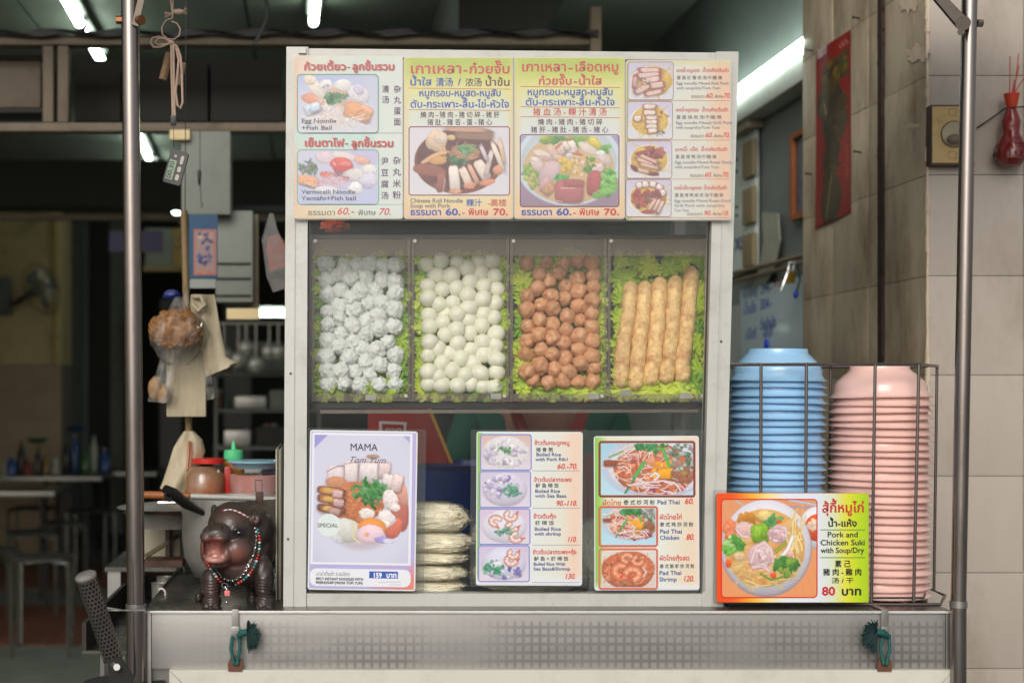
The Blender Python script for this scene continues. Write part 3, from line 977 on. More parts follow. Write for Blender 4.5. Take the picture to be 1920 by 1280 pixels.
for ti, (x0, x1, what) in enumerate(tr):
    t = thing('food_tray', P((x0 + x1) / 2, 752, YD + .06), 'clear acrylic tray holding the ' + what, 'tray', 'acrylic trays in a row inside the cabinet')
    trayobj.append(t)
    quadprism([(x0, 448), (x1, 448), (x1, 480), (x0, 480)], YD + .040, 0.002, 'header', M['acryl_d'], t)
    quadprism([(x0, 481), (x1, 481), (x1, 752), (x0, 752)], YD + .040, 0.002, 'front_sheet', M['acryl'], t)
    quadprism([(x0 - 1, 446), (x0 + 5, 446), (x0 + 5, 753), (x0 - 1, 753)], YD + .036, 0.0035, 'edge', M['acryl_d'], t)
    quadprism([(x1 - 5, 446), (x1 + 1, 446), (x1 + 1, 753), (x1 - 5, 753)], YD + .036, 0.0035, 'edge', M['acryl_d'], t)
    quadprism([(x0 + 6, 738), (x1 - 6, 738), (x1 - 6, 752), (x0 + 6, 752)], YD + .0365, 0.003, 'bottom_edge', M['acryl_d'], t)
    a, b = BP(x0 - 4, 752), BP(x0 - 4, 440); c, d = BP(x1 + 4, 440), BP(x1 + 4, 752)
    MB().prism([a + Vector((0, .02, 0)), b + Vector((0, .02, 0)), c + Vector((0, .02, 0)), d + Vector((0, .02, 0))], (0, .004, 0)).build('back_sheet', M['baked'], t, smooth=False)
    for tb in ((x1 - 34, 742),) if ti in (1, 2) else ((x0 + 24, 736), (x1 - 50, 741)) if ti == 3 else ((x0 + 100, 744),):
        quadprism([(tb[0], tb[1] - 5), (tb[0] + 20, tb[1] - 5), (tb[0] + 20, tb[1] + 6), (tb[0], tb[1] + 6)], YD + .034, .0008, 'label_tab', M['tab'], t)
    for (sx, sy) in ((x0 + 6, 452), (x1 - 8, 742)):
        c_ = P(sx, sy, YD + .036)
        MB().lathe([(0.0012, 0), (0.0034, 0), (.0034, .0012), (.0012, .0014)], c_, 14, axis=(0, -1, 0)).build('screw', M['alu'], t)
    bed = thing('lettuce_bed', BP((x0 + x1) / 2, 750), 'frilly lettuce leaves lining the tray of ' + what, 'lettuce')
    pos = []
    yy = 497
    while yy < 748:
        xx = x0 + 14 + random.uniform(-6, 6)
        while xx < x1 - 4:
            pos.append((xx + random.uniform(-6, 6), yy + random.uniform(-8, 8)))
            xx += 30
        yy += 24
    for (a_, b_) in pos:
        edge = min(a_ - x0, x1 - a_)
        o = bpy.data.objects.new('leaf', random.choice(LEAF))
        COL.objects.link(o)
        o.parent = bed
        a_ = min(max(a_, x0 + 20), x1 - 20); b_ = min(max(b_, 490), 731)
        q = BP(a_, b_, 0.0 + (0.018 if edge < 24 or b_ > 720 or b_ < 508 else 0) + random.uniform(0, .006)) - ORG[bed.name]
        o.location = q
        s_ = random.uniform(0.019, 0.026)
        if edge < 22: s_ *= 0.8
        o.scale = (s_, s_ * 1.0, s_ * 0.9)
        o.rotation_euler = (random.uniform(-.35, .35), random.random() * 6.28, random.uniform(-.35, .35))

M['ball_w'] = pm('white_fish_ball', (228, 227, 204), 0.42, var=0.04, scale=60, bump=0.06, bscale=160, sss=0.25, rand=0.03)
M['ball_s'] = pm('herb_fish_ball', (216, 220, 212), 0.5, var=0.03, scale=60, bump=0.3, bscale=200, sss=0.2, rand=0.03)
# green specks
nt = M['ball_s'].node_tree
b = nt.nodes['Principled BSDF']; src = b.inputs['Base Color'].links[0].from_socket
tc = node(nt, 'ShaderNodeTexCoord'); vo = node(nt, 'ShaderNodeTexVoronoi'); vo.inputs['Scale'].default_value = 120
mr = node(nt, 'ShaderNodeMapRange'); mr.inputs['From Min'].default_value = 0.16; mr.inputs['From Max'].default_value = 0.22; mr.inputs['To Min'].default_value = 0.75; mr.inputs['To Max'].default_value = 0
n_ = node(nt, 'ShaderNodeTexNoise'); n_.inputs['Scale'].default_value = 70
nt.links.new(tc.outputs['Object'], vo.inputs['Vector']); nt.links.new(tc.outputs['Object'], n_.inputs['Vector'])
nt.links.new(vo.outputs['Distance'], mr.inputs['Value'])
mm = node(nt, 'ShaderNodeMath', operation='MULTIPLY'); m5 = node(nt, 'ShaderNodeMath', operation='GREATER_THAN'); m5.inputs[1].default_value = 0.5
nt.links.new(n_.outputs['Fac'], m5.inputs[0]); nt.links.new(mr.outputs[0], mm.inputs[0]); nt.links.new(m5.outputs[0], mm.inputs[1])
mx = node(nt, 'ShaderNodeMix', data_type='RGBA'); nt.links.new(mm.outputs[0], mx.inputs['Factor']); nt.links.new(src, mx.inputs['A']); mx.inputs['B'].default_value = lin((84, 108, 92)) + (1,)
nt.links.new(mx.outputs['Result'], b.inputs['Base Color'])
M['ball_b'] = pm('brown_meatball', (206, 150, 104), 0.42, var=0.16, scale=50, bump=0.4, bscale=110, dirt=(152, 92, 56), damt=0.75, dscale=55, sss=0.1, rand=0.10)
M['roll'] = pm('fried_tofu_roll', (236, 196, 132), 0.6, var=0.28, scale=60, bump=0.9, bscale=150, dirt=(166, 94, 44), damt=0.85, dscale=36, dmin=0.44, rand=0.07)

def ballvariant(kind, k):
    rnd = random.Random(kind * 10 + k)
    off = Vector((rnd.random() * 50, rnd.random() * 50, k * 7.0))
    def fn(c):
        if kind == 0:      # lumpy with knobs
            n1 = mnoise.noise(c * 1.6 + off); n2 = mnoise.noise(c * 3.1 + off)
            return 1 + 0.16 * n1 + 0.34 * max(0, n2) ** 1.0 - 0.06 * max(0, -n2)
        if kind == 1:
            return 1 + 0.05 * mnoise.noise(c * 0.9 + off) + (0.05 * max(0, c.z) ** 3)
        n1 = mnoise.noise(c * 1.4 + off)
        return 1 + 0.20 * n1 - 0.10 * abs(mnoise.noise(c * 2.8 + off)) + 0.05 * mnoise.noise(c * 6 + off)
    me_ = MB().ell((0, 0, 0), (1, 1, 1.04 if kind == 1 else 0.96), 4 if kind != 1 else 3, fn=fn)
    me = bpy.data.meshes.new('ball')
    r = (0.0168, 0.0168, 0.0166)[kind]
    me.from_pydata([(a * r, b * r, c * r) for a, b, c in me_.v], [], me_.f)
    me.polygons.foreach_set('use_smooth', [True] * len(me.polygons))
    me.materials.append((M['ball_s'], M['ball_w'], M['ball_b'])[kind])
    return me
def pack(x0, x1, y0, y1, n, sp, seed):
    rnd = np.random.default_rng(seed)
    p = np.stack([rnd.uniform(x0, x1, n), rnd.uniform(y0, y1, n)], 1)
    for it in range(55):
        d = p[:, None] - p[None]
        r = np.hypot(d[..., 0], d[..., 1]) + np.eye(n) * 999
        f = np.clip(sp - r, 0, None) / r
        p += (d * f[..., None]).sum(1) * 0.35
        p[:, 0] = np.clip(p[:, 0], x0, x1); p[:, 1] = np.clip(p[:, 1], y0, y1)
    return p + rnd.uniform(-3.2, 3.2, p.shape)
def balls(kind, box, n, sp, nm, label, cat, grp):
    V = [ballvariant(kind, k) for k in range(6)]
    front = pack(*box, n, sp, 11 + kind)
    back = pack(box[0] + 5, box[1] - 5, box[2] + 8, box[3] - 6, int(n * 0.75), sp * 1.05, 91 + kind)
    for lay, pts in ((0, back), (1, front)):
        for (a, b) in pts:
            if lay == 0:
                dd = np.hypot(front[:, 0] - a, front[:, 1] - b)
                if np.sort(dd)[0] < 17: continue
            o = bpy.data.objects.new(nm, random.choice(V))
            COL.objects.link(o)
            o.location = BP(a, b, 0.020 + (0.008 if lay else -.004) + random.uniform(-.007, .007))
            o.rotation_euler = [random.random() * 6.28 for _ in range(3)]
            s_ = random.uniform(0.92, 1.06)
            q_ = .05 if kind == 1 else .12
            o.scale = [s_ * random.uniform(1 - q_, 1 + q_) for _ in range(3)]
            tag(o, label, cat, grp)
balls(0, (614, 738, 500, 722), 54, 30.0, 'fish_ball', 'lumpy white fish ball with green specks in the leftmost tray', 'fish ball', 'lumpy herb fish balls in the leftmost tray')
balls(1, (801, 926, 494, 724), 60, 29.5, 'fish_ball', 'smooth round white fish ball in the second tray', 'fish ball', 'smooth white fish balls in the second tray')
balls(2, (984, 1106, 494, 716), 53, 30.5, 'meatball', 'wrinkled brown meatball in the third tray', 'meatball', 'brown meatballs in the third tray')
rolls = [((1178, 528), (1170, 610), (1161, 680), (1158, 728), 'first pale fried roll from the left, the shortest'),
         ((1204, 528), (1200, 600), (1190, 680), (1185, 732), 'second fried roll from the left, brown spotted'),
         ((1232, 520), (1229, 600), (1219, 680), (1211, 724), 'middle fried roll of the five'),
         ((1262, 517), (1256, 600), (1247, 680), (1244, 720), 'fourth fried roll from the left'),
         ((1294, 502), (1283, 590), (1274, 680), (1276, 718), 'rightmost and longest fried roll')]
for ri, (a, b, c, d, lb) in enumerate(rolls):
    pts, rr = [], []
    N = 46
    ctl = [a, b, c, d]
    off = Vector((ri * 5.3, 2, 1))
    for i in range(N + 1):
        t = i / N
        u = t * 3; k = min(2, int(u)); f_ = u - k
        x = ctl[k][0] * (1 - f_) + ctl[k + 1][0] * f_; y = ctl[k][1] * (1 - f_) + ctl[k + 1][1] * f_
        x += 1.2 * math.sin(t * 9 + ri)
        pts.append(BP(x, y, 0.022))
        e = min(t, 1 - t) * N
        rr.append(0.0152 * (0.25 if e < 0.5 else 0.72 if e < 1.5 else 0.93 if e < 2.5 else 1) )
    mb = MB().tube(pts, rr, 24)
    mb.v = [tuple(Vector(q) + Vector((1, 1, 1)).normalized() * 0) for q in mb.v]
    # crinkled skin
    ctr = [pts[min(N, i // 24)] for i in range(len(mb.v))]
    mb.v = [tuple(Vector(q) + (Vector(q) - ctr[i]) * (0.09 * mnoise.noise(Vector(q) * 60 + off) + 0.13 * mnoise.noise(Vector(q) * 190 + off))) for i, q in enumerate(mb.v)]
    tag(mb.build('fried_roll', M['roll'], ang=80), lb, 'fried roll', 'fried rolls lying on lettuce in the rightmost tray')

# ------------------------------------------------------------------ noodle packs behind the lower glass
def packmat():
    m = pm('wheat_noodle_pack', (255, 244, 214), 0.6, var=0.05, scale=40, bump=0.5, bscale=90, dirt=(250, 240, 214), damt=0.7, dscale=16, coat=0.5)
    return m
M['noodle'] = packmat()
M['rice'] = pm('white_rice_noodle_pack', (222, 218, 196), 0.4, var=0.12, scale=30, bump=0.7, bscale=60, dirt=(228, 226, 214), damt=0.6, dscale=14, coat=0.7)
M['bagfilm'] = film('thin_plastic_bag', (220, 220, 214), 0.08, 0.1, 1.0, 1.5, var=0.8, vscale=60)
def bagpack(x0, x1, y0, y1, Y, mat, lb, grp, seed, nm='noodle_pack', cat='noodle pack', dep=0.07, film_=True):
    off = Vector((seed * 3.1, seed, 0))
    c = P((x0 + x1) / 2, (y0 + y1) / 2, Y + dep * .6)
    rx = (x1 - x0) / 2 * Y / F; rz = (y1 - y0) / 2 * Y / F
    def fn(q): return 1 + 0.07 * mnoise.noise(q * 2.2 + off) + 0.05 * mnoise.noise(q * 5.5 + off) + 0.05 * mnoise.noise(q * 11 + off) + 0.03 * mnoise.noise(q * 24 + off)
    t = thing(nm, c - Vector((0, 0, rz)), lb, cat, grp)
    def shape(k, s1=1.0):
        bm = bmesh.new(); bmesh.ops.create_icosphere(bm, subdivisions=5, radius=1)
        for v in bm.verts:
            q = v.co.copy()
            e = [math.copysign(abs(t_) ** p_, t_) for t_, p_ in zip(q, (0.7, 0.8, 0.9))]
            v.co = c + Vector((e[0] * rx * k, e[1] * dep * k, e[2] * rz * (k + s1 - 1))) * fn(q)
        return bm
    MB().bm(shape(0.94)).build('noodles', mat, t, ang=180)
    if film_:
        rnd = random.Random(seed)
        sm = MB()
        for _ in range(70):
            a, b_ = rnd.uniform(-2.6, -.5), rnd.uniform(-.9, .9)
            pts = []
            for i in range(7):
                q = Vector((math.cos(a) * math.cos(b_), math.sin(a) * math.cos(b_), math.sin(b_)))
                e = [math.copysign(abs(t_) ** p_, t_) for t_, p_ in zip(q, (0.7, 0.8, 0.9))]
                pts.append(c + Vector((e[0] * rx, e[1] * dep, e[2] * rz)) * (.955 * fn(q)))
                a += rnd.uniform(.02, .16); b_ += rnd.uniform(-.16, .16)
            sm.tube(pts, .0009, 4, cap=False)
        sm.build('noodle_strands', mat, t)['kind'] = 'stuff'
    if film_: MB().bm(shape(1.03)).build('bag', M['bagfilm'], t, ang=180)
grpn = 'wheat noodle packs stacked behind the lower glass'
for k, (a, b, c, d, lb) in enumerate(((690, 880, 938, 1000, 'topmost wheat noodle pack of the stack, its bag rumpled'), (688, 890, 992, 1036, 'second wheat noodle pack from the top, the widest'),
                                     (690, 880, 1028, 1056, 'thin wheat noodle pack in the middle of the stack'), (692, 878, 1052, 1087, 'fourth wheat noodle pack from the top'), (688, 878, 1082, 1112, 'bottom wheat noodle pack of the stack'))):
    bagpack(a, b, c, d, 2.74, M['noodle'], lb, grpn, k + 1)
bagpack(880, 1100, 1040, 1111, 2.745, M['rice'], 'lower white rice noodle pack behind the boiled rice menu', 'white rice noodle packs', 9)
bagpack(878, 1010, 968, 1046, 2.77, M['rice'], 'upper white rice noodle pack left of the boiled rice menu', 'white rice noodle packs', 10)
bagpack(1075, 1180, 968, 1112, 2.79, M['rice'], 'white rice noodle bag in the gap between the two right menus', 'white rice noodle packs', 12)
bagpack(1182, 1310, 1080, 1112, 2.78, M['rice'], 'flat white noodle pack behind the pad thai menu', 'white rice noodle packs', 13)

# ------------------------------------------------------------------ bowls and their basket
M['blue'] = pm('pale_blue_melamine', (156, 200, 234), 0.24, var=0.03, scale=8, rvar=0.05, coat=0.25, rand=0.02)
M['pink'] = pm('pale_pink_melamine', (240, 198, 186), 0.24, var=0.03, scale=8, rvar=0.05, coat=0.25, rand=0.02)
def bowlmesh(foot, rim, h, mat):
    # upside-down bowl, z = 0 at the rim, foot at h
    prof = [(0, h - .006), (foot - .006, h - .006), (foot - .005, h), (foot, h), (foot + .0012, h - .009), (foot + .006, h - .0135), (foot + (rim - foot) * .38, h - .021), (foot + (rim - foot) * .66, h - .032),
            (foot + (rim - foot) * .80, h - .043), (rim - .0085, .0125), (rim - .0035, .0045), (rim + .0015, .002), (rim + .0008, .0), (rim - .003, .0008), (rim - .006, .008), (foot + (rim - foot) * .6, h - .037), (foot, h - .019), (0, h - .014)]
    mb = MB().lathe(prof, (0, 0, 0), 48)
    me = bpy.data.meshes.new('bowl')
    me.from_pydata(mb.v, [], mb.f)
    me.polygons.foreach_set('use_smooth', [True] * len(me.polygons)); me.set_sharp_from_angle(angle=R(50))
    me.materials.append(mat)
    return me
BB = bowlmesh(0.057, 0.0925, 0.063, M['blue']); PB = bowlmesh(0.055, 0.0955, 0.064, M['pink'])
YBW = 2.80
def stack(me, px, ztop, zbot, n, colr, grp, lean):
    cx = P(px, 0, YBW).x
    pitch = (ztop - zbot) / (n - 1)
    for k in range(n):
        z = ztop - k * pitch
        o = bpy.data.objects.new('bowl', me)
        COL.objects.link(o)
        o.location = (cx + lean * (z - ztop) + random.uniform(-.0016, .0016), YBW + random.uniform(-.001, .001), z + (random.uniform(-.0006, .0006) if 0 < k < n - 1 else 0))
        o.rotation_euler = (random.uniform(-.02, .02), random.uniform(-.018, .018), random.random() * 6.28)
        if k == 0: lb = 'topmost upturned %s bowl of the %s stack' % (colr, 'left' if colr == 'pale blue' else 'right')
        elif k == 1: lb = '%s bowl directly under the topmost one' % colr
        elif k == n - 1: lb = 'lowest %s bowl standing on the rack floor' % colr
        else: lb = 'upturned %s bowl within the tall stack in the wire rack' % colr
        tag(o, lb, 'bowl', grp if 1 < k < n - 1 else grp)
stack(BB, 1456, P(0, 714, YBW).z, 1.010, 30, 'pale blue', 'pale blue bowls stacked in the wire rack', 0.006)
stack(PB, 1651, P(0, 746, YBW).z, 1.010, 28, 'pale pink', 'pale pink bowls stacked in the wire rack', 0.012)
M['rackwire'] = pm('dark_steel_rack_wire', (112, 104, 98), 0.35, 0.8, var=0.15, scale=60, dirt=(84, 60, 44), damt=0.5, dscale=60)
rk = thing('wire_rack', P(1560, 1132, 2.75), 'dark wire rack holding the two bowl stacks', 'wire rack')
yf, ybk = 2.683, 2.915
zt_, zb_ = P(0, 683, yf).z, P(0, 1132, yf).z
X = lambda px, Y: P(px, 0, Y).x
xl, xr1, xr2 = X(1366, yf), X(1727, yf), X(1760, 2.86)
ring = [(xl, yf), (xr1 - .006, yf), (xr1, yf + .006), (xr2 - .004, 2.856), (xr2 - .006, 2.915), (xl, 2.915)]
MB().tube([(a, b, zt_) for a, b in ring], 0.0032, 8, closed=True).build('top_ring', M['rackwire'], rk)
bring = [(xl, yf - .004), (X(1762, yf), yf - .004), (X(1772, 2.8), 2.8), (xr2, 2.92), (xl, 2.92)]
MB().tube([(a, b, zb_) for a, b in bring], 0.0032, 8, closed=True).build('bottom_ring', M['rackwire'], rk)
MB().tube([(a, b, zb_ + .012) for a, b in [(xl, yf), (xr1 + .005, yf), (xr2 - .002, 2.9), (xl, 2.9)]], 0.0024, 8, closed=True).build('lower_ring', M['rackwire'], rk)
for (pa, pb_) in ((1427, 1426), (1512, 1510), (1641, 1634), (1723, 1713)):
    MB().tube([P(pa, 683, yf - .004), P(pb_, 1128, yf - .004)], 0.0031, 8).build('upright', M['rackwire'], rk)
for (pa, Y) in ((1757, 2.86), (1558, 2.915), (1700, 2.915), (1480, 2.915), (1400, 2.915)):
    MB().tube([(X(pa, Y), Y, zt_), (X(pa - 6, Y), Y, zb_)], 0.003, 8).build('upright', M['rackwire'], rk)
for px in (1400, 1460, 1520, 1580, 1640, 1700):
    MB().tube([(X(px, yf), yf - .003, zb_ + .001), (X(px, yf), 2.918, zb_ + .001)], 0.0022, 6).build('floor_wire', M['rackwire'], rk)
for px in (1368, 1600, 1755):
    MB().tube([(X(px, yf), yf, zb_), (X(px, yf), yf, zt + .0042)], 0.0025, 6).build('foot', M['rackwire'], rk)
MB().tube([P(1560, 684, yf), (X(1558, 2.915), 2.915, zt_)], 0.003, 8).build('cross_wire', M['rackwire'], rk)

rbg = MB().ell(P(628, 424, 2.95), (.028, .02, .014), 4, fn=lambda c: 1 + .35 * mnoise.noise(c * 2.5) + .15 * mnoise.noise(c * 7))
tag(rbg.build('plastic_bag', pm('orange_red_plastic_bag', (226, 84, 40), .3, var=.3, scale=30, coat=.4), ang=180), 'crumpled orange red plastic bag above the leftmost tray', 'bag')
# small screws and marks on the aluminium
for (x, y) in ((1356, 118), (560, 118), (545, 700), (1352, 640), (1347, 1010), (540, 1010)):
    MB().lathe([(0, .0012), (.0022, .001), (.0026, 0)], P(x, y, YD - .0004), 10, axis=(0, -1, 0)).build('screw', M['greysteel'], CB)
# ================================================================== MENU BOARDS
class Z:
    """paints on a canvas in enlarged coordinates: px = ox + u / s"""
    def __init__(s, cv, ox, oy, k): s.c, s.ox, s.oy, s.k = cv, ox, oy, k
    def ell(s, x, y, rx, ry, col, ang=0, **k): s.c.ell(s.ox + x / s.k, s.oy + y / s.k, rx / s.k, ry / s.k, col, ang, **k)
    def slab(s, x, y, w_, h, col, ang=0, **k): s.c.slab(s.ox + x / s.k, s.oy + y / s.k, w_ / s.k, h / s.k, col, ang, **k)
    def line(s, pts, wd, col, **k): s.c.line([(s.ox + x / s.k, s.oy + y / s.k) for x, y in pts], wd / s.k, col, **k)
    def noodles(s, x, y, rx, ry, n, col, **k): s.c.noodles(s.ox + x / s.k, s.oy + y / s.k, rx / s.k, ry / s.k, n, col, **k)
    def herbs(s, x, y, rx, ry, n, *a, **k): s.c.herbs(s.ox + x / s.k, s.oy + y / s.k, rx / s.k, ry / s.k, n, *a, **k)
    def blobs(s, x, y, rx, ry, n, cols, **k): s.c.blobs(s.ox + x / s.k, s.oy + y / s.k, rx / s.k, ry / s.k, n, cols, **k)
    def shrimp(s, x, y, r, ang=0, **k): s.c.shrimp(s.ox + x / s.k, s.oy + y / s.k, r / s.k, ang, **k)

def gradface(parent, x0, y0, x1, y1, Y, fn, rad=5, name='printed_face', mat=None, ang=0.0, res=0.35):
    cv = Cv(x0, y0, x1, y1, (255, 255, 255), res=res)
    u = (cv.X - x0) / (x1 - x0); v = (cv.Y - y0) / (y1 - y0)
    cv.a = fn(u, v)
    return picture(parent, cv, Y, name, 0, ang, mat=mat)
def mixc(stops, t):
    """stops: [(t, colour), ...]"""
    xs = [q[0] for q in stops]
    return np.stack([np.interp(t, xs, [q[1][i] for q in stops]) for i in range(3)], -1)
def lay(a, b, m):
    m = np.clip(m, 0, 1)[..., None]
    return a * (1 - m) + b * m

def board(x0, y0, x1, y1, Y, label, rad=6, edge=(214, 206, 186), th=0.003, group=None, cat='menu board', skew=0):
    t = thing('menu_board', P((x0 + x1) / 2, y1, Y), label, cat, group)
    pts = [(a + skew * ((b - y0) / (y1 - y0)), b) for a, b in rr_loop(x0, y0, x1, y1, rad)]
    MB().prism([P(a, b, Y + .0012) for a, b in pts], (0, th, 0)).build('panel', ink(edge), t, smooth=False)
    return t
YM = 2.655
GB = 'menu boards along the top of the cabinet'
RED, BLU, BRN, GRY, PUR = (206, 62, 60), (52, 84, 176), (86, 52, 60), (92, 90, 96), (96, 66, 100)
L1, L2, L3, L4, L5 = (YM - .0002 * k for k in (0, 1, 2, 3, 4))

# ---- board 1
b1 = board(551, 105, 756, 411, YM, 'leftmost menu board, egg noodle and pink vermicelli with peach and mint edges', group=GB)
def f1(u, v):
    a = mixc([(0, (232, 192, 166)), (0.06, (232, 208, 184)), (0.22, (222, 224, 208)), (0.62, (214, 226, 214)), (1, (222, 226, 220))], u)
    a = lay(a, np.array((196, 222, 214.)), np.exp(-((v - 0.50) / 0.10) ** 2) * (u < 0.75) * 0.9)
    a = lay(a, np.array((236, 204, 160.)), np.clip((v - 0.86) * 7, 0, 1) * np.clip(1 - u * 1.3, 0, 1))
    return a
gradface(b1, 553, 107, 754, 409, L1, f1)
text(b1, 'ก้วยเตี้ยว', 570.5, 650.5, 132.8, 18.5, L2, (150, 128, 120), bold=1.6)
text(b1, 'ก้วยเตี้ยว', 569, 649, 131.5, 18.5, L3, RED, bold=1.2)
text(b1, '-', 651, 657, 131, 17, L3, (150, 70, 70), bold=1.0)
text(b1, 'ลูกชิ้นรวม', 661.5, 741.5, 132.8, 18.5, L2, (150, 128, 120), bold=1.6)
text(b1, 'ลูกชิ้นรวม', 660, 740, 131.5, 18.5, L3, RED, bold=1.2)
text(b1, 'เย็นตาโฟ', 571.5, 646.5, 275.8, 19, L2, (150, 128, 120), bold=1.6)
text(b1, 'เย็นตาโฟ', 570, 645, 274.5, 19, L3, RED, bold=1.2)
text(b1, '-', 647, 654, 274, 17, L3, (150, 70, 70), bold=1.0)
text(b1, 'ลูกชิ้นรวม', 659.5, 739.5, 276.3, 18.5, L2, (150, 128, 120), bold=1.6)
text(b1, 'ลูกชิ้นรวม', 658, 738, 275, 18.5, L3, RED, bold=1.2)
cv = Cv(558, 141, 708, 249, (196, 200, 226), (214, 214, 224))
z = Z(cv, 540, 100, 8)
cv.ell(600, 150, 60, 16, (172, 186, 232), wob=.3, soft=20, sh=0, op=.7)
z.ell(400, 690, 200, 90, (228, 150, 118), 10)
z.ell(700, 560, 240, 80, (226, 176, 156), 10)
z.ell(410, 510, 230, 90, (238, 226, 212), 48)
z.ell(330, 400, 90, 80, (240, 222, 200), 30)
z.ell(570, 480, 105, 85, (236, 232, 228)); z.ell(580, 490, 50, 22, (196, 190, 206)); z.ell(530, 515, 12, 8, (80, 60, 80)); z.ell(600, 487, 9, 7, (80, 60, 80))
z.ell(820, 480, 130, 90, (238, 236, 230)); z.ell(1060, 620, 170, 130, (232, 226, 232), 25); z.ell(1060, 560, 90, 60, (210, 202, 222), 25); z.ell(1090, 690, 120, 30, (224, 210, 214), 25)
z.noodles(620, 850, 180, 170, 60, (238, 218, 202), wd=1.5, ln=1.0); z.noodles(800, 740, 130, 100, 30, (214, 176, 138), wd=1.3)
z.slab(370, 830, 250, 150, (214, 226, 238), -20); z.slab(400, 835, 150, 70, (196, 214, 234), -20)
z.slab(1050, 880, 420, 250, (232, 160, 106), 18, wob=.16); z.ell(1180, 850, 110, 60, (240, 178, 130), 30); z.line([(980, 960), (1060, 880), (1150, 840)], 12, (200, 120, 80))
z.noodles(700, 1020, 300, 90, 40, (240, 224, 214), wd=1.5, ln=1.2)
z.herbs(680, 680, 120, 70, 26, (70, 132, 84), sz=5); z.herbs(820, 650, 110, 40, 14, (100, 140, 90), sz=4); z.herbs(660, 700, 70, 50, 12, (40, 104, 64), sz=4)
cv.veil((226, 222, 230), 0.12)
picture(b1, cv, L2, 'photo', 7)
rrframe(b1, 556.5, 139, 710.5, 251, 9, 2.2, L3, (110, 156, 128))
rule(b1, 570, 756, 249, 1.2, L3, (150, 176, 168))
text(b1, 'Egg Noodle', 565, 631, 230.5, 11, L4, GRY, bold=.5); text(b1, '+Fish Ball', 565, 623, 243.5, 11, L4, GRY, bold=.5)
for k, ch in enumerate('清汤'): text(b1, ch, 716, 730, 173 + k * 20, 15, L2, PUR, bold=.6)
for k, ch in enumerate('杂丸蛋面'): text(b1, ch, 738, 752, 173 + k * 20.5, 15, L2, PUR, bold=.6)
cv = Cv(559, 282, 708, 382, (206, 206, 224), (190, 196, 232))
z = Z(cv, 540, 250, 7.755)
cv.ell(680, 290, 50, 20, (198, 186, 226), soft=16, sh=0, op=.8)
z.ell(560, 350, 170, 90, (230, 206, 216)); z.ell(820, 330, 200, 60, (234, 220, 216), 10); z.ell(1080, 400, 120, 60, (232, 178, 150), 15)
z.blobs(300, 500, 150, 100, 30, [(84, 110, 84), (110, 132, 100), (66, 92, 74), (120, 128, 120)], sz=7, asp=.3)
z.ell(780, 450, 170, 100, (226, 90, 84), 8); z.ell(840, 450, 90, 40, (236, 122, 116)); z.ell(800, 520, 150, 50, (214, 66, 70)); z.line([(665, 430), (690, 460)], 14, (250, 220, 220))
z.ell(1000, 600, 190, 90, (226, 220, 212)); z.ell(1180, 530, 110, 80, (234, 232, 226)); z.ell(1170, 680, 150, 100, (222, 216, 230)); z.ell(1160, 770, 80, 40, (190, 180, 214))
z.ell(560, 600, 100, 50, (220, 108, 92)); z.ell(730, 590, 70, 55, (140, 84, 100)); z.ell(830, 660, 60, 35, (150, 70, 84))
z.slab(290, 690, 300, 150, (238, 166, 122), 12); z.slab(330, 740, 220, 60, (236, 180, 140), 16)
z.noodles(640, 700, 200, 100, 70, (232, 182, 188), wd=1.2, ln=.9)
z.ell(560, 830, 180, 70, (230, 230, 240)); z.ell(980, 800, 110, 90, (240, 238, 236))
cv.veil((226, 222, 232), 0.12)
picture(b1, cv, L2, 'photo', 7)
rrframe(b1, 556.5, 280, 711, 384.5, 9, 2.2, L3, (128, 178, 164))
text(b1, 'Vermicelli Noodle', 565, 666, 363.5, 11, L4, GRY, bold=.5); text(b1, 'Yentafo+Fish ball', 565, 668, 375.5, 11, L4, GRY, bold=.5)
for k, ch in enumerate('尹豆腐汤'): text(b1, ch, 714, 729, 308 + k * 21.5, 15, L2, PUR, bold=.6)
for k, ch in enumerate('杂丸米粉'): text(b1, ch, 736, 752, 307 + k * 21.5, 15.5, L2, PUR, bold=.6)
rule(b1, 570, 756, 383, 1.0, L3, (160, 190, 178))
text(b1, 'ธรรมดา', 577, 629, 403.5, 14, L2, (120, 118, 96), bold=.5)
text(b1, '60.', 631, 656, 402, 21, L2, (214, 66, 66), bold=.6, ital=.25, ysc=.85); text(b1, '-', 658, 665, 402, 18, L2, (120, 110, 96), bold=.6)
text(b1, 'พิเศษ', 671, 705, 403.5, 14, L2, (104, 112, 104), bold=.5); text(b1, '70.', 709, 733, 403, 21, L2, (214, 66, 66), bold=.6, ital=.25, ysc=.85)

# ---- boards 2 and 3 share a layout
def yellowface(u, v):
    a = mixc([(0, (186, 200, 78)), (0.07, (190, 204, 84)), (0.17, (226, 222, 140)), (0.33, (222, 226, 206)), (0.45, (222, 226, 222)), (0.78, (224, 226, 218)), (0.9, (236, 214, 160)), (1, (236, 198, 164))], v)
    return lay(a, mixc([(0, (206, 214, 110)), (.2, (232, 212, 140)), (1, (236, 196, 158))], v), np.clip(np.abs(u - .5) * 2 - .86, 0, 1) * 5)
b2 = board(757, 107, 963, 411, YM, 'second menu board, green topped, with brown soup bowl photo', group=GB)
gradface(b2, 759, 109, 961, 409, L1, yellowface)
text(b2, 'เกาเหลา', 768, 867, 138, 26, L2, RED, bold=1.4); text(b2, '-', 868, 877, 138, 22, L2, RED, bold=1.2); text(b2, 'ก๋วยจั๊บ', 879, 957, 138, 24, L2, RED, bold=1.4)
text(b2, 'น้ำใส', 768, 810, 160.5, 19, L2, BLU, bold=1.0); text(b2, '清汤', 817, 850, 161, 18, L2, BLU, bold=.6); text(b2, '/', 859, 864, 160, 18, L2, BLU, bold=1.2)
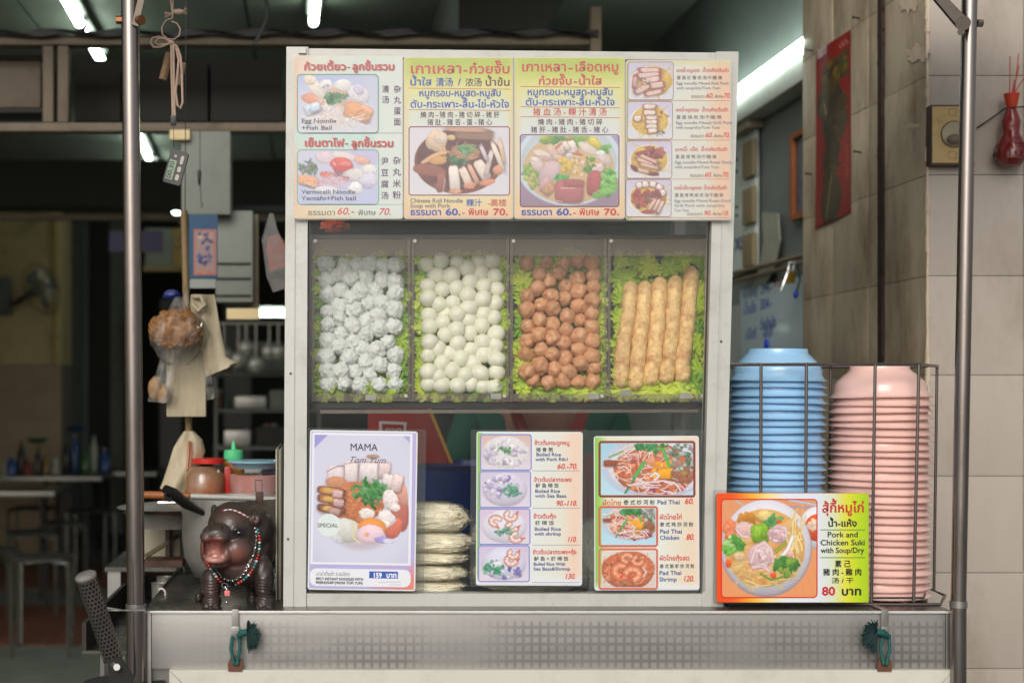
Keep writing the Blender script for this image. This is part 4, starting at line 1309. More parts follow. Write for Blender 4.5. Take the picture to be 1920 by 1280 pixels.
text(b2, '浓汤', 872, 904, 161, 17, L2, BRN, bold=.6); text(b2, 'น้ำข้น', 909, 957, 161, 19, L2, (112, 50, 48), bold=1.0)
rule(b2, 767, 957, 165, 1.2, L2, (206, 90, 60), 167)
text(b2, 'หมูกรอบ-หมูสด-หมูสับ', 785, 940, 181, 18.5, L2, BLU, bold=.9)
text(b2, 'ตับ-กระเพาะ-ลิ้น-ไข่-หัวใจ', 769, 955, 202, 18.5, L2, BLU, bold=.9)
rule(b2, 767, 957, 205, 1.2, L2, (206, 90, 60), 207)
text(b2, '燒 肉 - 猪 肉 - 猪 切 碎 - 猪 肝', 788, 937, 220, 12.5, L2, BRN, bold=.4)
text(b2, '猪 肚 - 猪 舌 - 蛋 - 猪 心', 801, 923, 234, 12.5, L2, BRN, bold=.4)
cv = Cv(768, 239, 955, 366, (224, 218, 226), (222, 222, 226))
z = Z(cv, 755, 220, 6.562)
z.ell(690, 540, 545, 400, (128, 62, 48), wob=.02, sh=.1); z.ell(680, 520, 505, 365, (86, 42, 44), wob=.03, sh=.05)
z.slab(880, 210, 470, 130, (150, 108, 84), 2, wob=.1); z.slab(780, 150, 500, 60, (206, 158, 128), 2)
z.ell(420, 290, 125, 130, (228, 196, 160), 20, p=3); z.ell(470, 260, 90, 70, (230, 206, 184)); z.ell(600, 250, 50, 36, (228, 196, 120)); z.ell(500, 420, 60, 40, (214, 164, 120), 60)
z.ell(370, 490, 170, 34, (222, 170, 110), -28); z.ell(450, 530, 120, 50, (216, 158, 92), -10); z.line([(240, 560), (420, 450), (540, 430)], 26, (232, 186, 130)); z.line([(560, 420), (610, 470), (590, 510)], 26, (214, 148, 108))
z.ell(330, 650, 210, 75, (146, 84, 68), 8); z.ell(470, 800, 70, 130, (152, 88, 74), 8); z.ell(340, 770, 90, 50, (96, 48, 50), 10)
z.ell(760, 440, 190, 100, (170, 118, 88)); z.noodles(760, 430, 180, 100, 30, (198, 148, 110), wd=1.3)
z.herbs(790, 400, 120, 50, 16, (86, 154, 96), sz=5); z.herbs(660, 520, 130, 50, 18, (60, 110, 72), sz=5); z.line([(800, 350), (950, 430)], 14, (150, 176, 90))
z.slab(635, 760, 130, 330, (238, 226, 214), -5); z.slab(780, 740, 100, 270, (236, 214, 196), -24); z.ell(830, 840, 80, 40, (222, 144, 110), -10)
z.slab(870, 700, 60, 270, (226, 168, 136), -26); z.slab(980, 650, 130, 270, (238, 220, 204), -30); z.ell(1040, 800, 100, 40, (224, 140, 104), -10); z.ell(650, 910, 80, 28, (226, 156, 124))
z.slab(1060, 560, 60, 330, (226, 206, 196), 14); z.slab(1000, 440, 50, 210, (214, 200, 206), -24); z.slab(1170, 480, 60, 380, (236, 222, 206), -22); z.slab(1220, 420, 44, 300, (234, 196, 162), -12); z.ell(1170, 650, 60, 60, (224, 148, 110))
z.line([(520, 760), (500, 900)], 8, (190, 190, 200)); z.line([(540, 740), (540, 920)], 7, (60, 60, 84))
cv.veil((226, 214, 216), 0.14)
picture(b2, cv, L2, 'photo', 4)
rrframe(b2, 766, 237, 956.5, 367, 6, 2.0, L3, (150, 66, 82))
text(b2, 'Chinese Roll Noodle', 769, 868, 380, 11, L2, (112, 108, 116), bold=.5); text(b2, 'Soup with Pork', 769, 844, 389.5, 11, L2, (112, 108, 116), bold=.5)
text(b2, '粿汁', 874, 904, 386, 15, L2, (66, 90, 176), bold=.5); text(b2, '-高楼', 914, 950, 386, 15, L2, (206, 88, 84), bold=.5)
def pricerow(b, x0, base):
    text(b, 'ธรรมดา', x0, x0 + 59, base, 17, L2, (48, 72, 170), bold=1.1); text(b, '60.', x0 + 66, x0 + 95, base, 17.5, L2, (48, 72, 170), bold=1.6); text(b, '-', x0 + 97, x0 + 103, base, 16, L2, RED, bold=.8)
    text(b, 'พิเศษ', x0 + 109, x0 + 147, base, 17, L2, RED, bold=1.1); text(b, '70.', x0 + 155, x0 + 184, base, 17.5, L2, RED, bold=1.6)
pricerow(b2, 769, 403.5)

b3 = board(964, 107, 1172, 411, YM, 'third menu board, green topped, with white bowl of blood curd soup', group=GB)
gradface(b3, 966, 109, 1170, 409, L1, yellowface)
text(b3, 'เกาเหลา', 977, 1063, 134, 24, L2, RED, bold=1.3); text(b3, '-', 1065, 1075, 134, 22, L2, RED, bold=1.2); text(b3, 'เลือดหมู', 1077, 1161, 134, 24, L2, RED, bold=1.3)
text(b3, 'ก๋วยจั๊บ', 1009, 1073, 159, 20, L2, RED, bold=1.2); text(b3, '-', 1075, 1083, 159, 20, L2, RED, bold=1); text(b3, 'น้ำใส', 1084, 1129, 159, 20, L2, RED, bold=1.2)
rule(b3, 976, 1162, 162, 1.2, L2, (206, 76, 60), 164)
text(b3, 'หมูกรอบ-หมูสด-หมูสับ', 988, 1150, 179, 18.5, L2, BLU, bold=.9)
text(b3, 'ตับ-กระเพาะ-ลิ้น-หัวใจ', 985, 1153, 198, 18.5, L2, BLU, bold=.9)
rule(b3, 976, 1162, 200, 1.2, L2, (206, 76, 60), 202)
text(b3, '猪 血 汤 - 粿 汁 清 汤', 999, 1138, 216, 15.5, L2, RED, bold=.5)
rule(b3, 976, 1162, 218.5, 1.2, L2, (206, 76, 60), 220.5)
text(b3, '燒 肉 - 猪 肉 - 猪 切 碎', 1008, 1130, 233.5, 12.5, L2, BRN, bold=.4); text(b3, '猪 肝 - 猪 肚 - 猪 舌 - 猪 心', 995, 1141, 248, 12.5, L2, BRN, bold=.4)
cv = Cv(976, 255, 1160, 387, (168, 158, 200), (148, 120, 140))
z = Z(cv, 960, 230, 6.92)
z.ell(740, 520, 690, 560, (212, 226, 236), wob=.01, sh=.08); z.ell(740, 500, 620, 490, (196, 210, 214), wob=.01, sh=.1); z.ell(740, 600, 590, 450, (214, 178, 130), wob=.02, sh=.05)
z.blobs(760, 210, 330, 60, 18, [(120, 176, 70), (150, 190, 80), (90, 150, 70)], sz=11); z.ell(1070, 260, 90, 60, (226, 204, 70), 40); z.blobs(1180, 360, 70, 50, 6, [(90, 160, 70), (120, 180, 80)], sz=8)
z.blobs(440, 240, 60, 70, 6, [(190, 200, 60), (120, 160, 70)], sz=9)
z.blobs(250, 660, 110, 120, 26, [(140, 176, 70), (110, 156, 72), (180, 190, 90)], sz=6); z.blobs(300, 800, 70, 60, 14, [(190, 190, 90), (140, 160, 80)], sz=5)
z.blobs(1240, 760, 80, 170, 34, [(96, 176, 70), (70, 150, 64), (130, 196, 90)], sz=8)
z.slab(640, 330, 150, 160, (236, 206, 190), -35); z.line([(560, 340), (640, 270), (790, 215)], 30, (206, 110, 80)); z.slab(760, 320, 150, 170, (238, 226, 214), -24); z.slab(700, 300, 70, 120, (238, 222, 208), -30)
z.ell(520, 370, 110, 55, (226, 190, 172), 50); z.ell(600, 450, 70, 40, (220, 184, 174), 10)
z.ell(400, 420, 130, 55, (232, 214, 204), 25); z.ell(430, 470, 150, 34, (204, 166, 154), 10); z.ell(330, 550, 70, 110, (226, 196, 192), -35); z.ell(310, 480, 80, 30, (238, 226, 218), 20)
z.ell(990, 340, 150, 60, (232, 214, 200), 30); z.ell(1190, 460, 130, 60, (226, 204, 198), 40); z.ell(1150, 400, 60, 40, (236, 228, 226)); z.slab(1110, 590, 170, 110, (228, 206, 200), -12)
z.ell(480, 660, 110, 180, (210, 180, 184), 32, p=2.6); z.ell(420, 800, 60, 110, (202, 160, 160), 24); z.slab(470, 860, 170, 120, (196, 146, 110), -38)
z.blobs(840, 560, 200, 130, 60, [(226, 176, 130), (236, 206, 170), (214, 156, 110), (240, 220, 200), (210, 180, 90)], sz=4.2, asp=.5); z.blobs(690, 560, 70, 100, 16, [(226, 190, 84), (214, 176, 70)], sz=6)
z.ell(1040, 480, 40, 34, (90, 156, 60)); z.herbs(990, 560, 90, 100, 14, (96, 150, 70), sz=4); z.ell(740, 430, 40, 36, (214, 214, 226)); z.ell(850, 410, 70, 20, (214, 110, 84), 8)
z.herbs(640, 750, 110, 60, 16, (84, 176, 84), sz=6)
z.ell(1060, 790, 90, 170, (176, 84, 84), 6, p=3, grain=.3); z.slab(740, 890, 370, 300, (184, 104, 104), 1, wob=.03); z.slab(800, 780, 260, 90, (176, 92, 88), 2); z.line([(630, 850), (760, 848), (900, 855)], 7, (230, 190, 190)); z.line([(560, 1010), (650, 1025)], 8, (240, 220, 220))
z.blobs(1120, 940, 60, 40, 8, [(140, 190, 80), (110, 170, 70)], sz=6)
cv.veil((226, 218, 218), 0.12)
picture(b3, cv, L2, 'photo', 4)
rrframe(b3, 974.5, 252, 1161.5, 388.5, 6, 2.0, L3, (122, 62, 92))
pricerow(b3, 977, 403.5)

# ---- board 4
b4 = board(1173, 113, 1371, 413, YM, 'rightmost menu board, four small dish photos with tiny price lines', group=GB)
def f4(u, v):
    a = mixc([(0, (176, 196, 60)), (0.03, (186, 200, 90)), (0.06, (226, 222, 180)), (0.45, (224, 226, 216)), (0.75, (226, 222, 206)), (0.9, (236, 200, 168)), (1, (234, 200, 172))], u)
    return lay(a, np.array((226, 216, 150.)), np.clip(0.04 - v, 0, 1) * 20)
gradface(b4, 1175, 115, 1369, 411, L1, f4)
rows = [(117, 187, 'หมูแดง', '红猪肉', ('Egg noodle Mixed Red Pork', 'with soup/dry/Tom Yum'), '60.', '70.'),
        (191, 261, 'หมูกรอบ', '烧肉', ('Egg noodle Mixed Grill Pork', 'with soup/dry/Tom Yum'), '60.', '70.'),
        (265, 334, ' เป็ด', '烤鸭', ('Egg noodle Mixed Roast Duck', 'with soup/dry/Tom Yum'), '60.', '70.'),
        (337, 406, 'เป็ด-หมูกรอบ', '烤鸭烧肉', ('Egg noodle Mixed Roast Duck', 'Grill Pork with soup/dry', 'Tom Yum'), '90.', '110.')]
for k, (ya, yb, th_, zh, en, p1, p2) in enumerate(rows):
    xo = -k * 1.3
    cv = Cv(1178 + xo, ya, 1262 + xo, yb, (206, 198, 222), (222, 222, 224), res=.9)
    cx, cy = 1220 + xo, (ya + yb) / 2
    cv.ell(cx, cy + 2, 37, 30, (240, 236, 234), wob=.02, sh=.05)
    cv.ell(cx + (6 if k == 0 else 0), cy, 34, 27, (226, 180, 62), wob=.1); cv.noodles(cx + 4, cy, 32, 25, 50, (236, 196, 84), wd=1.0)
    if k == 0:
        for (a, b, c, d, q) in ((0, -20, 44, 10, 2), (-2, -11, 48, 11, -3), (2, -2, 40, 12, -10), (12, 8, 34, 13, -8), (-14, 15, 34, 12, -28), (8, 22, 36, 9, -12)):
            cv.slab(cx + a - 2, cy + b, c, d, (232, 200, 190), q, edge=(170, 72, 70), ew=.3)
        cv.slab(cx - 30, cy + 2, 9, 26, (214, 160, 150), 6, edge=(160, 66, 66), ew=.4); cv.herbs(cx - 14, cy + 2, 12, 8, 14, (110, 128, 96), sz=2.4); cv.blobs(cx - 18, cy + 8, 9, 6, 8, [(226, 170, 110)], sz=2.5)
    elif k == 1:
        for (a, b, c, d) in ((2, -26, 26, 9), (2, -15, 26, 10), (6, -5, 24, 8), (6, 3, 24, 8), (6, 11, 24, 8), (8, 19, 20, 9), (-20, -4, 15, 12)):
            cv.slab(cx + a - 3, cy + b, c, d, (238, 222, 208), 0, edge=(158, 74, 74), ew=.25)
        cv.herbs(cx + 20, cy + 24, 12, 5, 8, (90, 100, 84), sz=2.2); cv.blobs(cx + 26, cy - 8, 8, 16, 8, [(150, 76, 50)], sz=2)
    elif k == 2:
        cv.blobs(cx + 8, cy - 12, 17, 11, 26, [(140, 60, 58), (120, 50, 60), (168, 84, 70)], sz=6)
        for (a, b, c, q) in ((-2, -2, 46, 24), (-8, 4, 40, 22), (0, 12, 42, 14), (-14, 20, 36, 14)):
            cv.slab(cx + a, cy + b, c, 7, (226, 184, 168), q, edge=(150, 78, 70), ew=.3)
        cv.ell(cx - 28, cy + 16, 9, 4, (110, 44, 54), 40); cv.ell(cx + 8, cy + 27, 11, 4, (120, 50, 60)); cv.ell(cx - 18, cy - 12, 9, 4, (160, 70, 62), -20)
    else:
        for (a, b) in ((-18, -24), (-6, -26), (8, -26), (20, -20), (26, -10)):
            cv.slab(cx + a, cy + b, 13, 12, (238, 226, 216), a * 1.4, edge=(150, 84, 78), ew=.22)
        cv.blobs(cx - 10, cy, 20, 14, 36, [(150, 52, 44), (176, 74, 54), (128, 44, 50)], sz=6); cv.blobs(cx + 14, cy - 4, 10, 8, 8, [(130, 50, 56)], sz=5)
        for (a, b, q) in ((6, 12, -58), (15, 13, -62), (22, 16, -64)):
            cv.slab(cx + a, cy + b, 30, 7, (230, 190, 176), q, edge=(150, 70, 66), ew=.3)
        cv.ell(cx - 2, cy + 26, 12, 4, (160, 66, 52)); cv.herbs(cx + 4, cy, 10, 8, 10, (96, 100, 80), sz=2)
    cv.veil((228, 220, 222), 0.15)
    picture(b4, cv, L2, 'photo', 5)
    rrframe(b4, 1177 + xo, ya - 1, 1263 + xo, yb + 1, 6, 1.2, L3, (150, 110, 116))
    xt = 1268 + xo
    text(b4, 'บะหมี่-' + th_, xt, xt + (44 if k != 3 else 52), ya + 18.5, 9.5, L2, RED, bold=.4); text(b4, 'น้ำ/แห้ง/ต้มยำ', xt + (49 if k != 3 else 55), xt + 99, ya + 18.5, 9.5, L2, RED, bold=.4)
    text(b4, ' '.join('蛋面' + zh + '汤') + '/干/酸 辣', xt + 1, xt + (86 if k != 2 else 78) + (6 if k == 3 else 0), ya + 32, 8, L2, (110, 96, 104), bold=.2)
    for j, e in enumerate(en):
        text(b4, e, xt, xt + len(e) * 3.95, ya + 42 + j * 9, 7.6, L2, (124, 124, 142), bold=.25)
    yp = ya + 67
    text(b4, 'ธรรมดา', xt + 28 - (4 if k == 3 else 0), xt + 54, yp, 8.5, L2, (112, 108, 96), bold=.2); text(b4, p1, xt + 55, xt + 70, yp, 13, L2, (222, 66, 60), bold=.5, ital=.2)
    text(b4, 'พิเศษ', xt + 72, xt + 88, yp, 8.5, L2, (112, 108, 96), bold=.2); text(b4, p2, xt + 88, xt + 102, yp, 13, L2, (222, 66, 60), bold=.5, ital=.2)
    rule(b4, 1176, 1368, yb + 2.2 - .8, 1.0, L2, (206, 120, 96))
# clear film pocket over the four boards
cs = MB().prism([P(548, 102, YM - .006), P(1381, 110, YM - .006), P(1374, 416, YM - .006), P(546, 414, YM - .006)], (0, .0006, 0)).build('clear_sheet', film('menu_pocket_film', (226, 226, 224), 0.05, 0.16, 1.0, 1.45, var=.5, vscale=3), smooth=False)
tag(cs, 'clear plastic sheet over the row of menu boards on the cabinet top', 'plastic sheet')

# ---- lower cards, laminated, leaning on the glass
YL = 2.662
def card(x0, y0, x1, y1, lam, label, ang=0, lam_q=None, edge=(226, 226, 226), Y=YL):
    t = thing('menu_card', P((x0 + x1) / 2, y1, Y), label, 'menu card', 'laminated menu cards standing against the lower glass')
    c = ((x0 + x1) / 2, (y0 + y1) / 2)
    def rot(x, y):
        a = R(ang); dx, dy = x - c[0], y - c[1]
        return (c[0] + dx * math.cos(a) - dy * math.sin(a), c[1] + dx * math.sin(a) + dy * math.cos(a))
    MB().prism([P(*rot(a, b), Y + .0006) for a, b in rr_loop(x0, y0, x1, y1, 5)], (0, .0012, 0)).build('panel', ink(edge), t, smooth=False)
    MB().prism([P(*rot(a, b), Y + .0022) for a, b in rr_loop(*lam, 4)], (0, .0004, 0)).build('laminate', M['lamin'], t, smooth=False)
    return t, rot
K1, K2, K3, K4 = (YL - .0002 * k for k in (0, 1, 2, 3))
# MAMA card
c1, rt = card(579, 807, 781, 1106, (575, 803, 797, 1108), 'large lilac noodle menu card with a round SPECIAL badge', ang=0.9)
def fm(u, v):
    a = np.zeros(u.shape + (3,)) + np.array((186, 178, 222.))
    w_ = np.clip((v - .84) * 7, 0, 1) * np.clip((u - .55) * 2.4, 0, 1)
    a = lay(a, np.array((214, 120, 176.)), w_); a = lay(a, np.array((232, 128, 118.)), w_ * np.clip((v - .9) * 14, 0, 1) * .95)
    a = lay(a, np.array((236, 140, 116.)), np.clip((v - .8) * 7, 0, 1) * np.clip((u - .92) * 12, 0, 1))
    return a
gradface(c1, 582, 810, 778, 1103, K1, fm, mat=M['print_lam'], ang=.9, res=.5)
cv = Cv(588, 816, 767, 1054, (206, 206, 226), (194, 196, 220))
cv.ell(678, 935, 120, 150, (212, 212, 230), sh=0, soft=40, wob=0, grain=0)
z = Z(cv, 572, 800, 4.13)
cv.put(np.clip((0 - (cv.X - 588) - (cv.Y - 816) + 26) / 2, 0, 1), np.array((152, 150, 212.)) + np.zeros(cv.a.shape)); cv.put(np.clip(((cv.X - 767) - (cv.Y - 816) + 14) / 2, 0, 1), np.array((168, 166, 214.)) + np.zeros(cv.a.shape))
z.ell(440, 600, 330, 350, (206, 190, 196), sh=.1, soft=10, op=.7, grain=.01, wob=.02)
z.ell(520, 230, 50, 20, (176, 140, 116)); 
z.ell(730, 600, 70, 210, (196, 110, 92), -8); z.ell(690, 780, 60, 90, (214, 110, 86), 30); z.ell(750, 500, 40, 110, (226, 160, 140), -14)
z.slab(230, 380, 130, 160, (222, 204, 208), 8); z.slab(350, 360, 110, 190, (228, 214, 210)); z.slab(490, 350, 150, 160, (228, 216, 214)); z.slab(610, 330, 90, 130, (222, 198, 196), 6)
z.line([(165, 350), (240, 310), (300, 300)], 8, (150, 130, 140)); z.line([(300, 290), (400, 270), (640, 270)], 9, (196, 168, 160)); z.line([(300, 300), (300, 450)], 5, (120, 96, 100)); z.line([(420, 290), (400, 430)], 5, (150, 120, 120)); z.line([(562, 290), (562, 430)], 5, (150, 120, 130))
z.slab(640, 420, 90, 120, (228, 216, 212), 6); z.slab(710, 430, 80, 140, (232, 206, 200), 10)
z.ell(400, 580, 220, 160, (196, 110, 66), grain=.3); z.noodles(400, 590, 190, 140, 150, (214, 130, 78), wd=1.5, ln=.35, curl=1.6)
z.ell(240, 430, 80, 44, (206, 140, 100), 0)
for (yy, cc_) in ((500, (186, 120, 60)), (565, (176, 110, 66)), (640, (140, 84, 60))):
    z.slab(205, yy, 220, 62, cc_, 8, edge=(110, 56, 40), ew=.2); z.ell(180, yy - 4, 46, 20, (214, 170, 84), 8)
z.slab(250, 520, 80, 60, (214, 176, 172), 6); z.slab(260, 590, 80, 60, (206, 166, 164), 8); z.slab(230, 655, 90, 50, (196, 150, 140), 8)
z.herbs(480, 490, 120, 80, 40, (58, 128, 60), sz=7); z.herbs(610, 470, 50, 30, 10, (70, 140, 70), sz=6); z.herbs(520, 560, 70, 50, 14, (50, 112, 54), sz=6); z.line([(440, 440), (500, 560)], 5, (150, 180, 110))
z.ell(660, 560, 60, 80, (236, 224, 220), -14, grain=.2); z.ell(700, 620, 40, 30, (240, 226, 220)); z.ell(480, 670, 62, 44, (236, 226, 216)); z.ell(635, 700, 74, 56, (238, 228, 224), 30); z.ell(620, 750, 40, 34, (238, 230, 226))
z.ell(330, 800, 110, 90, (214, 214, 204), 30); z.line([(370, 740), (380, 860), (430, 900)], 14, (232, 216, 160)); z.ell(520, 780, 110, 80, (236, 146, 66)); z.ell(510, 830, 110, 76, (238, 206, 214)); z.ell(480, 830, 20, 16, (240, 170, 130))
z.ell(600, 870, 56, 26, (160, 150, 220)); z.ell(650, 880, 50, 20, (220, 216, 240)); z.ell(240, 850, 80, 30, (220, 222, 226), 40, op=.8)
z.c.veil((222, 216, 228), 0.10)
picture(c1, cv, K3, 'photo', 0, 0.9, mat=M['print_lam'])
def rline(pts, wd, nm, col, Y):
    mb = MB()
    for (a, b) in zip(pts[:-1], pts[1:]):
        d = (Vector(b) - Vector(a)).normalized(); n = Vector((-d.y, d.x)) * wd / 2
        mb.add([P(a[0] + n.x, a[1] + n.y, Y), P(b[0] + n.x, b[1] + n.y, Y), P(b[0] - n.x, b[1] - n.y, Y), P(a[0] - n.x, a[1] - n.y, Y)], [(0, 1, 2, 3)])
    return mb
def rquad(t, x0, y0, x1, y1, rt, Y, col, nm, rad=0):
    lp = rr_loop(x0, y0, x1, y1, rad) if rad else [(x0, y0), (x1, y0), (x1, y1), (x0, y1)]
    return MB().add([P(*rt(a, b), Y) for a, b in lp], [tuple(range(len(lp)))]).build(nm, ink(col), t, smooth=False)
WH = (232, 232, 238)
rquad(c1, 583.5, 811.5, 771.5, 1058.5, rt, K2, WH, 'photo_margin')
rquad(c1, 583, 1066, 772, 1099, rt, K2, WH, 'caption_panel', 12)
rquad(c1, 694, 1070, 748, 1083, rt, K3, (52, 92, 176), 'price_tab')
text(c1, '159', 699, 716, 1082, 13, K4, (244, 244, 250), bold=.9, ang=.9); text(c1, 'บาท', 724, 744, 1082, 13, K4, (244, 244, 250), bold=.9, ang=.9)
text(c1, 'MAMA', 656, 708, 844, 19, K4, (70, 62, 74), bold=.3, ang=.9); text(c1, 'Tom Yum', 652, 722, 867, 17, K4, (96, 92, 104), ital=.5, ang=.9)
rt2 = [(616.5 + math.cos(2 * math.pi * k / 64) * (21.5 + (.8 if k % 2 else -.8)), 984 + math.sin(2 * math.pi * k / 64) * (21.5 + (.8 if k % 2 else -.8))) for k in range(64)]
MB().add([P(a, b, K4) for a, b in rt2], [tuple(range(64))]).build('badge', ink((220, 230, 226)), c1, smooth=False)
text(c1, 'SPECIAL', 595, 634, 987.5, 10.5, K4 - .0003, (112, 116, 116), bold=.3, ang=.6)
text(c1, 'มาม่าต้มยำ รวมมิตร', 593, 656, 1078, 10, K4, (96, 92, 100), ang=.9); text(c1, 'SPICY INSTANT NOODLES WITH', 592, 681, 1086.5, 7, K4, (58, 52, 66), bold=.4, ang=.9); text(c1, 'FRIENDSHIP (MAMA TOM YUM)', 592, 680, 1093.5, 7, K4, (58, 52, 66), bold=.4, ang=.9)
rule(c1, 709, 752, 1090, .8, K4, (168, 172, 180), name='small_print'); rule(c1, 730, 752, 1095, .8, K4, (168, 172, 180), name='small_print')

# boiled rice card
c2, rt = card(893, 809, 1092, 1097, (882, 805, 1102, 1100), 'boiled rice menu card with four stacked photos and a green edge', ang=0.25)
def fr2(u, v):
    a = mixc([(0, (140, 190, 80)), (0.025, (150, 204, 110)), (0.06, (190, 226, 214)), (0.5, (226, 230, 226)), (0.8, (226, 224, 208)), (0.93, (236, 208, 186)), (1, (234, 212, 192))], u)
    return lay(a, np.array((230, 230, 232.)), np.clip((v - .93) * 20, 0, 1))
gradface(c2, 895, 811, 1090, 1095, K1, fr2, mat=M['print_lam'], ang=.25)
Z2 = (890, 800, 4.129)
for k, (ya, yb) in enumerate(((815, 880), (884, 950), (954, 1019), (1023, 1089))):
    xo = -k * 1.2
    cv = Cv(902 + xo, ya, 995 + xo, yb, [(214, 180, 168), (206, 198, 214), (214, 192, 216), (206, 190, 216)][k], (222, 212, 224))
    cx, cy = 948 + xo, (ya + yb) / 2
    if k == 0:
        cv.ell(cx, cy, 44, 30, (226, 222, 222), wob=.12, sh=.1); cv.blobs(cx, cy + 2, 38, 24, 60, [(206, 198, 214), (226, 222, 226), (170, 160, 186), (234, 230, 226), (190, 180, 204)], sz=6); cv.herbs(cx - 2, cy - 4, 14, 6, 14, (84, 140, 84), sz=3.2)
    elif k == 1:
        cv.ell(cx, cy, 42, 32, (214, 208, 226), wob=.05); cv.blobs(cx - 8, cy - 4, 32, 20, 44, [(180, 168, 206), (206, 198, 220), (130, 116, 170), (222, 216, 226)], sz=6); cv.herbs(cx + 14, cy + 4, 17, 11, 26, (74, 150, 110), sz=3.8)
    elif k == 2:
        cv.ell(cx, cy, 42, 31, (226, 222, 234), wob=.03)
        for (a, b, c) in ((12, -20, 0), (-16, -10, 100), (14, 2, 20), (22, 20, 40)): cv.shrimp(cx + a, cy + b, 9, c, col=(222, 120, 110))
        cv.herbs(cx, cy + 10, 16, 7, 20, (70, 140, 110), sz=3.6)
    else:
        cv.ell(cx, cy, 42, 31, (214, 212, 230), wob=.03); cv.blobs(cx + 4, cy + 16, 34, 12, 22, [(120, 110, 170), (214, 210, 226), (176, 190, 214), (92, 84, 150)], sz=5)
        cv.shrimp(cx + 14, cy - 6, 9, 20, col=(222, 120, 110)); cv.shrimp(cx + 18, cy - 18, 8, 0, col=(220, 110, 100)); cv.herbs(cx - 22, cy + 8, 22, 14, 40, (70, 150, 110), sz=3.6); cv.ell(cx - 10, cy, 9, 5, (236, 234, 240))
    cv.veil((226, 222, 232), 0.12)
    picture(c2, cv, K2, 'photo', 4, mat=M['print_lam'])
    rrframe(c2, 900 + xo, ya - 1.6, 997 + xo, yb + 1.6, 5, 2.0, K3, (134, 134, 206))
    rule(c2, 998, 1088, yb + 1.6, 1.0, K3, (156, 156, 190))
tx = [((1002, 1068, 'ข้าวต้มกระดูกหมู', 833.5, 11), (1005, 1037, '猪 骨 粥', 846, 9), (1005, 1052, 'Boiled Rice', 854.5, 8.8), (1004, 1066, 'with Pork Rib1', 863.5, 8.8), (1044, 1083, '60.-70.', 878.5, 14)),
      ((1001, 1072, 'ข้าวต้มปลากระพง', 902.5, 11), (1004, 1048, '鲈 鱼 稀 饭', 913, 9), (1003, 1050, 'Boiled Rice', 923, 8.8), (1003, 1062, 'with Sea Bass', 932, 8.8), (1042, 1082, '90.-110.', 947.5, 14)),
      ((1000, 1043, 'ข้าวต้มกุ้ง', 971, 11), (1003, 1039, '虾 稀 饭', 983, 9), (1002, 1052, 'Boiled Rice', 994, 8.8), (1002, 1052, 'with shrimp', 1003, 8.8), (1063, 1081, '110.', 1015, 14)),
      ((999, 1081, 'ข้าวต้มปลากระพง+กุ้ง', 1038, 11), (1001, 1066, '鲈 鱼 + 虾 稀 饭', 1050, 9), (1000, 1060, 'Boiled Rice With', 1059.5, 8.4), (1000, 1069, 'Sea Bass&Shrimp', 1068.5, 8.4), (1058, 1079, '130.', 1084.5, 14))]
for r_ in tx:
    for j, (a, b, s_, y, sz) in enumerate(r_):
        text(c2, s_, a, b, y, sz, K3, [(214, 84, 84), (96, 92, 96), (92, 96, 150), (92, 96, 150), (212, 66, 66)][j], bold=[.6, .3, .5, .5, .6][j], ital=.22 if j == 4 else 0)

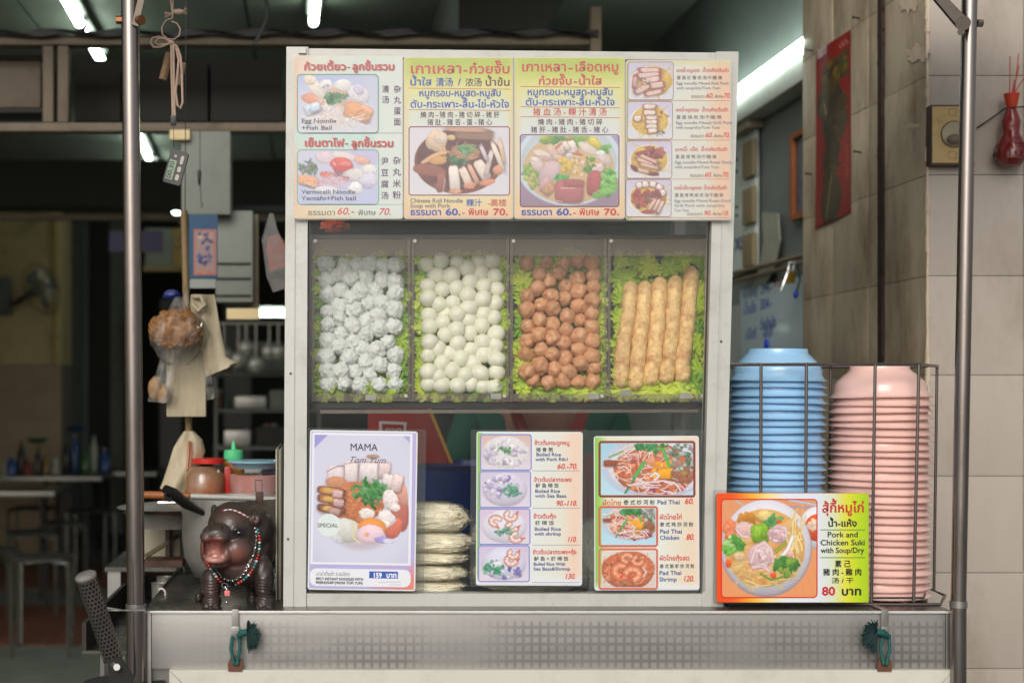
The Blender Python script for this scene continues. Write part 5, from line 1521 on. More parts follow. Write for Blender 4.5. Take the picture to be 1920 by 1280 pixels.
# pad thai card
c3, rt = card(1114, 817, 1311, 1106, (1103, 806, 1322, 1110), 'pad thai menu card with one wide and two small photos', ang=-0.25)
def fp(u, v):
    a = mixc([(0, (140, 196, 80)), (0.05, (170, 208, 110)), (0.12, (226, 226, 190)), (0.6, (228, 232, 224)), (0.93, (232, 214, 186)), (1, (236, 216, 196))], u)
    return lay(a, np.array((230, 232, 236.)), np.clip((v - .95) * 20, 0, 1))
gradface(c3, 1116, 819, 1309, 1104, K1, fp, mat=M['print_lam'], ang=-.25)
def padthai(x0, y0, x1, y1):
    cv = Cv(x0, y0, x1, y1, (160, 206, 226), (186, 222, 236))
    k = 4.267 * 720.0 / 720 * 1.0
    sx = 735.0 / (x1 - x0)
    z = Z(cv, x0 - 66 / sx, y0 - 88 / sx * 1.0, sx)
    z.ell(500, 280, 430, 250, (190, 206, 230), wob=.01, sh=.05); z.ell(520, 280, 405, 228, (208, 186, 196), wob=.01, sh=.05); z.ell(520, 278, 398, 222, (214, 222, 234), wob=.01, sh=.05)
    z.ell(500, 300, 330, 200, (196, 110, 74), wob=.15, grain=.3)
    z.blobs(700, 220, 130, 130, 70, [(120, 140, 120), (180, 190, 190), (84, 116, 90), (150, 130, 120)], sz=4.5); z.blobs(700, 360, 90, 60, 14, [(150, 96, 70), (170, 130, 70)], sz=9)
    z.blobs(400, 300, 210, 150, 90, [(222, 120, 70), (206, 96, 66), (236, 150, 96), (170, 84, 80)], sz=5.5); z.blobs(560, 440, 170, 50, 24, [(190, 84, 76), (150, 70, 90), (214, 120, 80)], sz=6)
    z.noodles(330, 260, 220, 170, 60, (236, 206, 196), wd=1.8, ln=.6); z.noodles(560, 430, 220, 60, 22, (232, 206, 206), wd=2.2, ln=.7)
    z.slab(140, 245, 110, 50, (150, 76, 52), 0)
    z.blobs(540, 300, 80, 60, 10, [(244, 170, 50), (248, 190, 70), (240, 150, 50)], sz=9); z.slab(570, 330, 110, 80, (246, 166, 40), 0); z.ell(460, 230, 40, 30, (226, 150, 110))
    z.line([(410, 240), (330, 360)], 30, (84, 176, 84)); z.line([(545, 95), (610, 270)], 26, (84, 180, 80)); z.line([(130, 200), (240, 150)], 13, (100, 170, 90)); z.line([(330, 370), (260, 480)], 18, (70, 130, 90))
    z.herbs(460, 120, 130, 50, 34, (60, 140, 76), sz=5); z.line([(460, 350), (500, 320), (530, 345), (490, 380)], 16, (236, 224, 226)); z.line([(290, 420), (420, 400), (560, 385), (650, 400), (700, 460)], 14, (236, 216, 212)); z.line([(350, 370), (440, 410)], 14, (232, 210, 206))
    cv.veil((226, 222, 226), .08)
    return cv
cv = padthai(1127, 831, 1300, 927); picture(c3, cv, K2, 'photo', 4, mat=M['print_lam']); rrframe(c3, 1122, 826, 1304, 932, 6, 4.2, K3, (132, 66, 74))
cv = padthai(1128, 953, 1229, 1021); picture(c3, cv, K2, 'photo', 4, mat=M['print_lam']); rrframe(c3, 1122, 948, 1234, 1025, 6, 4.0, K3, (206, 106, 90))
cv = Cv(1128, 1033, 1229, 1100, (222, 214, 206), (216, 200, 190)); cv.ell(1178, 1068, 50, 36, (206, 110, 74), wob=.12, grain=.3)
cv.blobs(1178, 1066, 48, 30, 80, [(222, 120, 80), (206, 96, 66), (230, 150, 110), (176, 90, 70)], sz=4.5); cv.noodles(1178, 1068, 46, 28, 50, (230, 160, 120), wd=1.4, ln=.5); cv.herbs(1178, 1088, 40, 12, 12, (100, 120, 90), sz=2.5)
cv.shrimp(1166, 1070, 14, 60, col=(226, 100, 60), col2=(240, 160, 120)); cv.shrimp(1186, 1076, 13, 200, col=(226, 100, 60), col2=(244, 170, 130)); cv.shrimp(1196, 1050, 9, 20, col=(226, 110, 70), col2=(240, 170, 130)); cv.shrimp(1176, 1046, 9, 100, col=(222, 110, 76), col2=(240, 170, 130))
cv.line([(1206, 1080), (1212, 1072), (1206, 1064)], 2.4, (240, 220, 210)); cv.veil((228, 220, 222), .08)
picture(c3, cv, K2, 'photo', 4, mat=M['print_lam']); rrframe(c3, 1122, 1027, 1234, 1105, 6, 4.0, K3, (212, 120, 100))
for (a, b, s_, y, sz, c_, bo, it) in ((1129, 1165, 'ผัดไทย', 946.5, 13, (210, 80, 70), .4, 0), (1169, 1228, '泰 式 炒 河 粉', 945, 10, (84, 84, 90), .3, 0), (1232, 1275, 'Pad Thai', 944.5, 11, (84, 92, 146), .5, 0), (1283, 1301, '60.', 944, 15, (214, 62, 62), .6, .22),
    (1236, 1279, 'ผัดไทยไก่', 973, 12.5, (214, 78, 70), .5, 0), (1237, 1300, '泰 式 鸡 炒 河 粉', 986, 9, (90, 90, 96), .3, 0), (1237, 1279, 'Pad Thai', 999.5, 11, (84, 96, 156), .5, 0), (1237, 1274, 'Chicken', 1011, 11, (84, 96, 156), .5, 0), (1286, 1302, '80.', 1011, 15, (214, 62, 62), .6, .22),
    (1236, 1293, 'ผัดไทยกุ้งสด', 1050, 12.5, (214, 78, 70), .5, 0), (1237, 1302, '泰 式 鲜 虾 炒 河 粉', 1064, 8.6, (90, 90, 96), .3, 0), (1236, 1278, 'Pad Thai', 1077, 11, (84, 96, 156), .5, 0), (1236, 1269, 'Shrimp', 1089, 11, (84, 96, 156), .5, 0), (1280, 1301, '120.', 1089, 15, (214, 62, 62), .6, .22)):
    text(c3, s_, a, b, y, sz, K3, c_, bold=bo, ital=it, ang=-.2)

# suki board in front of the bowl rack
YS = 2.648
b5 = board(1344, 924, 1629, 1129, YS, 'red and lime suki soup sign leaning on the wire bowl rack', rad=5, edge=(226, 120, 60))
S1, S2, S3, S4 = (YS - .0002 * k for k in (0, 1, 2, 3))
def fs(u, v):
    return mixc([(0, (240, 78, 28)), (0.1, (240, 90, 30)), (0.22, (246, 170, 50)), (0.34, (246, 224, 150)), (0.45, (228, 232, 238)), (0.66, (222, 228, 238)), (0.76, (218, 224, 196)), (0.86, (222, 220, 60)), (0.93, (190, 214, 36)), (1, (166, 204, 36))], u)
gradface(b5, 1344.5, 924.5, 1628.5, 1128.5, S1, fs, ang=0)
cv = Cv(1353, 936, 1531, 1119, (226, 152, 104), (232, 150, 96), res=.9)
z = Z(cv, 1340, 915, 5.817)
for k in range(14): z.line([(60 + k * 90, 100), (160 + k * 90 + 200, 1200)], 3, (206, 126, 84), op=.5)
z.line([(200, 110), (320, 190)], 20, (190, 190, 186)); z.line([(820, 130), (1110, 180)], 26, (186, 196, 214)); z.line([(830, 200), (1110, 215)], 18, (150, 160, 184))
z.ell(1110, 430, 190, 230, (222, 222, 230), wob=.01); z.ell(1130, 430, 150, 150, (222, 84, 40), wob=.05); z.blobs(1080, 400, 60, 60, 10, [(236, 206, 180)], sz=6)
z.ell(560, 655, 500, 530, (176, 160, 170), wob=.005, sh=.1); z.ell(560, 640, 486, 516, (218, 216, 226), wob=.005, sh=.2); z.ell(545, 650, 440, 425, (222, 176, 108), wob=.01, sh=.12)
z.ell(545, 640, 425, 405, (224, 170, 96), wob=.02, sh=.05, grain=.2); z.blobs(540, 650, 380, 360, 60, [(228, 186, 116), (222, 158, 84), (232, 200, 140), (220, 140, 80)], sz=16, asp=.4, soft=5, op=.5)
z.noodles(500, 900, 300, 170, 60, (230, 196, 130), wd=2.2, ln=.6); z.noodles(880, 600, 90, 260, 24, (234, 206, 140), wd=2.4, ln=1.2)
z.ell(560, 300, 90, 60, (232, 206, 130), 20); z.line([(380, 290), (520, 370)], 24, (176, 140, 60)); z.blobs(330, 320, 80, 30, 6, [(196, 130, 50)], sz=9)
z.ell(330, 450, 120, 85, (226, 184, 180), 10); z.line([(230, 440), (300, 520), (370, 530)], 34, (232, 196, 192)); z.line([(240, 420), (330, 400), (420, 420)], 22, (236, 206, 200)); z.blobs(170, 460, 50, 60, 8, [(228, 130, 90)], sz=10)
z.blobs(640, 360, 60, 50, 8, [(80, 150, 84), (110, 170, 90)], sz=9); z.ell(700, 360, 30, 20, (226, 96, 50))
z.slab(490, 490, 180, 200, (126, 176, 44), -4, wob=.12); z.ell(470, 480, 60, 70, (146, 190, 60)); z.ell(540, 500, 40, 50, (112, 160, 40))
z.ell(690, 500, 105, 100, (222, 186, 190), -30); z.line([(610, 540), (690, 430), (770, 430), (780, 520)], 40, (230, 198, 200)); z.line([(650, 590), (740, 520), (760, 480)], 30, (214, 172, 178)); z.blobs(690, 500, 80, 80, 10, [(230, 202, 204), (206, 164, 170)], sz=8, asp=.4)
z.line([(850, 530), (800, 660), (690, 790)], 46, (236, 236, 226)); z.line([(770, 600), (640, 710)], 44, (164, 160, 60))
z.ell(500, 740, 150, 140, (222, 182, 184), -20); z.line([(400, 800), (450, 640), (540, 590), (610, 660), (640, 790)], 46, (230, 196, 196)); z.line([(420, 860), (520, 840), (600, 900)], 50, (226, 188, 190)); z.line([(470, 700), (540, 720), (560, 800)], 26, (204, 158, 162)); z.blobs(500, 740, 110, 100, 12, [(232, 204, 202), (208, 168, 172)], sz=9, asp=.4)
z.blobs(200, 630, 100, 70, 20, [(110, 190, 70), (80, 150, 60), (170, 206, 130)], sz=9); z.blobs(760, 850, 110, 90, 22, [(80, 140, 60), (120, 160, 60), (60, 120, 54)], sz=10); z.line([(500, 930), (620, 1000), (760, 960)], 24, (110, 150, 60))
z.ell(150, 820, 34, 44, (236, 90, 40)); z.ell(640, 950, 34, 34, (232, 84, 40)); z.ell(820, 720, 40, 34, (230, 176, 170)); z.ell(270, 740, 60, 50, (224, 190, 150), soft=6)
cv.veil((240, 226, 214), .05)
picture(b5, cv, S2, 'photo', 6); rrframe(b5, 1351.5, 934.5, 1533, 1120.5, 8, 2.2, S3, (212, 44, 34))
DG = (44, 44, 56)
for (a, b, s_, y, sz, c_, bo) in ((1541, 1621, 'สุ้กี้หมูไก่', 960, 25, (196, 42, 48), 1.2), (1552, 1607, 'น้ำ-แห้ง', 986.5, 17, (36, 36, 42), 1.2), (1551, 1609, 'Pork and', 1006.5, 14.5, DG, .7), (1538, 1622, 'Chicken Suki', 1021.5, 14.5, DG, .7), (1539, 1620, 'with Soup/Dry', 1036, 14.5, DG, .7),
    (1565, 1595, '素 己', 1061.5, 14, (30, 30, 36), .7), (1543, 1616, '豬 肉 - 雞 肉', 1077, 14, (30, 30, 36), .7), (1559, 1601, '汤 / 干', 1092, 11.5, (30, 30, 36), .5), (1541, 1566, '80', 1115, 22, (196, 42, 60), 1.8), (1577, 1616, 'บาท', 1115, 21, (36, 36, 42), 1.6)):
    text(b5, s_, a, b, y, sz, S2, c_, bold=bo, ang=-.2)
rule(b5, 1538, 1622, 992, 1.6, S2, (84, 140, 60)); rule(b5, 1538, 1622, 1044, 1.6, S2, (84, 140, 60))
# clear margin sheet behind it
MB().prism([P(1337, 918, YS + .005), P(1632, 918, YS + .005), P(1632, 1131, YS + .005), P(1337, 1131, YS + .005)], (0, .0006, 0)).build('laminate', M['lamin'], b5, smooth=False)
# ================================================================== HIPPO FIGURINE
from mathutils.bvhtree import BVHTree
def H(u, v, Y): return P(330 + u / 5.12, 910 + v / 5.12, Y)
HS = 1 / 5.12 / F      # zoomed unit -> metres at depth 1
def hpaint(me, org, fn):
    n = len(me.vertices)
    co = np.empty(n * 3); me.vertices.foreach_get('co', co); co = co.reshape(-1, 3) + np.array(tuple(org))
    u = ((co[:, 0] * F / co[:, 1] + VX) - 330) * 5.12
    v = ((CZ - co[:, 2]) * F / co[:, 1] + VY - 910) * 5.12
    c = fn(u, v, co[:, 1]) / 255.0
    l = np.where(c <= 0.04045, c / 12.92, ((c + 0.055) / 1.055) ** 2.4)
    at = me.color_attributes.new('Col', 'FLOAT_COLOR', 'POINT')
    at.data.foreach_set('color', np.concatenate([l, np.ones((n, 1))], 1).ravel().astype(np.float32))
M['hippo'] = printmat('painted_glossy_resin', 0.38, 0.16)
_nt = M['hippo'].node_tree
_n = node(_nt, 'ShaderNodeTexNoise'); _n.inputs['Scale'].default_value = 130; _n.inputs['Detail'].default_value = 4
_tcn = node(_nt, 'ShaderNodeTexCoord'); _b = node(_nt, 'ShaderNodeBump'); _b.inputs['Strength'].default_value = .25; _b.inputs['Distance'].default_value = .002
_nt.links.new(_tcn.outputs['Object'], _n.inputs['Vector']); _nt.links.new(_n.outputs['Fac'], _b.inputs['Height']); _nt.links.new(_b.outputs[0], _nt.nodes['Principled BSDF'].inputs['Normal'])
hip = thing('hippo_figurine', H(620, 1185, 2.69), 'glossy dark brown baby hippo figurine with open pink mouth on the cart top', 'figurine')
hb = MB()
def he(u, v, Y, ru, rv, rd, rot=None, sub=4, mb=None):
    k = Y * HS
    (mb or hb).ell(H(u, v, Y), (ru * k, rd, rv * k), sub, M=rot)
rx = lambda a: Matrix.Rotation(R(a), 3, 'Y')
he(735, 560, 2.765, 245, 330, .085)            # barrel
he(710, 410, 2.74, 250, 270, .075)             # shoulders
he(620, 760, 2.715, 235, 210, .060)            # chest
he(540, 400, 2.692, 238, 250, .056); he(640, 330, 2.715, 220, 180, .06)            # skull
he(585, 600, 2.678, 172, 178, .046, rx(10))    # right cheek
he(430, 560, 2.690, 170, 200, .040)
he(400, 440, 2.652, 150, 85, .034, rx(-6))     # upper muzzle
he(300, 490, 2.648, 72, 55, .026)
he(430, 492, 2.640, 90, 48, .026)
he(265, 600, 2.672, 32, 130, .022, rx(0))      # mouth corner left
he(490, 640, 2.662, 95, 110, .034)             # mouth corner right
he(380, 705, 2.648, 112, 52, .032, rx(4))      # lower jaw
he(400, 740, 2.668, 130, 60, .036)
he(345, 960, 2.685, 88, 190, .024); he(345, 1110, 2.668, 95, 78, .026)     # front left leg, foot
he(845, 900, 2.700, 95, 230, .028); he(850, 1110, 2.672, 92, 84, .027)     # front right leg, foot
he(225, 1070, 2.745, 45, 60, .020); he(735, 1080, 2.745, 60, 90, .022); he(740, 900, 2.77, 80, 190, .03); he(300, 950, 2.77, 70, 150, .03)
for (u, v, Y) in ((285, 1160, 2.652), (335, 1172, 2.645), (395, 1168, 2.648), (790, 1168, 2.650), (850, 1176, 2.646), (905, 1165, 2.652)):
    he(u, v, Y, 26, 26, .010, sub=3)
he(762, 322, 2.668, 52, 62, .014, rx(-20)); he(366, 240, 2.70, 34, 62, .014)      # ears
he(580, 420, 2.652, 66, 52, .020)               # brow round the eye
tmp = bpy.data.meshes.new('hippo_body'); tmp.from_pydata(hb.v, [], hb.f)
to = bpy.data.objects.new('hippo_body', tmp); COL.objects.link(to)
md = to.modifiers.new('r', 'REMESH'); md.mode = 'VOXEL'; md.voxel_size = 0.0018
ms = to.modifiers.new('s', 'SMOOTH'); ms.factor = 0.5; ms.iterations = 6
dg = bpy.context.evaluated_depsgraph_get()
me = bpy.data.meshes.new_from_object(to.evaluated_get(dg))
bpy.data.objects.remove(to, do_unlink=True)
no = np.empty(len(me.vertices) * 3); me.vertices.foreach_get('normal', no); no = no.reshape(-1, 3)
co = np.empty(len(me.vertices) * 3); me.vertices.foreach_get('co', co); co = co.reshape(-1, 3)
u_ = ((co[:, 0] * F / co[:, 1] + VX) - 330) * 5.12; v_ = ((CZ - co[:, 2]) * F / co[:, 1] + VY - 910) * 5.12
# leg wrinkles, body creases, ear hollow, nostrils
w1 = np.clip((v_ - 880) / 60, 0, 1) * np.clip((1140 - v_) / 60, 0, 1)
dsp = 0.0009 * np.sin(v_ / 4.6 + 1.5 * np.sin(u_ / 30)) * w1 + 0.0008 * np.sin((u_ + v_ * .4) / 16) * np.clip((u_ - 720) / 80, 0, 1) * (v_ < 880)
dsp -= 0.009 * np.exp(-(((u_ - 762) / 26) ** 2 + ((v_ - 325) / 34) ** 2)) * (co[:, 1] < 2.72)
dsp -= 0.005 * np.exp(-(((u_ - 458) / 17) ** 2 + ((v_ - 405) / 9) ** 2)) + 0.004 * np.exp(-(((u_ - 310) / 16) ** 2 + ((v_ - 420) / 9) ** 2))
dsp -= 0.012 * np.exp(-(((u_ - 370) / 66) ** 2 + ((v_ - 600) / 62) ** 4)) * (co[:, 1] < 2.70)
dsp -= 0.004 * np.exp(-(((u_ - 600) / 24) ** 2 + ((v_ - 455) / 20) ** 2))
co = co + no * dsp[:, None]
co = co - np.array(tuple(ORG[hip.name]))
me.vertices.foreach_set('co', co.ravel()); me.update()
me.polygons.foreach_set('use_smooth', [True] * len(me.polygons))
me.materials.clear(); me.materials.append(M['hippo'])
def hp(u, v, Y):
    g = lambda a, b, ra, rb, p=2: np.exp(-(np.abs((u - a) / ra) ** p + np.abs((v - b) / rb) ** p))[:, None]
    c = np.zeros((len(u), 3)) + np.array((58, 49, 45.))
    nz = np.array([mnoise.noise(Vector((a / 60, b / 60, 0))) for a, b in zip(u, v)])[:, None]
    c += nz * 12
    for (t, col, k) in ((g(600, 660, 140, 110), (142, 88, 74), .9), (g(540, 310, 160, 60), (98, 62, 44), .6), (g(420, 740, 190, 60), (128, 80, 70), .8), (g(260, 600, 30, 90), (120, 62, 46), .8), (g(640, 900, 120, 160), (88, 60, 52), .5),
                        (g(340, 1010, 70, 90), (92, 60, 54), .6), (g(365, 610, 88, 118, 4), (176, 116, 104), 1.), (g(375, 700, 100, 44, 4), (196, 142, 130), 1.), (g(360, 520, 100, 18), (176, 112, 96), .9),
                        (g(365, 462, 110, 22), (112, 108, 108), .8), (g(600, 450, 70, 52, 3), (30, 27, 27), .95), (g(762, 325, 22, 30), (120, 78, 66), .8), (g(458, 405, 18, 10), (16, 14, 14), .9), (g(320, 575, 8, 50), (96, 56, 50), .7), (g(430, 590, 7, 50), (110, 64, 56), .7)):  # the greyish highlight on the upper lip is painted into the colour
        front = (Y < 2.72)[:, None]
        m = np.clip(t * k * front, 0, 1)
        c = c * (1 - m) + np.array(col, float) * m
    return c
hpaint(me, ORG[hip.name], hp)
hbody = bpy.data.objects.new('body', me); COL.objects.link(hbody); hbody.parent = hip
me.calc_loop_triangles() if hasattr(me, 'calc_loop_triangles') else None
bvh = BVHTree.FromPolygons([Vector(c) + ORG[hip.name] for c in co.tolist()], [tuple(p.vertices) for p in me.polygons])
CAMP = Vector((0, 0, CZ))
def onhip(u, v, off=0.0, dflt=2.66):
    t = H(u, v, 3.0); d = (t - CAMP).normalized()
    hit = bvh.ray_cast(CAMP, d)
    if hit[0] is None: return H(u, v, dflt)
    return hit[0] - d * off
M['black_gloss'] = pm('black_gloss_eye', (14, 12, 12), 0.06, var=0, rvar=0, coat=1)
MB().ell(onhip(600, 455, -0.0015), (.0072, .005, .0066), 3).build('eye', M['black_gloss'], hip)
MB().ell(onhip(603, 449, 0.004), (.0011, .0008, .0011), 2).build('eye_glint', ink((240, 240, 236)), hip)
MB().ell(onhip(375, 680, 0.0), (.0055, .003, .0035), 2).build('tooth', ink((232, 190, 178)), hip)
# head band of small beads
M['red_bead'] = pm('red_glass_bead', (190, 40, 28), 0.15, var=.1, coat=.6); M['teal_bead'] = pm('teal_glass_bead', (36, 112, 108), 0.15, var=.15, coat=.6)
M['clear_bead'] = pm('clear_glass_bead', (206, 206, 204), 0.12, var=.1, coat=.8); M['pink_bead'] = pm('coral_pink_bead', (226, 128, 122), 0.3, var=.05)
M['silver'] = pm('silver_chain_metal', (200, 198, 194), 0.22, 1.0, var=.1)
def interp(pts, n):
    d = [0]
    for a, b in zip(pts[:-1], pts[1:]): d.append(d[-1] + math.hypot(b[0] - a[0], b[1] - a[1]))
    out = []
    for k in range(n):
        t = d[-1] * k / (n - 1); i = max(j for j in range(len(d)) if d[j] <= t + 1e-9); i = min(i, len(pts) - 2)
        f_ = (t - d[i]) / (d[i + 1] - d[i]); out.append((pts[i][0] * (1 - f_) + pts[i + 1][0] * f_, pts[i][1] * (1 - f_) + pts[i + 1][1] * f_))
    return out
nk = thing('bead_necklace', onhip(560, 950, .004), 'red and teal bead necklace with pink drop round the hippo figurine', 'necklace')
right = interp([(785, 425), (803, 500), (800, 600), (790, 655), (768, 735), (742, 795), (705, 850), (650, 905), (575, 948)], 21)
left = interp([(298, 742), (318, 775), (342, 808), (372, 850), (400, 890), (425, 920)], 8)
seq = ['teal_bead', 'teal_bead', 'red_bead', 'red_bead', 'clear_bead', 'teal_bead', 'clear_bead', 'teal_bead', 'red_bead', 'red_bead', 'clear_bead', 'teal_bead', 'teal_bead', 'red_bead', 'red_bead', 'clear_bead', 'teal_bead', 'teal_bead', 'red_bead', 'red_bead', 'teal_bead']
for k, (a, b) in enumerate(right):
    c = onhip(a, b, .0022); r = .0031 if 'clear' not in seq[k] else .0029
    MB().lathe([(0.0008, -r * .72), (r * .8, -r * .7), (r, -r * .3), (r, r * .3), (r * .8, r * .7), (.0008, r * .72)], c, 12, axis=(-0.2, 0.1, 1) if k < 13 else (-1, .1, -.5)).build('bead', M[seq[k]], nk, ang=60)
for k, (a, b) in enumerate(left):
    c = onhip(a, b, .0022); r = .0031
    MB().ell(c, r, 2).build('bead', M[['red_bead', 'red_bead', 'clear_bead', 'teal_bead', 'clear_bead', 'clear_bead', 'red_bead', 'red_bead'][k]], nk)
MB().tube([onhip(a, b, .001, 2.64) for a, b in interp([(425, 920), (470, 965), (520, 965), (575, 948)], 10)], .0007, 6).build('cord', M['black_gloss'], nk)
cl_ = H(468, 958, 2.640)
MB().tube([cl_ + Vector((math.cos(t) * .0055 - .001 * math.sin(t), 0, math.sin(t) * .0048)) for t in [k * math.pi / 8 for k in range(16)]], .0009, 6, closed=True).build('clasp', M['silver'], nk)
pb_ = H(492, 1030, 2.636)
MB().box(pb_.x - .005, pb_.x + .005, pb_.y - .005, pb_.y + .005, pb_.z - .005, pb_.z + .005, .0016).build('pendant_bead', M['pink_bead'], nk)
MB().ell(H(486, 1118, 2.636), .0032, 2).tube([H(470, 965, 2.638), H(490, 1000, 2.636)], .0006, 6).tube([H(490, 1058, 2.636), H(486, 1100, 2.636)], .0005, 6).build('pendant_drop', M['silver'], nk)
ch = thing('silver_chain', onhip(540, 910, .003), 'silver link chain hanging under the hippo chin', 'chain')
cpts = interp([(762, 400), (772, 470), (768, 540), (745, 640), (715, 720), (680, 790), (630, 862), (560, 905), (490, 905), (430, 870), (385, 815), (345, 765)], 44)
for k in range(len(cpts) - 1):
    a, b = onhip(*cpts[k], .0018), onhip(*cpts[k + 1], .0018)
    t = (b - a).normalized(); n = Vector((0, -1, 0)); s_ = t.cross(n).normalized() if k % 2 else (t.cross(n).normalized() * .5 + n * .6).normalized()
    c = (a + b) / 2; l = max((b - a).length * .66, .0018)
    MB().tube([c + t * math.cos(q) * l + s_ * math.sin(q) * .0019 for q in [j * math.pi / 5 for j in range(10)]], .00055, 5, closed=True).build('link', M['silver'], ch)
hbn = thing('head_band', onhip(560, 250, .002), 'thin red and silver beaded band across the hippo forehead', 'headband')
for k, (a, b) in enumerate(interp([(455, 240), (500, 228), (545, 232), (590, 248), (640, 272), (685, 300)], 17)):
    MB().ell(onhip(a, b, .001, 2.68), (.0028, .002, .0016), 2).build('bead', M['clear_bead' if k % 3 else 'red_bead'], hbn)

# ================================================================== KITCHEN BEHIND
M['potsteel'] = pm('scratched_pot_steel', (168, 166, 158), 0.36, 0.6, var=0.12, scale=14, dirt=(96, 88, 78), damt=0.5, dscale=10, bump=.1)
M['wood'] = pm('orange_brown_wood', (150, 88, 44), 0.5, var=.2, scale=20, stretch=(.3, 1, 1))
M['woodd'] = pm('dark_wood', (70, 42, 30), 0.45, var=.2, scale=20)
M['blk'] = pm('black_plastic', (26, 24, 23), 0.4, var=.2)
pot = thing('cooking_pot', P(430, 1098, 3.03), 'dented steel pot behind the hippo with a black handle', 'pot')
pc = P(436, 0, 3.03).x; zb2 = 1.004
prof = [(0, 0), (.055, 0), (.082, .012), (.103, .05), (.108, .09), (.107, .135), (.110, .150), (.110, .178), (.1075, .178), (.1065, .151), (.103, .135), (.10, .05), (.08, .018), (0, .008)]
MB().lathe(prof, (pc, 3.04, zb2), 56).build('body', M['potsteel'], pot)
a, b = P(372, 962, 2.95), P(352, 932, 2.90)
MB().tube([P(383, 962, 2.95), P(350, 945, 2.92), P(325, 925, 2.90), P(308, 915, 2.89)], [.006, .0105, .012, .0085], 14).build('handle', M['blk'], pot)
MB().tube([P(312, 922, 2.888), P(310, 930, 2.888), P(318, 938, 2.888), P(322, 932, 2.888)], .004, 8).build('handle_ring', M['blk'], pot)
sp = thing('ladle', P(330, 925, 3.05), 'ladle with an orange wooden grip lying across the pots', 'ladle')
MB().tube([P(266, 927, 3.05), P(300, 928, 3.05), P(356, 929, 3.05)], [.008, .0088, .007], 12).build('grip', M['wood'], sp)
MB().tube([P(357, 930, 3.05), P(480, 934, 3.07), P(516, 936, 3.08)], .0058, 12).build('shaft', M['alu'], sp)
s2 = tag(MB().tube([P(296, 942, 3.12), P(420, 943, 3.12), P(522, 930, 3.2)], .004, 8).build('steel_rod', M['silver']), 'thin bright steel skewer rod behind the ladle', 'rod')
lid = tag(MB().lathe([(0, .012), (.06, .009), (.115, .002), (.118, 0), (.115, -.002), (0, .004)], P(318, 950, 3.2), 36).build('pot_lid', M['potsteel']), 'shallow steel lid left of the pot', 'lid')
pan = thing('steel_basin', P(318, 986, 3.22), 'steel basin with pink cloth left behind the pot', 'basin')
MB().lathe([(0, 0), (.085, 0), (.1, .03), (.104, .032), (.1, .035), (0, .004)], P(318, 986, 3.22), 36).build('bowl', M['potsteel'], pan)
MB().ell(P(326, 968, 3.19), (.05, .03, .02), 3, fn=lambda c: 1 + .15 * mnoise.noise(c * 3)).build('cloth', pm('dusty_pink_cloth', (190, 140, 132), .8), pan)
# things beside the counter: narrow lower shelf with a rail
sh = thing('side_shelf', (-.40, 3.05, .88), 'low steel side shelf left of the cart top with a black guard rail', 'shelf')
MB().box(-.46, xa - .004, 2.75, 3.5, .90, .906).build('shelf_plate', M['steeltop'], sh)
MB().box(-.46, -.452, 2.75, 3.5, .906, .96).box(-.46, xa - .004, 3.494, 3.5, .906, .96).build('shelf_rim', M['dark'], sh)
for yy in (2.78, 3.46): MB().tube([(-.42, yy, .02), (-.42, yy, .9)], .012, 8).build('leg', M['steel'], sh)
rl = MB().tube([P(276, 1142, 2.66), P(344, 1056, 3.32)], .0042, 8)
tag(rl.build('guard_rail', M['blk']), 'thin black rail along the left edge of the cart top', 'rail')
for k, (px, py, Y) in enumerate(((303, 1110, 2.82), (339, 1066, 3.2))):
    c = P(px, py, Y)
    tag(MB().tube([c + Vector((math.cos(q) * .008, -.003, math.sin(q) * .011 - .003)) for q in [j * .42 - 2.4 for j in range(12)]], .0022, 8).build('clip', ink((214, 212, 204))), ['white plastic clip nearest on the black rail', 'white plastic clip farther along the black rail'][k], 'clip', 'clips on the black rail')
for k, (px, py, s_) in enumerate(((300, 1092, 1.0), (309, 1080, .9))):
    c = P(px, py, 3.0 if k == 0 else 3.12)
    tag(MB().lathe([(0, -.05), (.017, -.05), (.018, -.002), (.0195, 0), (.0175, -.001), (.015, -.045), (0, -.045)], c, 24).build('steel_cup', M['potsteel']), ['steel cup nearest the pole beside the cart', 'steel cup behind the nearer one'][k], 'cup', 'steel cups beside the cart')
cb_ = thing('plastic_box', P(300, 1045, 3.35), 'grimy cream plastic box beside the basin with a folded rule on top', 'box')
pbox(270, 988, 338, 1046, 3.34, .1, M['cream'] if False else pm('grimy_cream_plastic', (172, 162, 138), .5, dirt=(100, 84, 64), damt=.7), 'box_body', cb_, .004)
MB().tube([P(268, 1046, 2.98), P(334, 1004, 3.3)], .006, 4).build('rail', pm('grimy_beige_strip', (150, 136, 104), .6, dirt=(60, 50, 40), damt=.8, dscale=40), cb_)
pbox(262, 1050, 342, 1062, 3.1, .08, M['woodd'], 'dark_strip', None).__setitem__('label', 'dark brown strip below the cream box by the pole'); bpy.data.objects['dark_strip']['category'] = 'strip'
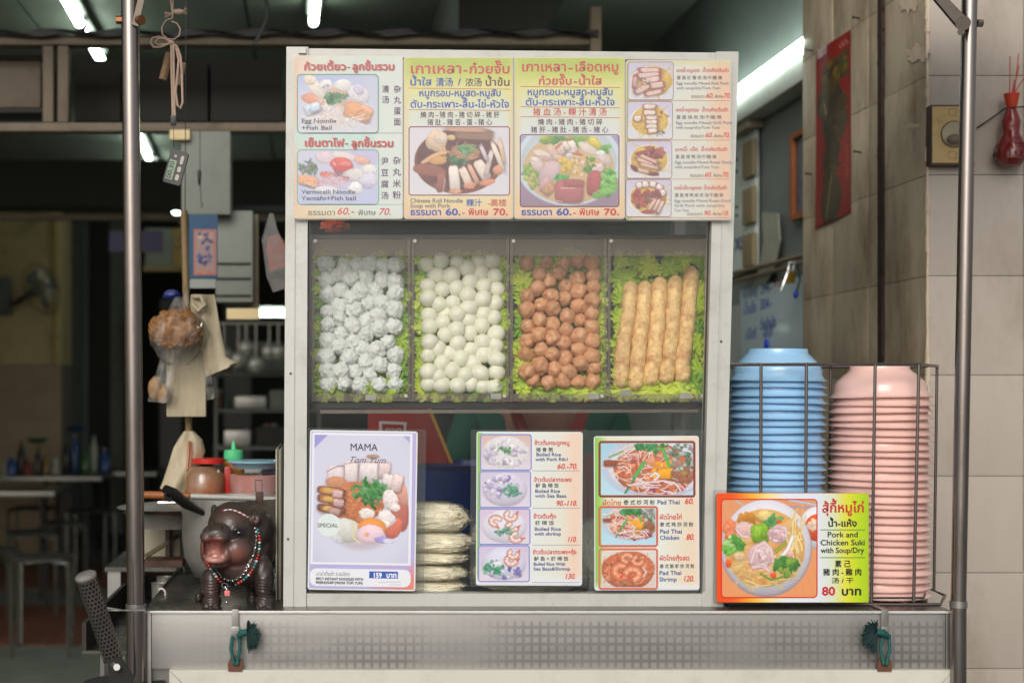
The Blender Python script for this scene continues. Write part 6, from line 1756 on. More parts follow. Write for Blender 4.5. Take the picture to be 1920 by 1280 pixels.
# jars and boxes
jar = thing('glass_jar', P(384, 930, 3.3), 'clear jar of orange sauce with red lid', 'jar')
MB().lathe([(0, 0), (.044, 0), (.047, .02), (.046, .06), (.032, .076), (.032, .08), (0, .08)], P(384, 938, 3.3), 32).build('body', pm('sauce_glass', (148, 112, 84), .2, var=.4, scale=12, dirt=(170, 72, 40), damt=.8, dscale=8, coat=.6), jar)
MB().lathe([(0, 0), (.038, 0), (.038, .011), (0, .013)], P(391, 868, 3.3), 32).build('lid', pm('red_plastic', (206, 44, 34), .35), jar)
sq = thing('squeeze_bottle', P(440, 935, 3.36), 'amber squeeze bottle with bright green nozzle cap', 'bottle')
MB().lathe([(0, 0), (.024, 0), (.026, .01), (.026, .08), (.022, .092), (0, .092)], P(438, 936, 3.36), 24).build('body', pm('amber_sauce_bottle', (178, 124, 40), .3, coat=.4), sq)
MB().lathe([(0, 0), (.023, 0), (.024, .004), (.022, .022), (.006, .024), (.004, .04), (.003, .043), (0, .044)], P(438, 861, 3.36), 24).build('cap', pm('green_plastic_cap', (90, 206, 140), .4), sq)
tag(pbox(420, 874, 434, 932, 3.3, .03, pm('red_sauce_bottle', (200, 44, 30), .35, coat=.3), 'sauce_bottle', None, .006), 'narrow red sauce bottle next to the amber one', 'bottle')
tub = thing('lidded_tub', P(480, 936, 3.25), 'frosted tub of red sauce under a pale blue lid', 'tub')
MB().lathe([(0, 0), (.056, 0), (.062, .062), (.062, .0625), (0, .0626)], P(480, 940, 3.25), 36).build('body', pm('frosted_tub_of_red', (186, 128, 118), .35, var=.3, scale=9, dirt=(150, 160, 176), damt=.7, dscale=9, coat=.3), tub)
MB().lathe([(0, -.014), (.05, -.014), (.058, -.004), (.066, 0), (.066, .004), (.062, .004), (0, -.006)], P(480, 866, 3.25), 36).build('lid', pm('pale_blue_plastic', (146, 190, 206), .3, coat=.3), tub)
tag(MB().ell(P(512, 900, 3.3), (.03, .02, .045), 3, fn=lambda c: 1 + .2 * mnoise.noise(c * 3)).build('napkin_bundle', ink((150, 156, 186))), 'pale lilac crumpled packet right of the lidded tub', 'packet')
tg = thing('tongs', P(486, 945, 2.92), 'steel loop handle with brown riveted plate behind the hippo', 'utensil')
MB().box(P(479, 0, 2.92).x, P(494, 0, 2.92).x, 2.92, 2.925, P(0, 950, 2.92).z, P(0, 921, 2.92).z, .002).build('plate', M['woodd'], tg)
MB().tube([P(479, 922, 2.92), P(479, 900, 2.92), P(491, 900, 2.92), P(491, 922, 2.92)], .0015, 8).build('loop', M['silver'], tg)
fb = thing('folded_boards', P(524, 1135, 2.74), 'thin cream boards standing on edge beside the cabinet frame', 'board')
for k in range(4):
    x = P(517 + k * 3.4, 0, 2.74).x
    MB().box(x, x + .0022, 2.74 + k * .002, 2.95, 1.0045, P(0, 842 - (k % 2) * 4, 2.74).z, .0009).build('sheet', ink([(196, 188, 160), (120, 116, 104), (186, 182, 160), (90, 86, 78)][k]), fb)
# back table carrying these
bt = thing('back_counter', (-.2, 3.55, 0), 'dark steel work counter behind the food cart', 'counter')
MB().box(-.5, 1.2, 3.305, 3.75, .99, 1.0).build('counter_top', M['steeltop'], bt)
for (x, y) in ((-.48, 3.33), (1.17, 3.33), (-.48, 3.72), (1.17, 3.72)): MB().box(x - .015, x + .015, y - .015, y + .015, 0, .989).build('leg', M['steel'], bt)
# raise for jars: a low shelf riser
MB().box(-.37, -.02, 3.2, 3.45, P(0, 938, 3.3).z - .02, P(0, 938, 3.3).z - .0005).build('riser_board', M['woodd'], bt)
for x in (-.36, -.035):
    MB().box(x, x + .01, 3.31, 3.44, 1.0, P(0, 938, 3.3).z - .0205).build('riser_leg', M['woodd'], bt)
# blue basin and red cloth banner behind the lower glass
bb = thing('blue_basin', P(845, 960, 3.45), 'big blue plastic basin behind the lower glass', 'basin')
MB().lathe([(0, 0), (.14, 0), (.165, .15), (.185, .17), (.19, .175), (.178, .172), (.15, .02), (0, .01)], (P(850, 0, 3.45).x, 3.5, P(0, 872, 3.45).z - .17), 40, wob=None).build('body', pm('blue_plastic', (22, 62, 140), .35, var=.1, coat=.3), bb)
rb = thing('red_banner', P(770, 870, 3.55), 'red slanted banner with yellow edge and white box logo', 'banner')
rp_ = [P(690, 760, 3.6), P(806, 760, 3.6), P(848, 868, 3.6), P(690, 868, 3.6)]
MB().prism(rp_, (0, .006, 0)).build('cloth', pm('red_sheet', (160, 34, 20), .5, var=.1), rb, smooth=False)
MB().prism([P(800, 760, 3.597), P(806, 760, 3.597), P(850, 868, 3.597), P(844, 868, 3.597)], (0, .0025, 0)).build('yellow_edge', ink((214, 158, 30)), rb, smooth=False)
MB().prism([P(711, 789, 3.597), P(763, 791, 3.597), P(761, 808, 3.597), P(757, 808, 3.597), P(757, 796, 3.597), P(716, 794, 3.597), P(716, 808, 3.597), P(711, 808, 3.597)], (0, .002, 0)).build('logo_frame', ink((214, 200, 196)), rb, smooth=False)
text(rb, 'ทาทู', 722, 754, 810, 12, 3.596, (214, 190, 186), bold=1)
# the vendor, mostly hidden behind the trays
vd = thing('person', P(1010, 1000, 4.0) * 1 - Vector((0, 0, P(1010, 1000, 4.0).z)), 'person in green shirt with dark red apron straps standing behind the cabinet', 'person')
vx, vy = P(1015, 0, 4.0).x, 4.0
def skin_body(joints, edges, radii, name, mat, parent, sub=2):
    m_ = bpy.data.meshes.new('sk'); m_.from_pydata([tuple(j) for j in joints], edges, [])
    o = bpy.data.objects.new('sk', m_); COL.objects.link(o)
    o.modifiers.new('k', 'SKIN')
    lay_ = m_.skin_vertices[0] if m_.skin_vertices else None
    if lay_:
        for i, r in enumerate(radii): lay_.data[i].radius = (r if isinstance(r, tuple) else (r, r))
        lay_.data[0].use_root = True
    s_ = o.modifiers.new('s', 'SUBSURF'); s_.levels = sub; s_.render_levels = sub
    dg = bpy.context.evaluated_depsgraph_get(); dg.update()
    mm_ = bpy.data.meshes.new_from_object(o.evaluated_get(dg))
    v = [tuple(q.co) for q in mm_.vertices]; f = [tuple(p.vertices) for p in mm_.polygons]
    bpy.data.objects.remove(o, do_unlink=True)
    return mkobj(name, v, f, mat, parent, True, 180)
V3 = lambda x, y, z: (vx + x, vy + y, z)
J = [V3(0, 0, .93), V3(0, .01, 1.15), V3(0, 0, 1.36), V3(0, 0, 1.45), V3(0, -.02, 1.56), V3(0, -.02, 1.66),
     V3(-.17, 0, 1.36), V3(-.22, .02, 1.12), V3(-.18, -.16, 1.02), V3(.17, 0, 1.36), V3(.22, .02, 1.12), V3(.18, -.16, 1.02),
     V3(-.1, 0, .86), V3(-.11, 0, .48), V3(-.11, .02, .08), V3(-.11, -.12, .04), V3(.1, 0, .86), V3(.11, 0, .48), V3(.11, .02, .08), V3(.11, -.12, .04)]
E_ = [(0, 1), (1, 2), (2, 3), (3, 4), (4, 5), (2, 6), (6, 7), (7, 8), (2, 9), (9, 10), (10, 11), (0, 12), (12, 13), (13, 14), (14, 15), (0, 16), (16, 17), (17, 18), (18, 19)]
rad_ = [(.14, .10), (.13, .09), (.13, .09), .055, (.075, .09), (.06, .08), .055, .042, .028, .055, .042, .028, .085, .055, .038, .03, .085, .055, .038, .03]
try:
    skin_body(J, E_, rad_, 'body', pm('brown_skin', (150, 104, 80), .5), vd)
    sj = [V3(0, 0, .9), V3(0, .01, 1.15), V3(0, 0, 1.37), V3(0, 0, 1.42), V3(-.18, 0, 1.365), V3(-.225, .02, 1.18), V3(.18, 0, 1.365), V3(.225, .02, 1.18)]
    skin_body(sj, [(0, 1), (1, 2), (2, 3), (2, 4), (4, 5), (2, 6), (6, 7)], [(.165, .125), (.155, .11), (.155, .11), .07, .07, .065, .07, .065], 'shirt', pm('green_shirt_cloth', (16, 92, 70), .8, var=.12, bump=.2), vd)
    skin_body([V3(0, 0, .95), V3(-.1, 0, .86), V3(-.11, 0, .12), V3(.1, 0, .86), V3(.11, 0, .12)], [(0, 1), (1, 2), (0, 3), (3, 4)], [(.17, .13), .105, .07, .105, .07], 'trousers', M['blk'], vd)
    MB().ell(V3(0, .0, 1.66), (.088, .1, .085), 3).build('hair', M['blk'], vd)
except Exception as ex:
    print('SKIN', ex)
for s_ in (-1, 1):
    MB().prism([V3(s_ * .10, -.135, 1.42), V3(s_ * .13, -.135, 1.42), V3(s_ * .05 + .02, -.15, 1.24), V3(s_ * .05 - .02, -.15, 1.24)], (0, .006, 0)).build('apron_strap', pm('dark_red_cloth', (150, 36, 22), .7), vd, smooth=False)
MB().prism([V3(-.14, -.152, 1.24), V3(.14, -.152, 1.24), V3(.17, -.152, .6), V3(-.17, -.152, .6)], (0, .006, 0)).build('apron', pm('dark_red_apron', (130, 34, 24), .7), vd, smooth=False)

# ------------------------------------------------------------------ cords, bow, timer
M['cord'] = pm('beige_cotton_cord', (186, 160, 140), .8, var=.12, scale=200, bump=.5, bscale=400)
YT = 2.70
cd = thing('bow_tied_cord', P(325, 0, YT), 'beige cord with a bow and frayed knot hanging from above', 'cord')
T = lambda u, v: P(u / 2.909, v / 2.909, YT)
MB().tube([T(928, -300), T(930, 0), T(942, 90)], .0016, 8).tube([T(946, -300), T(944, 20), T(940, 100)], .0014, 8).build('cord_line', M['cord'], cd)
MB().tube([T(940, 100), T(905, 112), T(882, 150), T(886, 190), T(915, 214), T(950, 215), T(978, 195), T(983, 160), T(965, 128), T(935, 118)], .0015, 8).build('cord_ring', M['cord'], cd)
MB().tube([T(932, 232), T(905, 215), T(870, 202), T(832, 208), T(822, 235), T(838, 258), T(875, 258), T(930, 236)], .0022, 8).build('bow_loop', M['cord'], cd)
MB().tube([T(930, 228), T(890, 210), T(862, 212), T(846, 232), T(862, 246), T(925, 240)], .0018, 8).build('bow_loop', M['cord'], cd)
MB().tube([T(938, 236), T(965, 255), T(985, 310), T(992, 400), T(996, 560), T(984, 592), T(968, 575), T(958, 500), T(975, 330), T(960, 260)], .0024, 8).build('cord_tail', M['cord'], cd)
MB().tube([T(934, 236), T(936, 400), T(942, 600), T(942, 632)], .0023, 8).tube([T(946, 236), T(948, 400), T(952, 600), T(954, 632)], .0023, 8).build('cord_pair', M['cord'], cd)
MB().ell(T(934, 234), (.006, .005, .005), 2).build('knot', M['cord'], cd)
kn = MB().ell(T(972, 66), (.012, .006, .006), 2)
for k in range(24):
    q = random.random() * 6.28
    kn.tube([T(1000, 62), T(1000, 62) + Vector((random.uniform(.002, .008), math.cos(q) * .004, math.sin(q) * .007))], .0006, 4)
    kn.tube([T(940, 76), T(905, 82) + Vector((random.uniform(-.004, 0), math.cos(q) * .003, math.sin(q) * .006))], .0006, 4)
kn.build('frayed_knot', M['cord'], cd)
wc = thing('wooden_chime', P(312, 155, 2.74), 'small tan wooden tube hanging behind the cord', 'charm')
MB().tube([P(318, 100, 2.74), P(305, 150, 2.74)], .008, 14).build('tube', pm('tan_wood', (150, 116, 84), .5, var=.2), wc)
MB().tube([P(345, 118, 2.75), P(336, 160, 2.75)], .005, 10).build('small_tube', pm('pale_wood', (160, 140, 110), .5, var=.2), wc)
tm_ = thing('timer', P(329, 348, YT), 'dark grey digital timer tilted on a black thread', 'timer')
MB().box(T(930, 0).x, T(962, 0).x, YT - .003, YT + .003, T(0, 686).z, T(0, 630).z, .002).build('clasp', M['blk'], tm_)
MB().tube([T(947, 686), T(947, 806)], .0006, 6).build('thread', M['blk'], tm_)
ang_ = R(-15.5)
tcx, tcy = 958 / 2.909, 912 / 2.909
def TR(dx, dy, Y=YT):   # local millimetre-like pixels, rotated
    return P(tcx + dx * math.cos(-ang_) - dy * math.sin(-ang_), tcy + dx * math.sin(-ang_) + dy * math.cos(-ang_), Y)
def rr3(x0, y0, x1, y1, r, Y): return [TR(a, b, Y) for a, b in rr_loop(x0, y0, x1, y1, r)]
MB().prism(rr3(-17, -32, 17, 32, 4, YT - .006), (0, .012, 0)).build('case', pm('dark_grey_case', (48, 45, 44), .4, coat=.2), tm_)
MB().prism(rr3(-14, -12, -.5, 25, 1, YT - .0068), (0, .0007, 0)).build('lcd_screen', ink((150, 170, 140)), tm_, smooth=False)
for k, (a, b, c, d) in enumerate(((5, -24, 11, -7), (4, -3, 11, 8), (4, 12, 11, 24))):
    MB().prism(rr3(a, b, c, d, 3, YT - .0075), (0, .0014, 0)).build('button', ink((186, 180, 164)), tm_)
MB().prism(rr3(-8, -23, -3, -17, 2.4, YT - .0075), (0, .0014, 0)).build('button', ink((170, 166, 156)), tm_)
# digits run up the screen
o_ = TR(-4.0, 23.5, YT - .0071); ex = (TR(0, -10) - TR(0, 0)).normalized(); ey = (TR(-10, 0) - TR(0, 0)).normalized()
text(tm_, '00:30', 0, 0.0335, 0, .0125, YT, (30, 38, 34), frame=(o_, ex, ey, Vector((0, -1, 0))), bold=.0004)

# ------------------------------------------------------------------ hanging bags and calendar
M['plas'] = film('cloudy_plastic_bag', (200, 196, 188), 0.15, 0.12, 2.0, 1.5, var=.8, vscale=40)
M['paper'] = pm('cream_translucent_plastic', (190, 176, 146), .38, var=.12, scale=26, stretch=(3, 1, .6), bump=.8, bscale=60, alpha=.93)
M['chips'] = pm('orange_fried_snack', (158, 102, 28), .6, var=.3, scale=60, bump=1, bscale=90, dirt=(140, 76, 24), damt=.8, dscale=50)
YG = 3.3
pole_ = tag(MB().tube([P(345, 395, 3.42), P(349, 545, 3.42), P(354, 812, 3.42)], .0085, 10).build('bamboo_pole', pm('bamboo_stick', (150, 124, 84), .5, var=.2)), 'bamboo stick holding the hanging bags', 'stick')
tag(MB().tube([P(349, -20, 3.42), P(347, 394, 3.42)], .0012, 5).build('hanging_wire', M['wire']), 'thin wire holding the bamboo stick', 'wire')
nb = thing('snack_bag', P(332, 665, YG), 'clear bag stuffed with orange fried snacks hanging left', 'bag')
def chipfn(c): return 1 + .15 * mnoise.noise(c * 1.9) + .06 * mnoise.noise(c * 5) + .04 * mnoise.noise(c * 11)
MB().ell(P(331, 617, YG), (.061, .045, .044), 5, fn=chipfn).build('snacks', M['chips'], nb, ang=180)
for k in range(110):
    a, b = random.random() * 6.28, random.uniform(-1.2, 1.2)
    d = Vector((math.cos(a) * math.cos(b) * .061, -abs(math.sin(a) * math.cos(b)) * .045, math.sin(b) * .042))
    if k == 0: cm = MB()
    c = P(331, 617, YG) + d * .98
    cm.tube([c + Vector((math.cos(t + k) * .006, -.002 * t, math.sin(t * 1.1 + k) * .006)) for t in (0, .8, 1.6, 2.4)], .0024, 5)
q_ = cm.build('fried_curls', M['chips'], nb); q_['kind'] = 'stuff'
MB().lathe([(.008, .088), (.022, .058), (.055, .038), (.066, .006), (.060, -.022), (.044, -.05), (.022, -.07), (.004, -.072)], P(334, 628, YG), 40, wob=lambda q, h: 1 + .07 * math.sin(7 * q + h * 60) + .05 * math.sin(13 * q)).build('bag_skin', M['plas'], nb)
MB().tube([P(343, 580, YG), P(349, 552, YG + .03), P(351, 536, YG + .08)], [.012, .007, .004], 8).build('bag_neck', M['plas'], nb)
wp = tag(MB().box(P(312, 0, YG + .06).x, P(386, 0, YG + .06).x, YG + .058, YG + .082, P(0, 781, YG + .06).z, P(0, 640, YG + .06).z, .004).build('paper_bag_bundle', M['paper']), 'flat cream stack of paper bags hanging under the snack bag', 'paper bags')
# rolled plastic bag
rbag = MB()
def sheet(cols, n=10, th=.006, wv=.004, seed=0):
    vs, fs = [], []
    for i, (x0, x1, y, yd) in enumerate(cols):
        for j in range(n + 1):
            t = j / n
            p = P(x0 + (x1 - x0) * t, y + yd * t, YG + .03 + wv * math.sin(t * 9 + i * .7 + seed) - .012 * math.sin(t * math.pi))
            vs.append(p)
    for i in range(len(cols) - 1):
        for j in range(n):
            a = i * (n + 1) + j
            fs.append((a, a + 1, a + n + 2, a + n + 1))
    m_ = MB().add(vs, fs)
    k = len(vs)
    m_.add([v + Vector((0, th, 0)) for v in vs], [tuple(reversed(f)) for f in fs])
    nc = n + 1
    R_ = len(cols)
    per = [j for j in range(nc)] + [i * nc + n for i in range(1, R_)] + [(R_ - 1) * nc + j for j in range(n - 1, -1, -1)] + [i * nc for i in range(R_ - 2, 0, -1)]
    m_.f += [(per[i], per[i] + k, per[(i + 1) % len(per)] + k, per[(i + 1) % len(per)]) for i in range(len(per))]
    return m_
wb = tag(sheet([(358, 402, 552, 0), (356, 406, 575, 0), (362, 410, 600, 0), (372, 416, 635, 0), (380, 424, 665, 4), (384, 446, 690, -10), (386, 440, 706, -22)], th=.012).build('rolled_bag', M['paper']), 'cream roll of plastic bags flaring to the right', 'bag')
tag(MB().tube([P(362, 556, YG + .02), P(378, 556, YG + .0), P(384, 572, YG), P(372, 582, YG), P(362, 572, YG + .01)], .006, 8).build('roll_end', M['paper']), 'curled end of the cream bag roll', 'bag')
tag(sheet([(305, 330, 655, 0), (292, 330, 700, 0), (280, 326, 735, 0), (277, 322, 752, 4)], th=.01, seed=2).build('clear_bag', M['plas']), 'clear bag hanging left of the cream paper stack', 'bag')
tag(MB().ell(P(292, 728, YG + .04), (.018, .02, .028), 3, fn=chipfn).ell(P(306, 738, YG + .04), (.016, .02, .022), 3, fn=chipfn).build('snack_pieces', pm('tan_snack', (160, 124, 84), .6, bump=.8)), 'tan snacks inside the left clear bag', 'snack')
tag(sheet([(380, 396, 690, 0), (384, 404, 715, 0), (386, 410, 740, 0), (387, 408, 750, -4)], th=.01, seed=4).build('clear_bag', M['plas']), 'small clear bag end right of the cream paper stack', 'bag')
lb_ = thing('towel_bag', P(345, 918, YG), 'pale plastic bag of tissue rolls hanging low above the jar', 'bag')
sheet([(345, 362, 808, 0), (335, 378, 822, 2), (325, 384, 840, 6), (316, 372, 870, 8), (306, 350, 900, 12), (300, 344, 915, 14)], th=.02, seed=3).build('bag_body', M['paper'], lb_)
sheet([(352, 360, 826, 0), (351, 362, 845, 0), (349, 358, 880, 0)], th=.002, seed=1).build('fold', ink((206, 150, 124)), lb_).location.y = -.012
cal = thing('calendar', P(382, 520, 3.9), 'blue hanging calendar with figures printed in a pink frame', 'calendar')
pbox(354, 402, 408, 522, 3.9, .004, pm('blue_card', (44, 82, 112), .6, var=.08), 'card', cal, smooth=False)
cvx = Cv(363, 430, 406, 516, (156, 130, 120), res=.6)
cvx.blobs(384, 450, 16, 14, 12, [(170, 140, 130), (60, 60, 110), (190, 160, 140)], sz=5); cvx.blobs(384, 480, 12, 22, 18, [(40, 50, 110), (70, 80, 140), (150, 120, 120)], sz=5)
cvx.line([(365, 432), (365, 514), (404, 514), (404, 432), (365, 432)], 3, (180, 96, 84)); cvx.blobs(384, 510, 18, 4, 8, [(190, 110, 80)], sz=3)
picture(cal, cvx, 3.8985, 'picture', 0)
pbox(356, 523, 404, 540, 3.9, .004, ink((150, 156, 150)), 'lower_page', cal, smooth=False)
ob = thing('hanging_bag', P(512, 545, 3.7), 'clear bag with orange packet hanging beside the cabinet', 'bag')
def sh2(cols, name, mat, Y, th=.012):
    vs = [P(x, y, Y - .01 * (k % 2)) for k, (x, y) in enumerate(cols)]
    return MB().prism(vs, (0, th, 0)).build(name, mat, ob)
sh2([(503, 444), (520, 438), (534, 452), (536, 500), (506, 508), (499, 470)], 'packet', pm('orange_red_packet', (166, 58, 24), .4, var=.2, scale=30), 3.7, .03)
sh2([(505, 400), (512, 400), (520, 430), (538, 470), (537, 540), (512, 548), (500, 520), (491, 450)], 'bag_skin', M['plas'], 3.68, .001)
tag(MB().tube([P(334 + 9 * math.cos(q), 456 + 9 * math.sin(q), 3.6) for q in [k * .45 for k in range(14)]], .002, 6, closed=True).tube([P(336, 447, 3.6), P(345, 408, 3.6)], .0015, 6).build('key_ring', M['blk']), 'black ring hanging left of the blue calendar', 'ring')
tag(MB().tube([P(375, 244, 3.9), P(375, 330, 3.9)], .0012, 5).lathe([(0, .02), (.006, .01), (.004, -.02), (0, -.03)], P(374, 330, 3.9), 8).tube([P(375, 340, 3.9), P(378, 390, 3.9), P(381, 380, 3.9)], .0012, 5).build('hook_wire', M['blk']), 'thin hook and wire on the grey column', 'hook')
tag(MB().ell(P(322, 553, 3.5), (.022, .012, .012), 2, fn=lambda c: 1 + .4 * mnoise.noise(c * 3)).build('blue_bag', ink((20, 40, 110))), 'crumpled blue bag behind the snack bag', 'bag')
tag(pbox(205, 433, 305, 472, 7.0, .02, ink((44, 34, 84)), 'purple_banner', None), 'dark purple cloth hanging deep inside the shop', 'cloth')
lw_ = thing('lit_window', P(320, 505, 9.5), 'yellow framed opening deep inside the shop', 'window')
pbox(272, 428, 324, 498, 9.5, .02, ink((116, 118, 104)), 'pane', lw_, smooth=False); pbox(325, 428, 338, 502, 9.49, .02, ink((156, 122, 40)), 'frame', lw_, smooth=False); pbox(339, 428, 350, 502, 9.5, .02, ink((170, 170, 140)), 'pane', lw_, smooth=False); pbox(268, 499, 350, 508, 9.49, .03, ink((140, 118, 66)), 'sill', lw_, smooth=False)

# fan on the column
fn_ = thing('wall_fan', P(60, 540, 11.9), 'grey wall fan seen from the side on the cream column', 'fan')
fc_ = P(78, 541, 11.9); ax = Vector((.8, -.45, .25)).normalized()
Mf = ax.to_track_quat('Z', 'Y').to_matrix()
MB().tube([fc_ + Mf @ Vector((math.cos(q) * .218, math.sin(q) * .218, 0)) for q in [k * math.pi / 16 for k in range(32)]], .005, 6, closed=True).build('guard_rim', pm('fan_guard', (70, 68, 62), .5), fn_)
for k in range(3):
    q = k * 2.094 + .4
    MB().prism([fc_ + Mf @ Vector((math.cos(q + a) * r, math.sin(q + a) * r, h)) for a, r, h in ((0, .02, .02), (-.45, .17, .04), (.1, .195, .015), (.5, .17, -.01))], ax * .002).build('blade', pm('fan_blade', (84, 80, 70), .5), fn_)
for k in range(26):
    q = k * math.pi / 13
    Mx = ax.to_track_quat('Z', 'Y').to_matrix()
    pp = [fc_ + Mx @ Vector((math.cos(q) * r, math.sin(q) * r, h)) for r, h in ((.02, .088), (.15, .075), (.218, .0))]
    MB().tube(pp, .002, 4).build('wire', M['potsteel'], fn_)
MB().tube([fc_ - ax * .04, fc_ - ax * .16], [.05, .035], 14).build('motor', pm('fan_motor', (110, 106, 92), .5), fn_)
MB().tube([fc_ - ax * .12, P(40, 560, 12.0), P(28, 570, 12.18)], .02, 8).build('arm', M['dark'], fn_)
MB().box(P(-10, 0, 12.1).x, P(20, 0, 12.1).x, 12.05, 12.19, P(0, 590, 12.1).z, P(0, 520, 12.1).z, .02).build('wall_box', M['greyp'], fn_)

# ------------------------------------------------------------------ tables, stools and bottles
M['chrome'] = pm('dull_chrome_tube', (124, 124, 116), .3, .9)
def stool(name_pt, label, w_=.30, h=.52, rot=0.0, grp='steel framed stools in the dim shop'):
    t = thing('stool', (0, 0, 0), label, 'stool', grp)
    r = .011
    for (sx, sy) in ((-1, -1), (1, -1), (1, 1), (-1, 1)):
        MB().tube([(sx * w_ / 2, sy * w_ / 2, 0), (sx * w_ / 2, sy * w_ / 2, h - .015)], r, 8).build('leg', M['chrome'], t)
    fr3 = [(-w_ / 2, -w_ / 2, h - .012), (w_ / 2, -w_ / 2, h - .012), (w_ / 2, w_ / 2, h - .012), (-w_ / 2, w_ / 2, h - .012)]
    MB().tube(fr3, r * 1.2, 8, closed=True).build('frame', M['chrome'], t)
    MB().box(-w_ / 2 + .01, w_ / 2 - .01, -w_ / 2 + .01, w_ / 2 - .01, h - .008, h + .006, .004).build('seat', M['dark'], t)
    t.location = name_pt; t.rotation_euler = (0, 0, rot)
    return t
def gp(px, py): # point on the floor seen at a pixel
    Y = CZ * F / (py - VY); return Vector(((px - VX) * Y / F, Y, 0))
s0 = stool(gp(80, 1222), 'nearest steel stool at the lower left of the shop', rot=.1)
sl_ = ['steel stool cut by the left picture edge', 'steel stool behind the nearest one', 'farther steel stool under the second table', 'steel stool beside the red floor tiles', 'dim stool furthest back under the tables']
for lb, (a, b, r_) in zip(sl_, ((-14, 1200, .3), (60, 1150, .2), (120, 1120, .1), (170, 1085, .4), (60, 1075, .0))):
    c = copy_tree(s0, gp(a, b)); c['label'] = lb; c.rotation_euler = (0, 0, r_)
def table(px, Y, w_, lb):
    c = Vector(((px - VX) * Y / F, Y, 0))
    t = thing('table', c, lb, 'table', 'steel tables in the dim shop')
    MB().box(c.x - w_ / 2, c.x + w_ / 2, Y - .35, Y + .35, .745, .775, .006).build('tabletop', M['chrome'], t)
    for sx in (-1, 1):
        for sy in (-1, 1):
            MB().tube([(c.x + sx * (w_ / 2 - .06), Y + sy * .28, 0), (c.x + sx * (w_ / 2 - .1), Y + sy * .28, .744)], .014, 6).build('leg', M['dark'], t)
table(-20, 9.5, 1.0, 'nearest steel table cut by the left picture edge')
table(60, 11.15, 1.2, 'second steel table carrying sauce bottles')
table(190, 11.8, 1.0, 'farthest steel table by the steel pole')
rnd = random.Random(5)
bl = [((26, 30, 34), 'dark'), ((40, 80, 150), 'blue'), ((130, 40, 30), 'red'), ((60, 110, 60), 'green'), ((190, 186, 170), 'white'), ((150, 110, 50), 'amber')]
def bottle(px, Y, z0, h, r, ci, k, extra):
    t = thing('bottle', ((px - VX) * Y / F, Y, z0), '%s %s %s' % (bl[ci][1], 'sauce bottle' if h < .2 else 'drink bottle', extra), 'bottle', 'bottles and jars on the shop tables')
    c = (t.location.x, Y, z0)
    MB().lathe([(0, 0), (r, 0), (r, h * .62), (r * .4, h * .8), (r * .38, h * .93), (0, h * .93)], c, 14).build('body', pm('bottle_%d' % k, bl[ci][0], .25, coat=.5), t)
    MB().lathe([(0, h * .931), (r * .45, h * .931), (r * .45, h), (0, h)], c, 10).build('cap', ink(bl[(ci + 3) % 6][0]), t)
ex = ['at the far left of the second table', 'next to the leftmost one', 'left of the menu stand on the second table', 'in the middle of the second table', 'right of the middle of the second table', 'near the pole on the far table', 'on the far table left of the pole', 'on the far table beside its neighbour', 'at the back of the far table', 'at the left end of the far table', 'half hidden at the table corner', 'by the tiled column foot']
for k, (px, Y, h, r, ci) in enumerate(((10, 11.1, .12, .03, 4), (22, 11.05, .16, .04, 1), (40, 11.2, .26, .035, 0), (52, 11.1, .14, .04, 2), (72, 11.2, .22, .03, 0), (124, 11.7, .26, .035, 0), (140, 11.8, .30, .034, 1), (160, 11.7, .2, .04, 3), (176, 11.8, .3, .032, 4), (104, 11.3, .14, .04, 4), (196, 11.8, .18, .045, 1), (86, 11.2, .15, .03, 5))):
    bottle(px, Y, .776, h, r, ci, k, ex[k])
tag(MB().lathe([(0, 0), (.05, 0), (.09, .03), (.09, .04), (0, .035)], P(70, 830, 11.2), 16).build('green_basket', ink((40, 96, 56))), 'green plastic tray above the dark bottle', 'tray')
tag(MB().lathe([(0, 0), (.06, 0), (.09, .03), (0, .05)], P(140, 808, 11.8), 16).build('blue_cap_pile', ink((36, 74, 130))), 'blue lid on top of far bottles', 'lid')
# dim shelving at the back right of the opening
bs = thing('back_shelf', P(490, 1000, 8.0), 'dim rack of pans and boxes at the back near the cabinet', 'rack')
for y in (700, 768, 838, 900): pbox(400, y, 600, y + 4, 8.0, .4, M['greyp'], 'shelf_board', bs)
for px in (402, 596): pbox(px, 600, px + 5, 1020, 8.0, .03, M['greyp'], 'upright', bs)
for k, (a, b, c, d, m_) in enumerate(((460, 665, 540, 699, 'greyp'), (470, 640, 530, 660, 'ceil'), (440, 742, 500, 767, 'potsteel'), (505, 730, 540, 767, 'greyp'), (420, 806, 470, 837, 'potsteel'), (480, 800, 536, 837, 'dark'), (430, 872, 520, 899, 'potsteel'))):
    tag(pbox(a, b, c, d, 8.05, .3, M[m_], 'storage_tin', None, .02), ['long grey tin on the upper shelf', 'pale lid lying above the upper tin', 'steel tin at the left of the second shelf', 'grey box right on the second shelf', 'steel tin on the third shelf', 'dark box on the third shelf', 'low steel tin on the bottom shelf'][k] + ' of the back rack', 'tin', 'tins on the back rack')
dp = thing('partition', P(350, 1050, 12.6), 'dark grey door panels far at the back of the shop', 'partition')
for k, (px0, px1, c_) in enumerate(((238, 262, (92, 90, 82)), (300, 340, (60, 60, 56)), (420, 470, (66, 64, 60)))):
    pbox(px0, 560, px1, 1050, 12.6, .05, ink(c_), 'panel', dp)

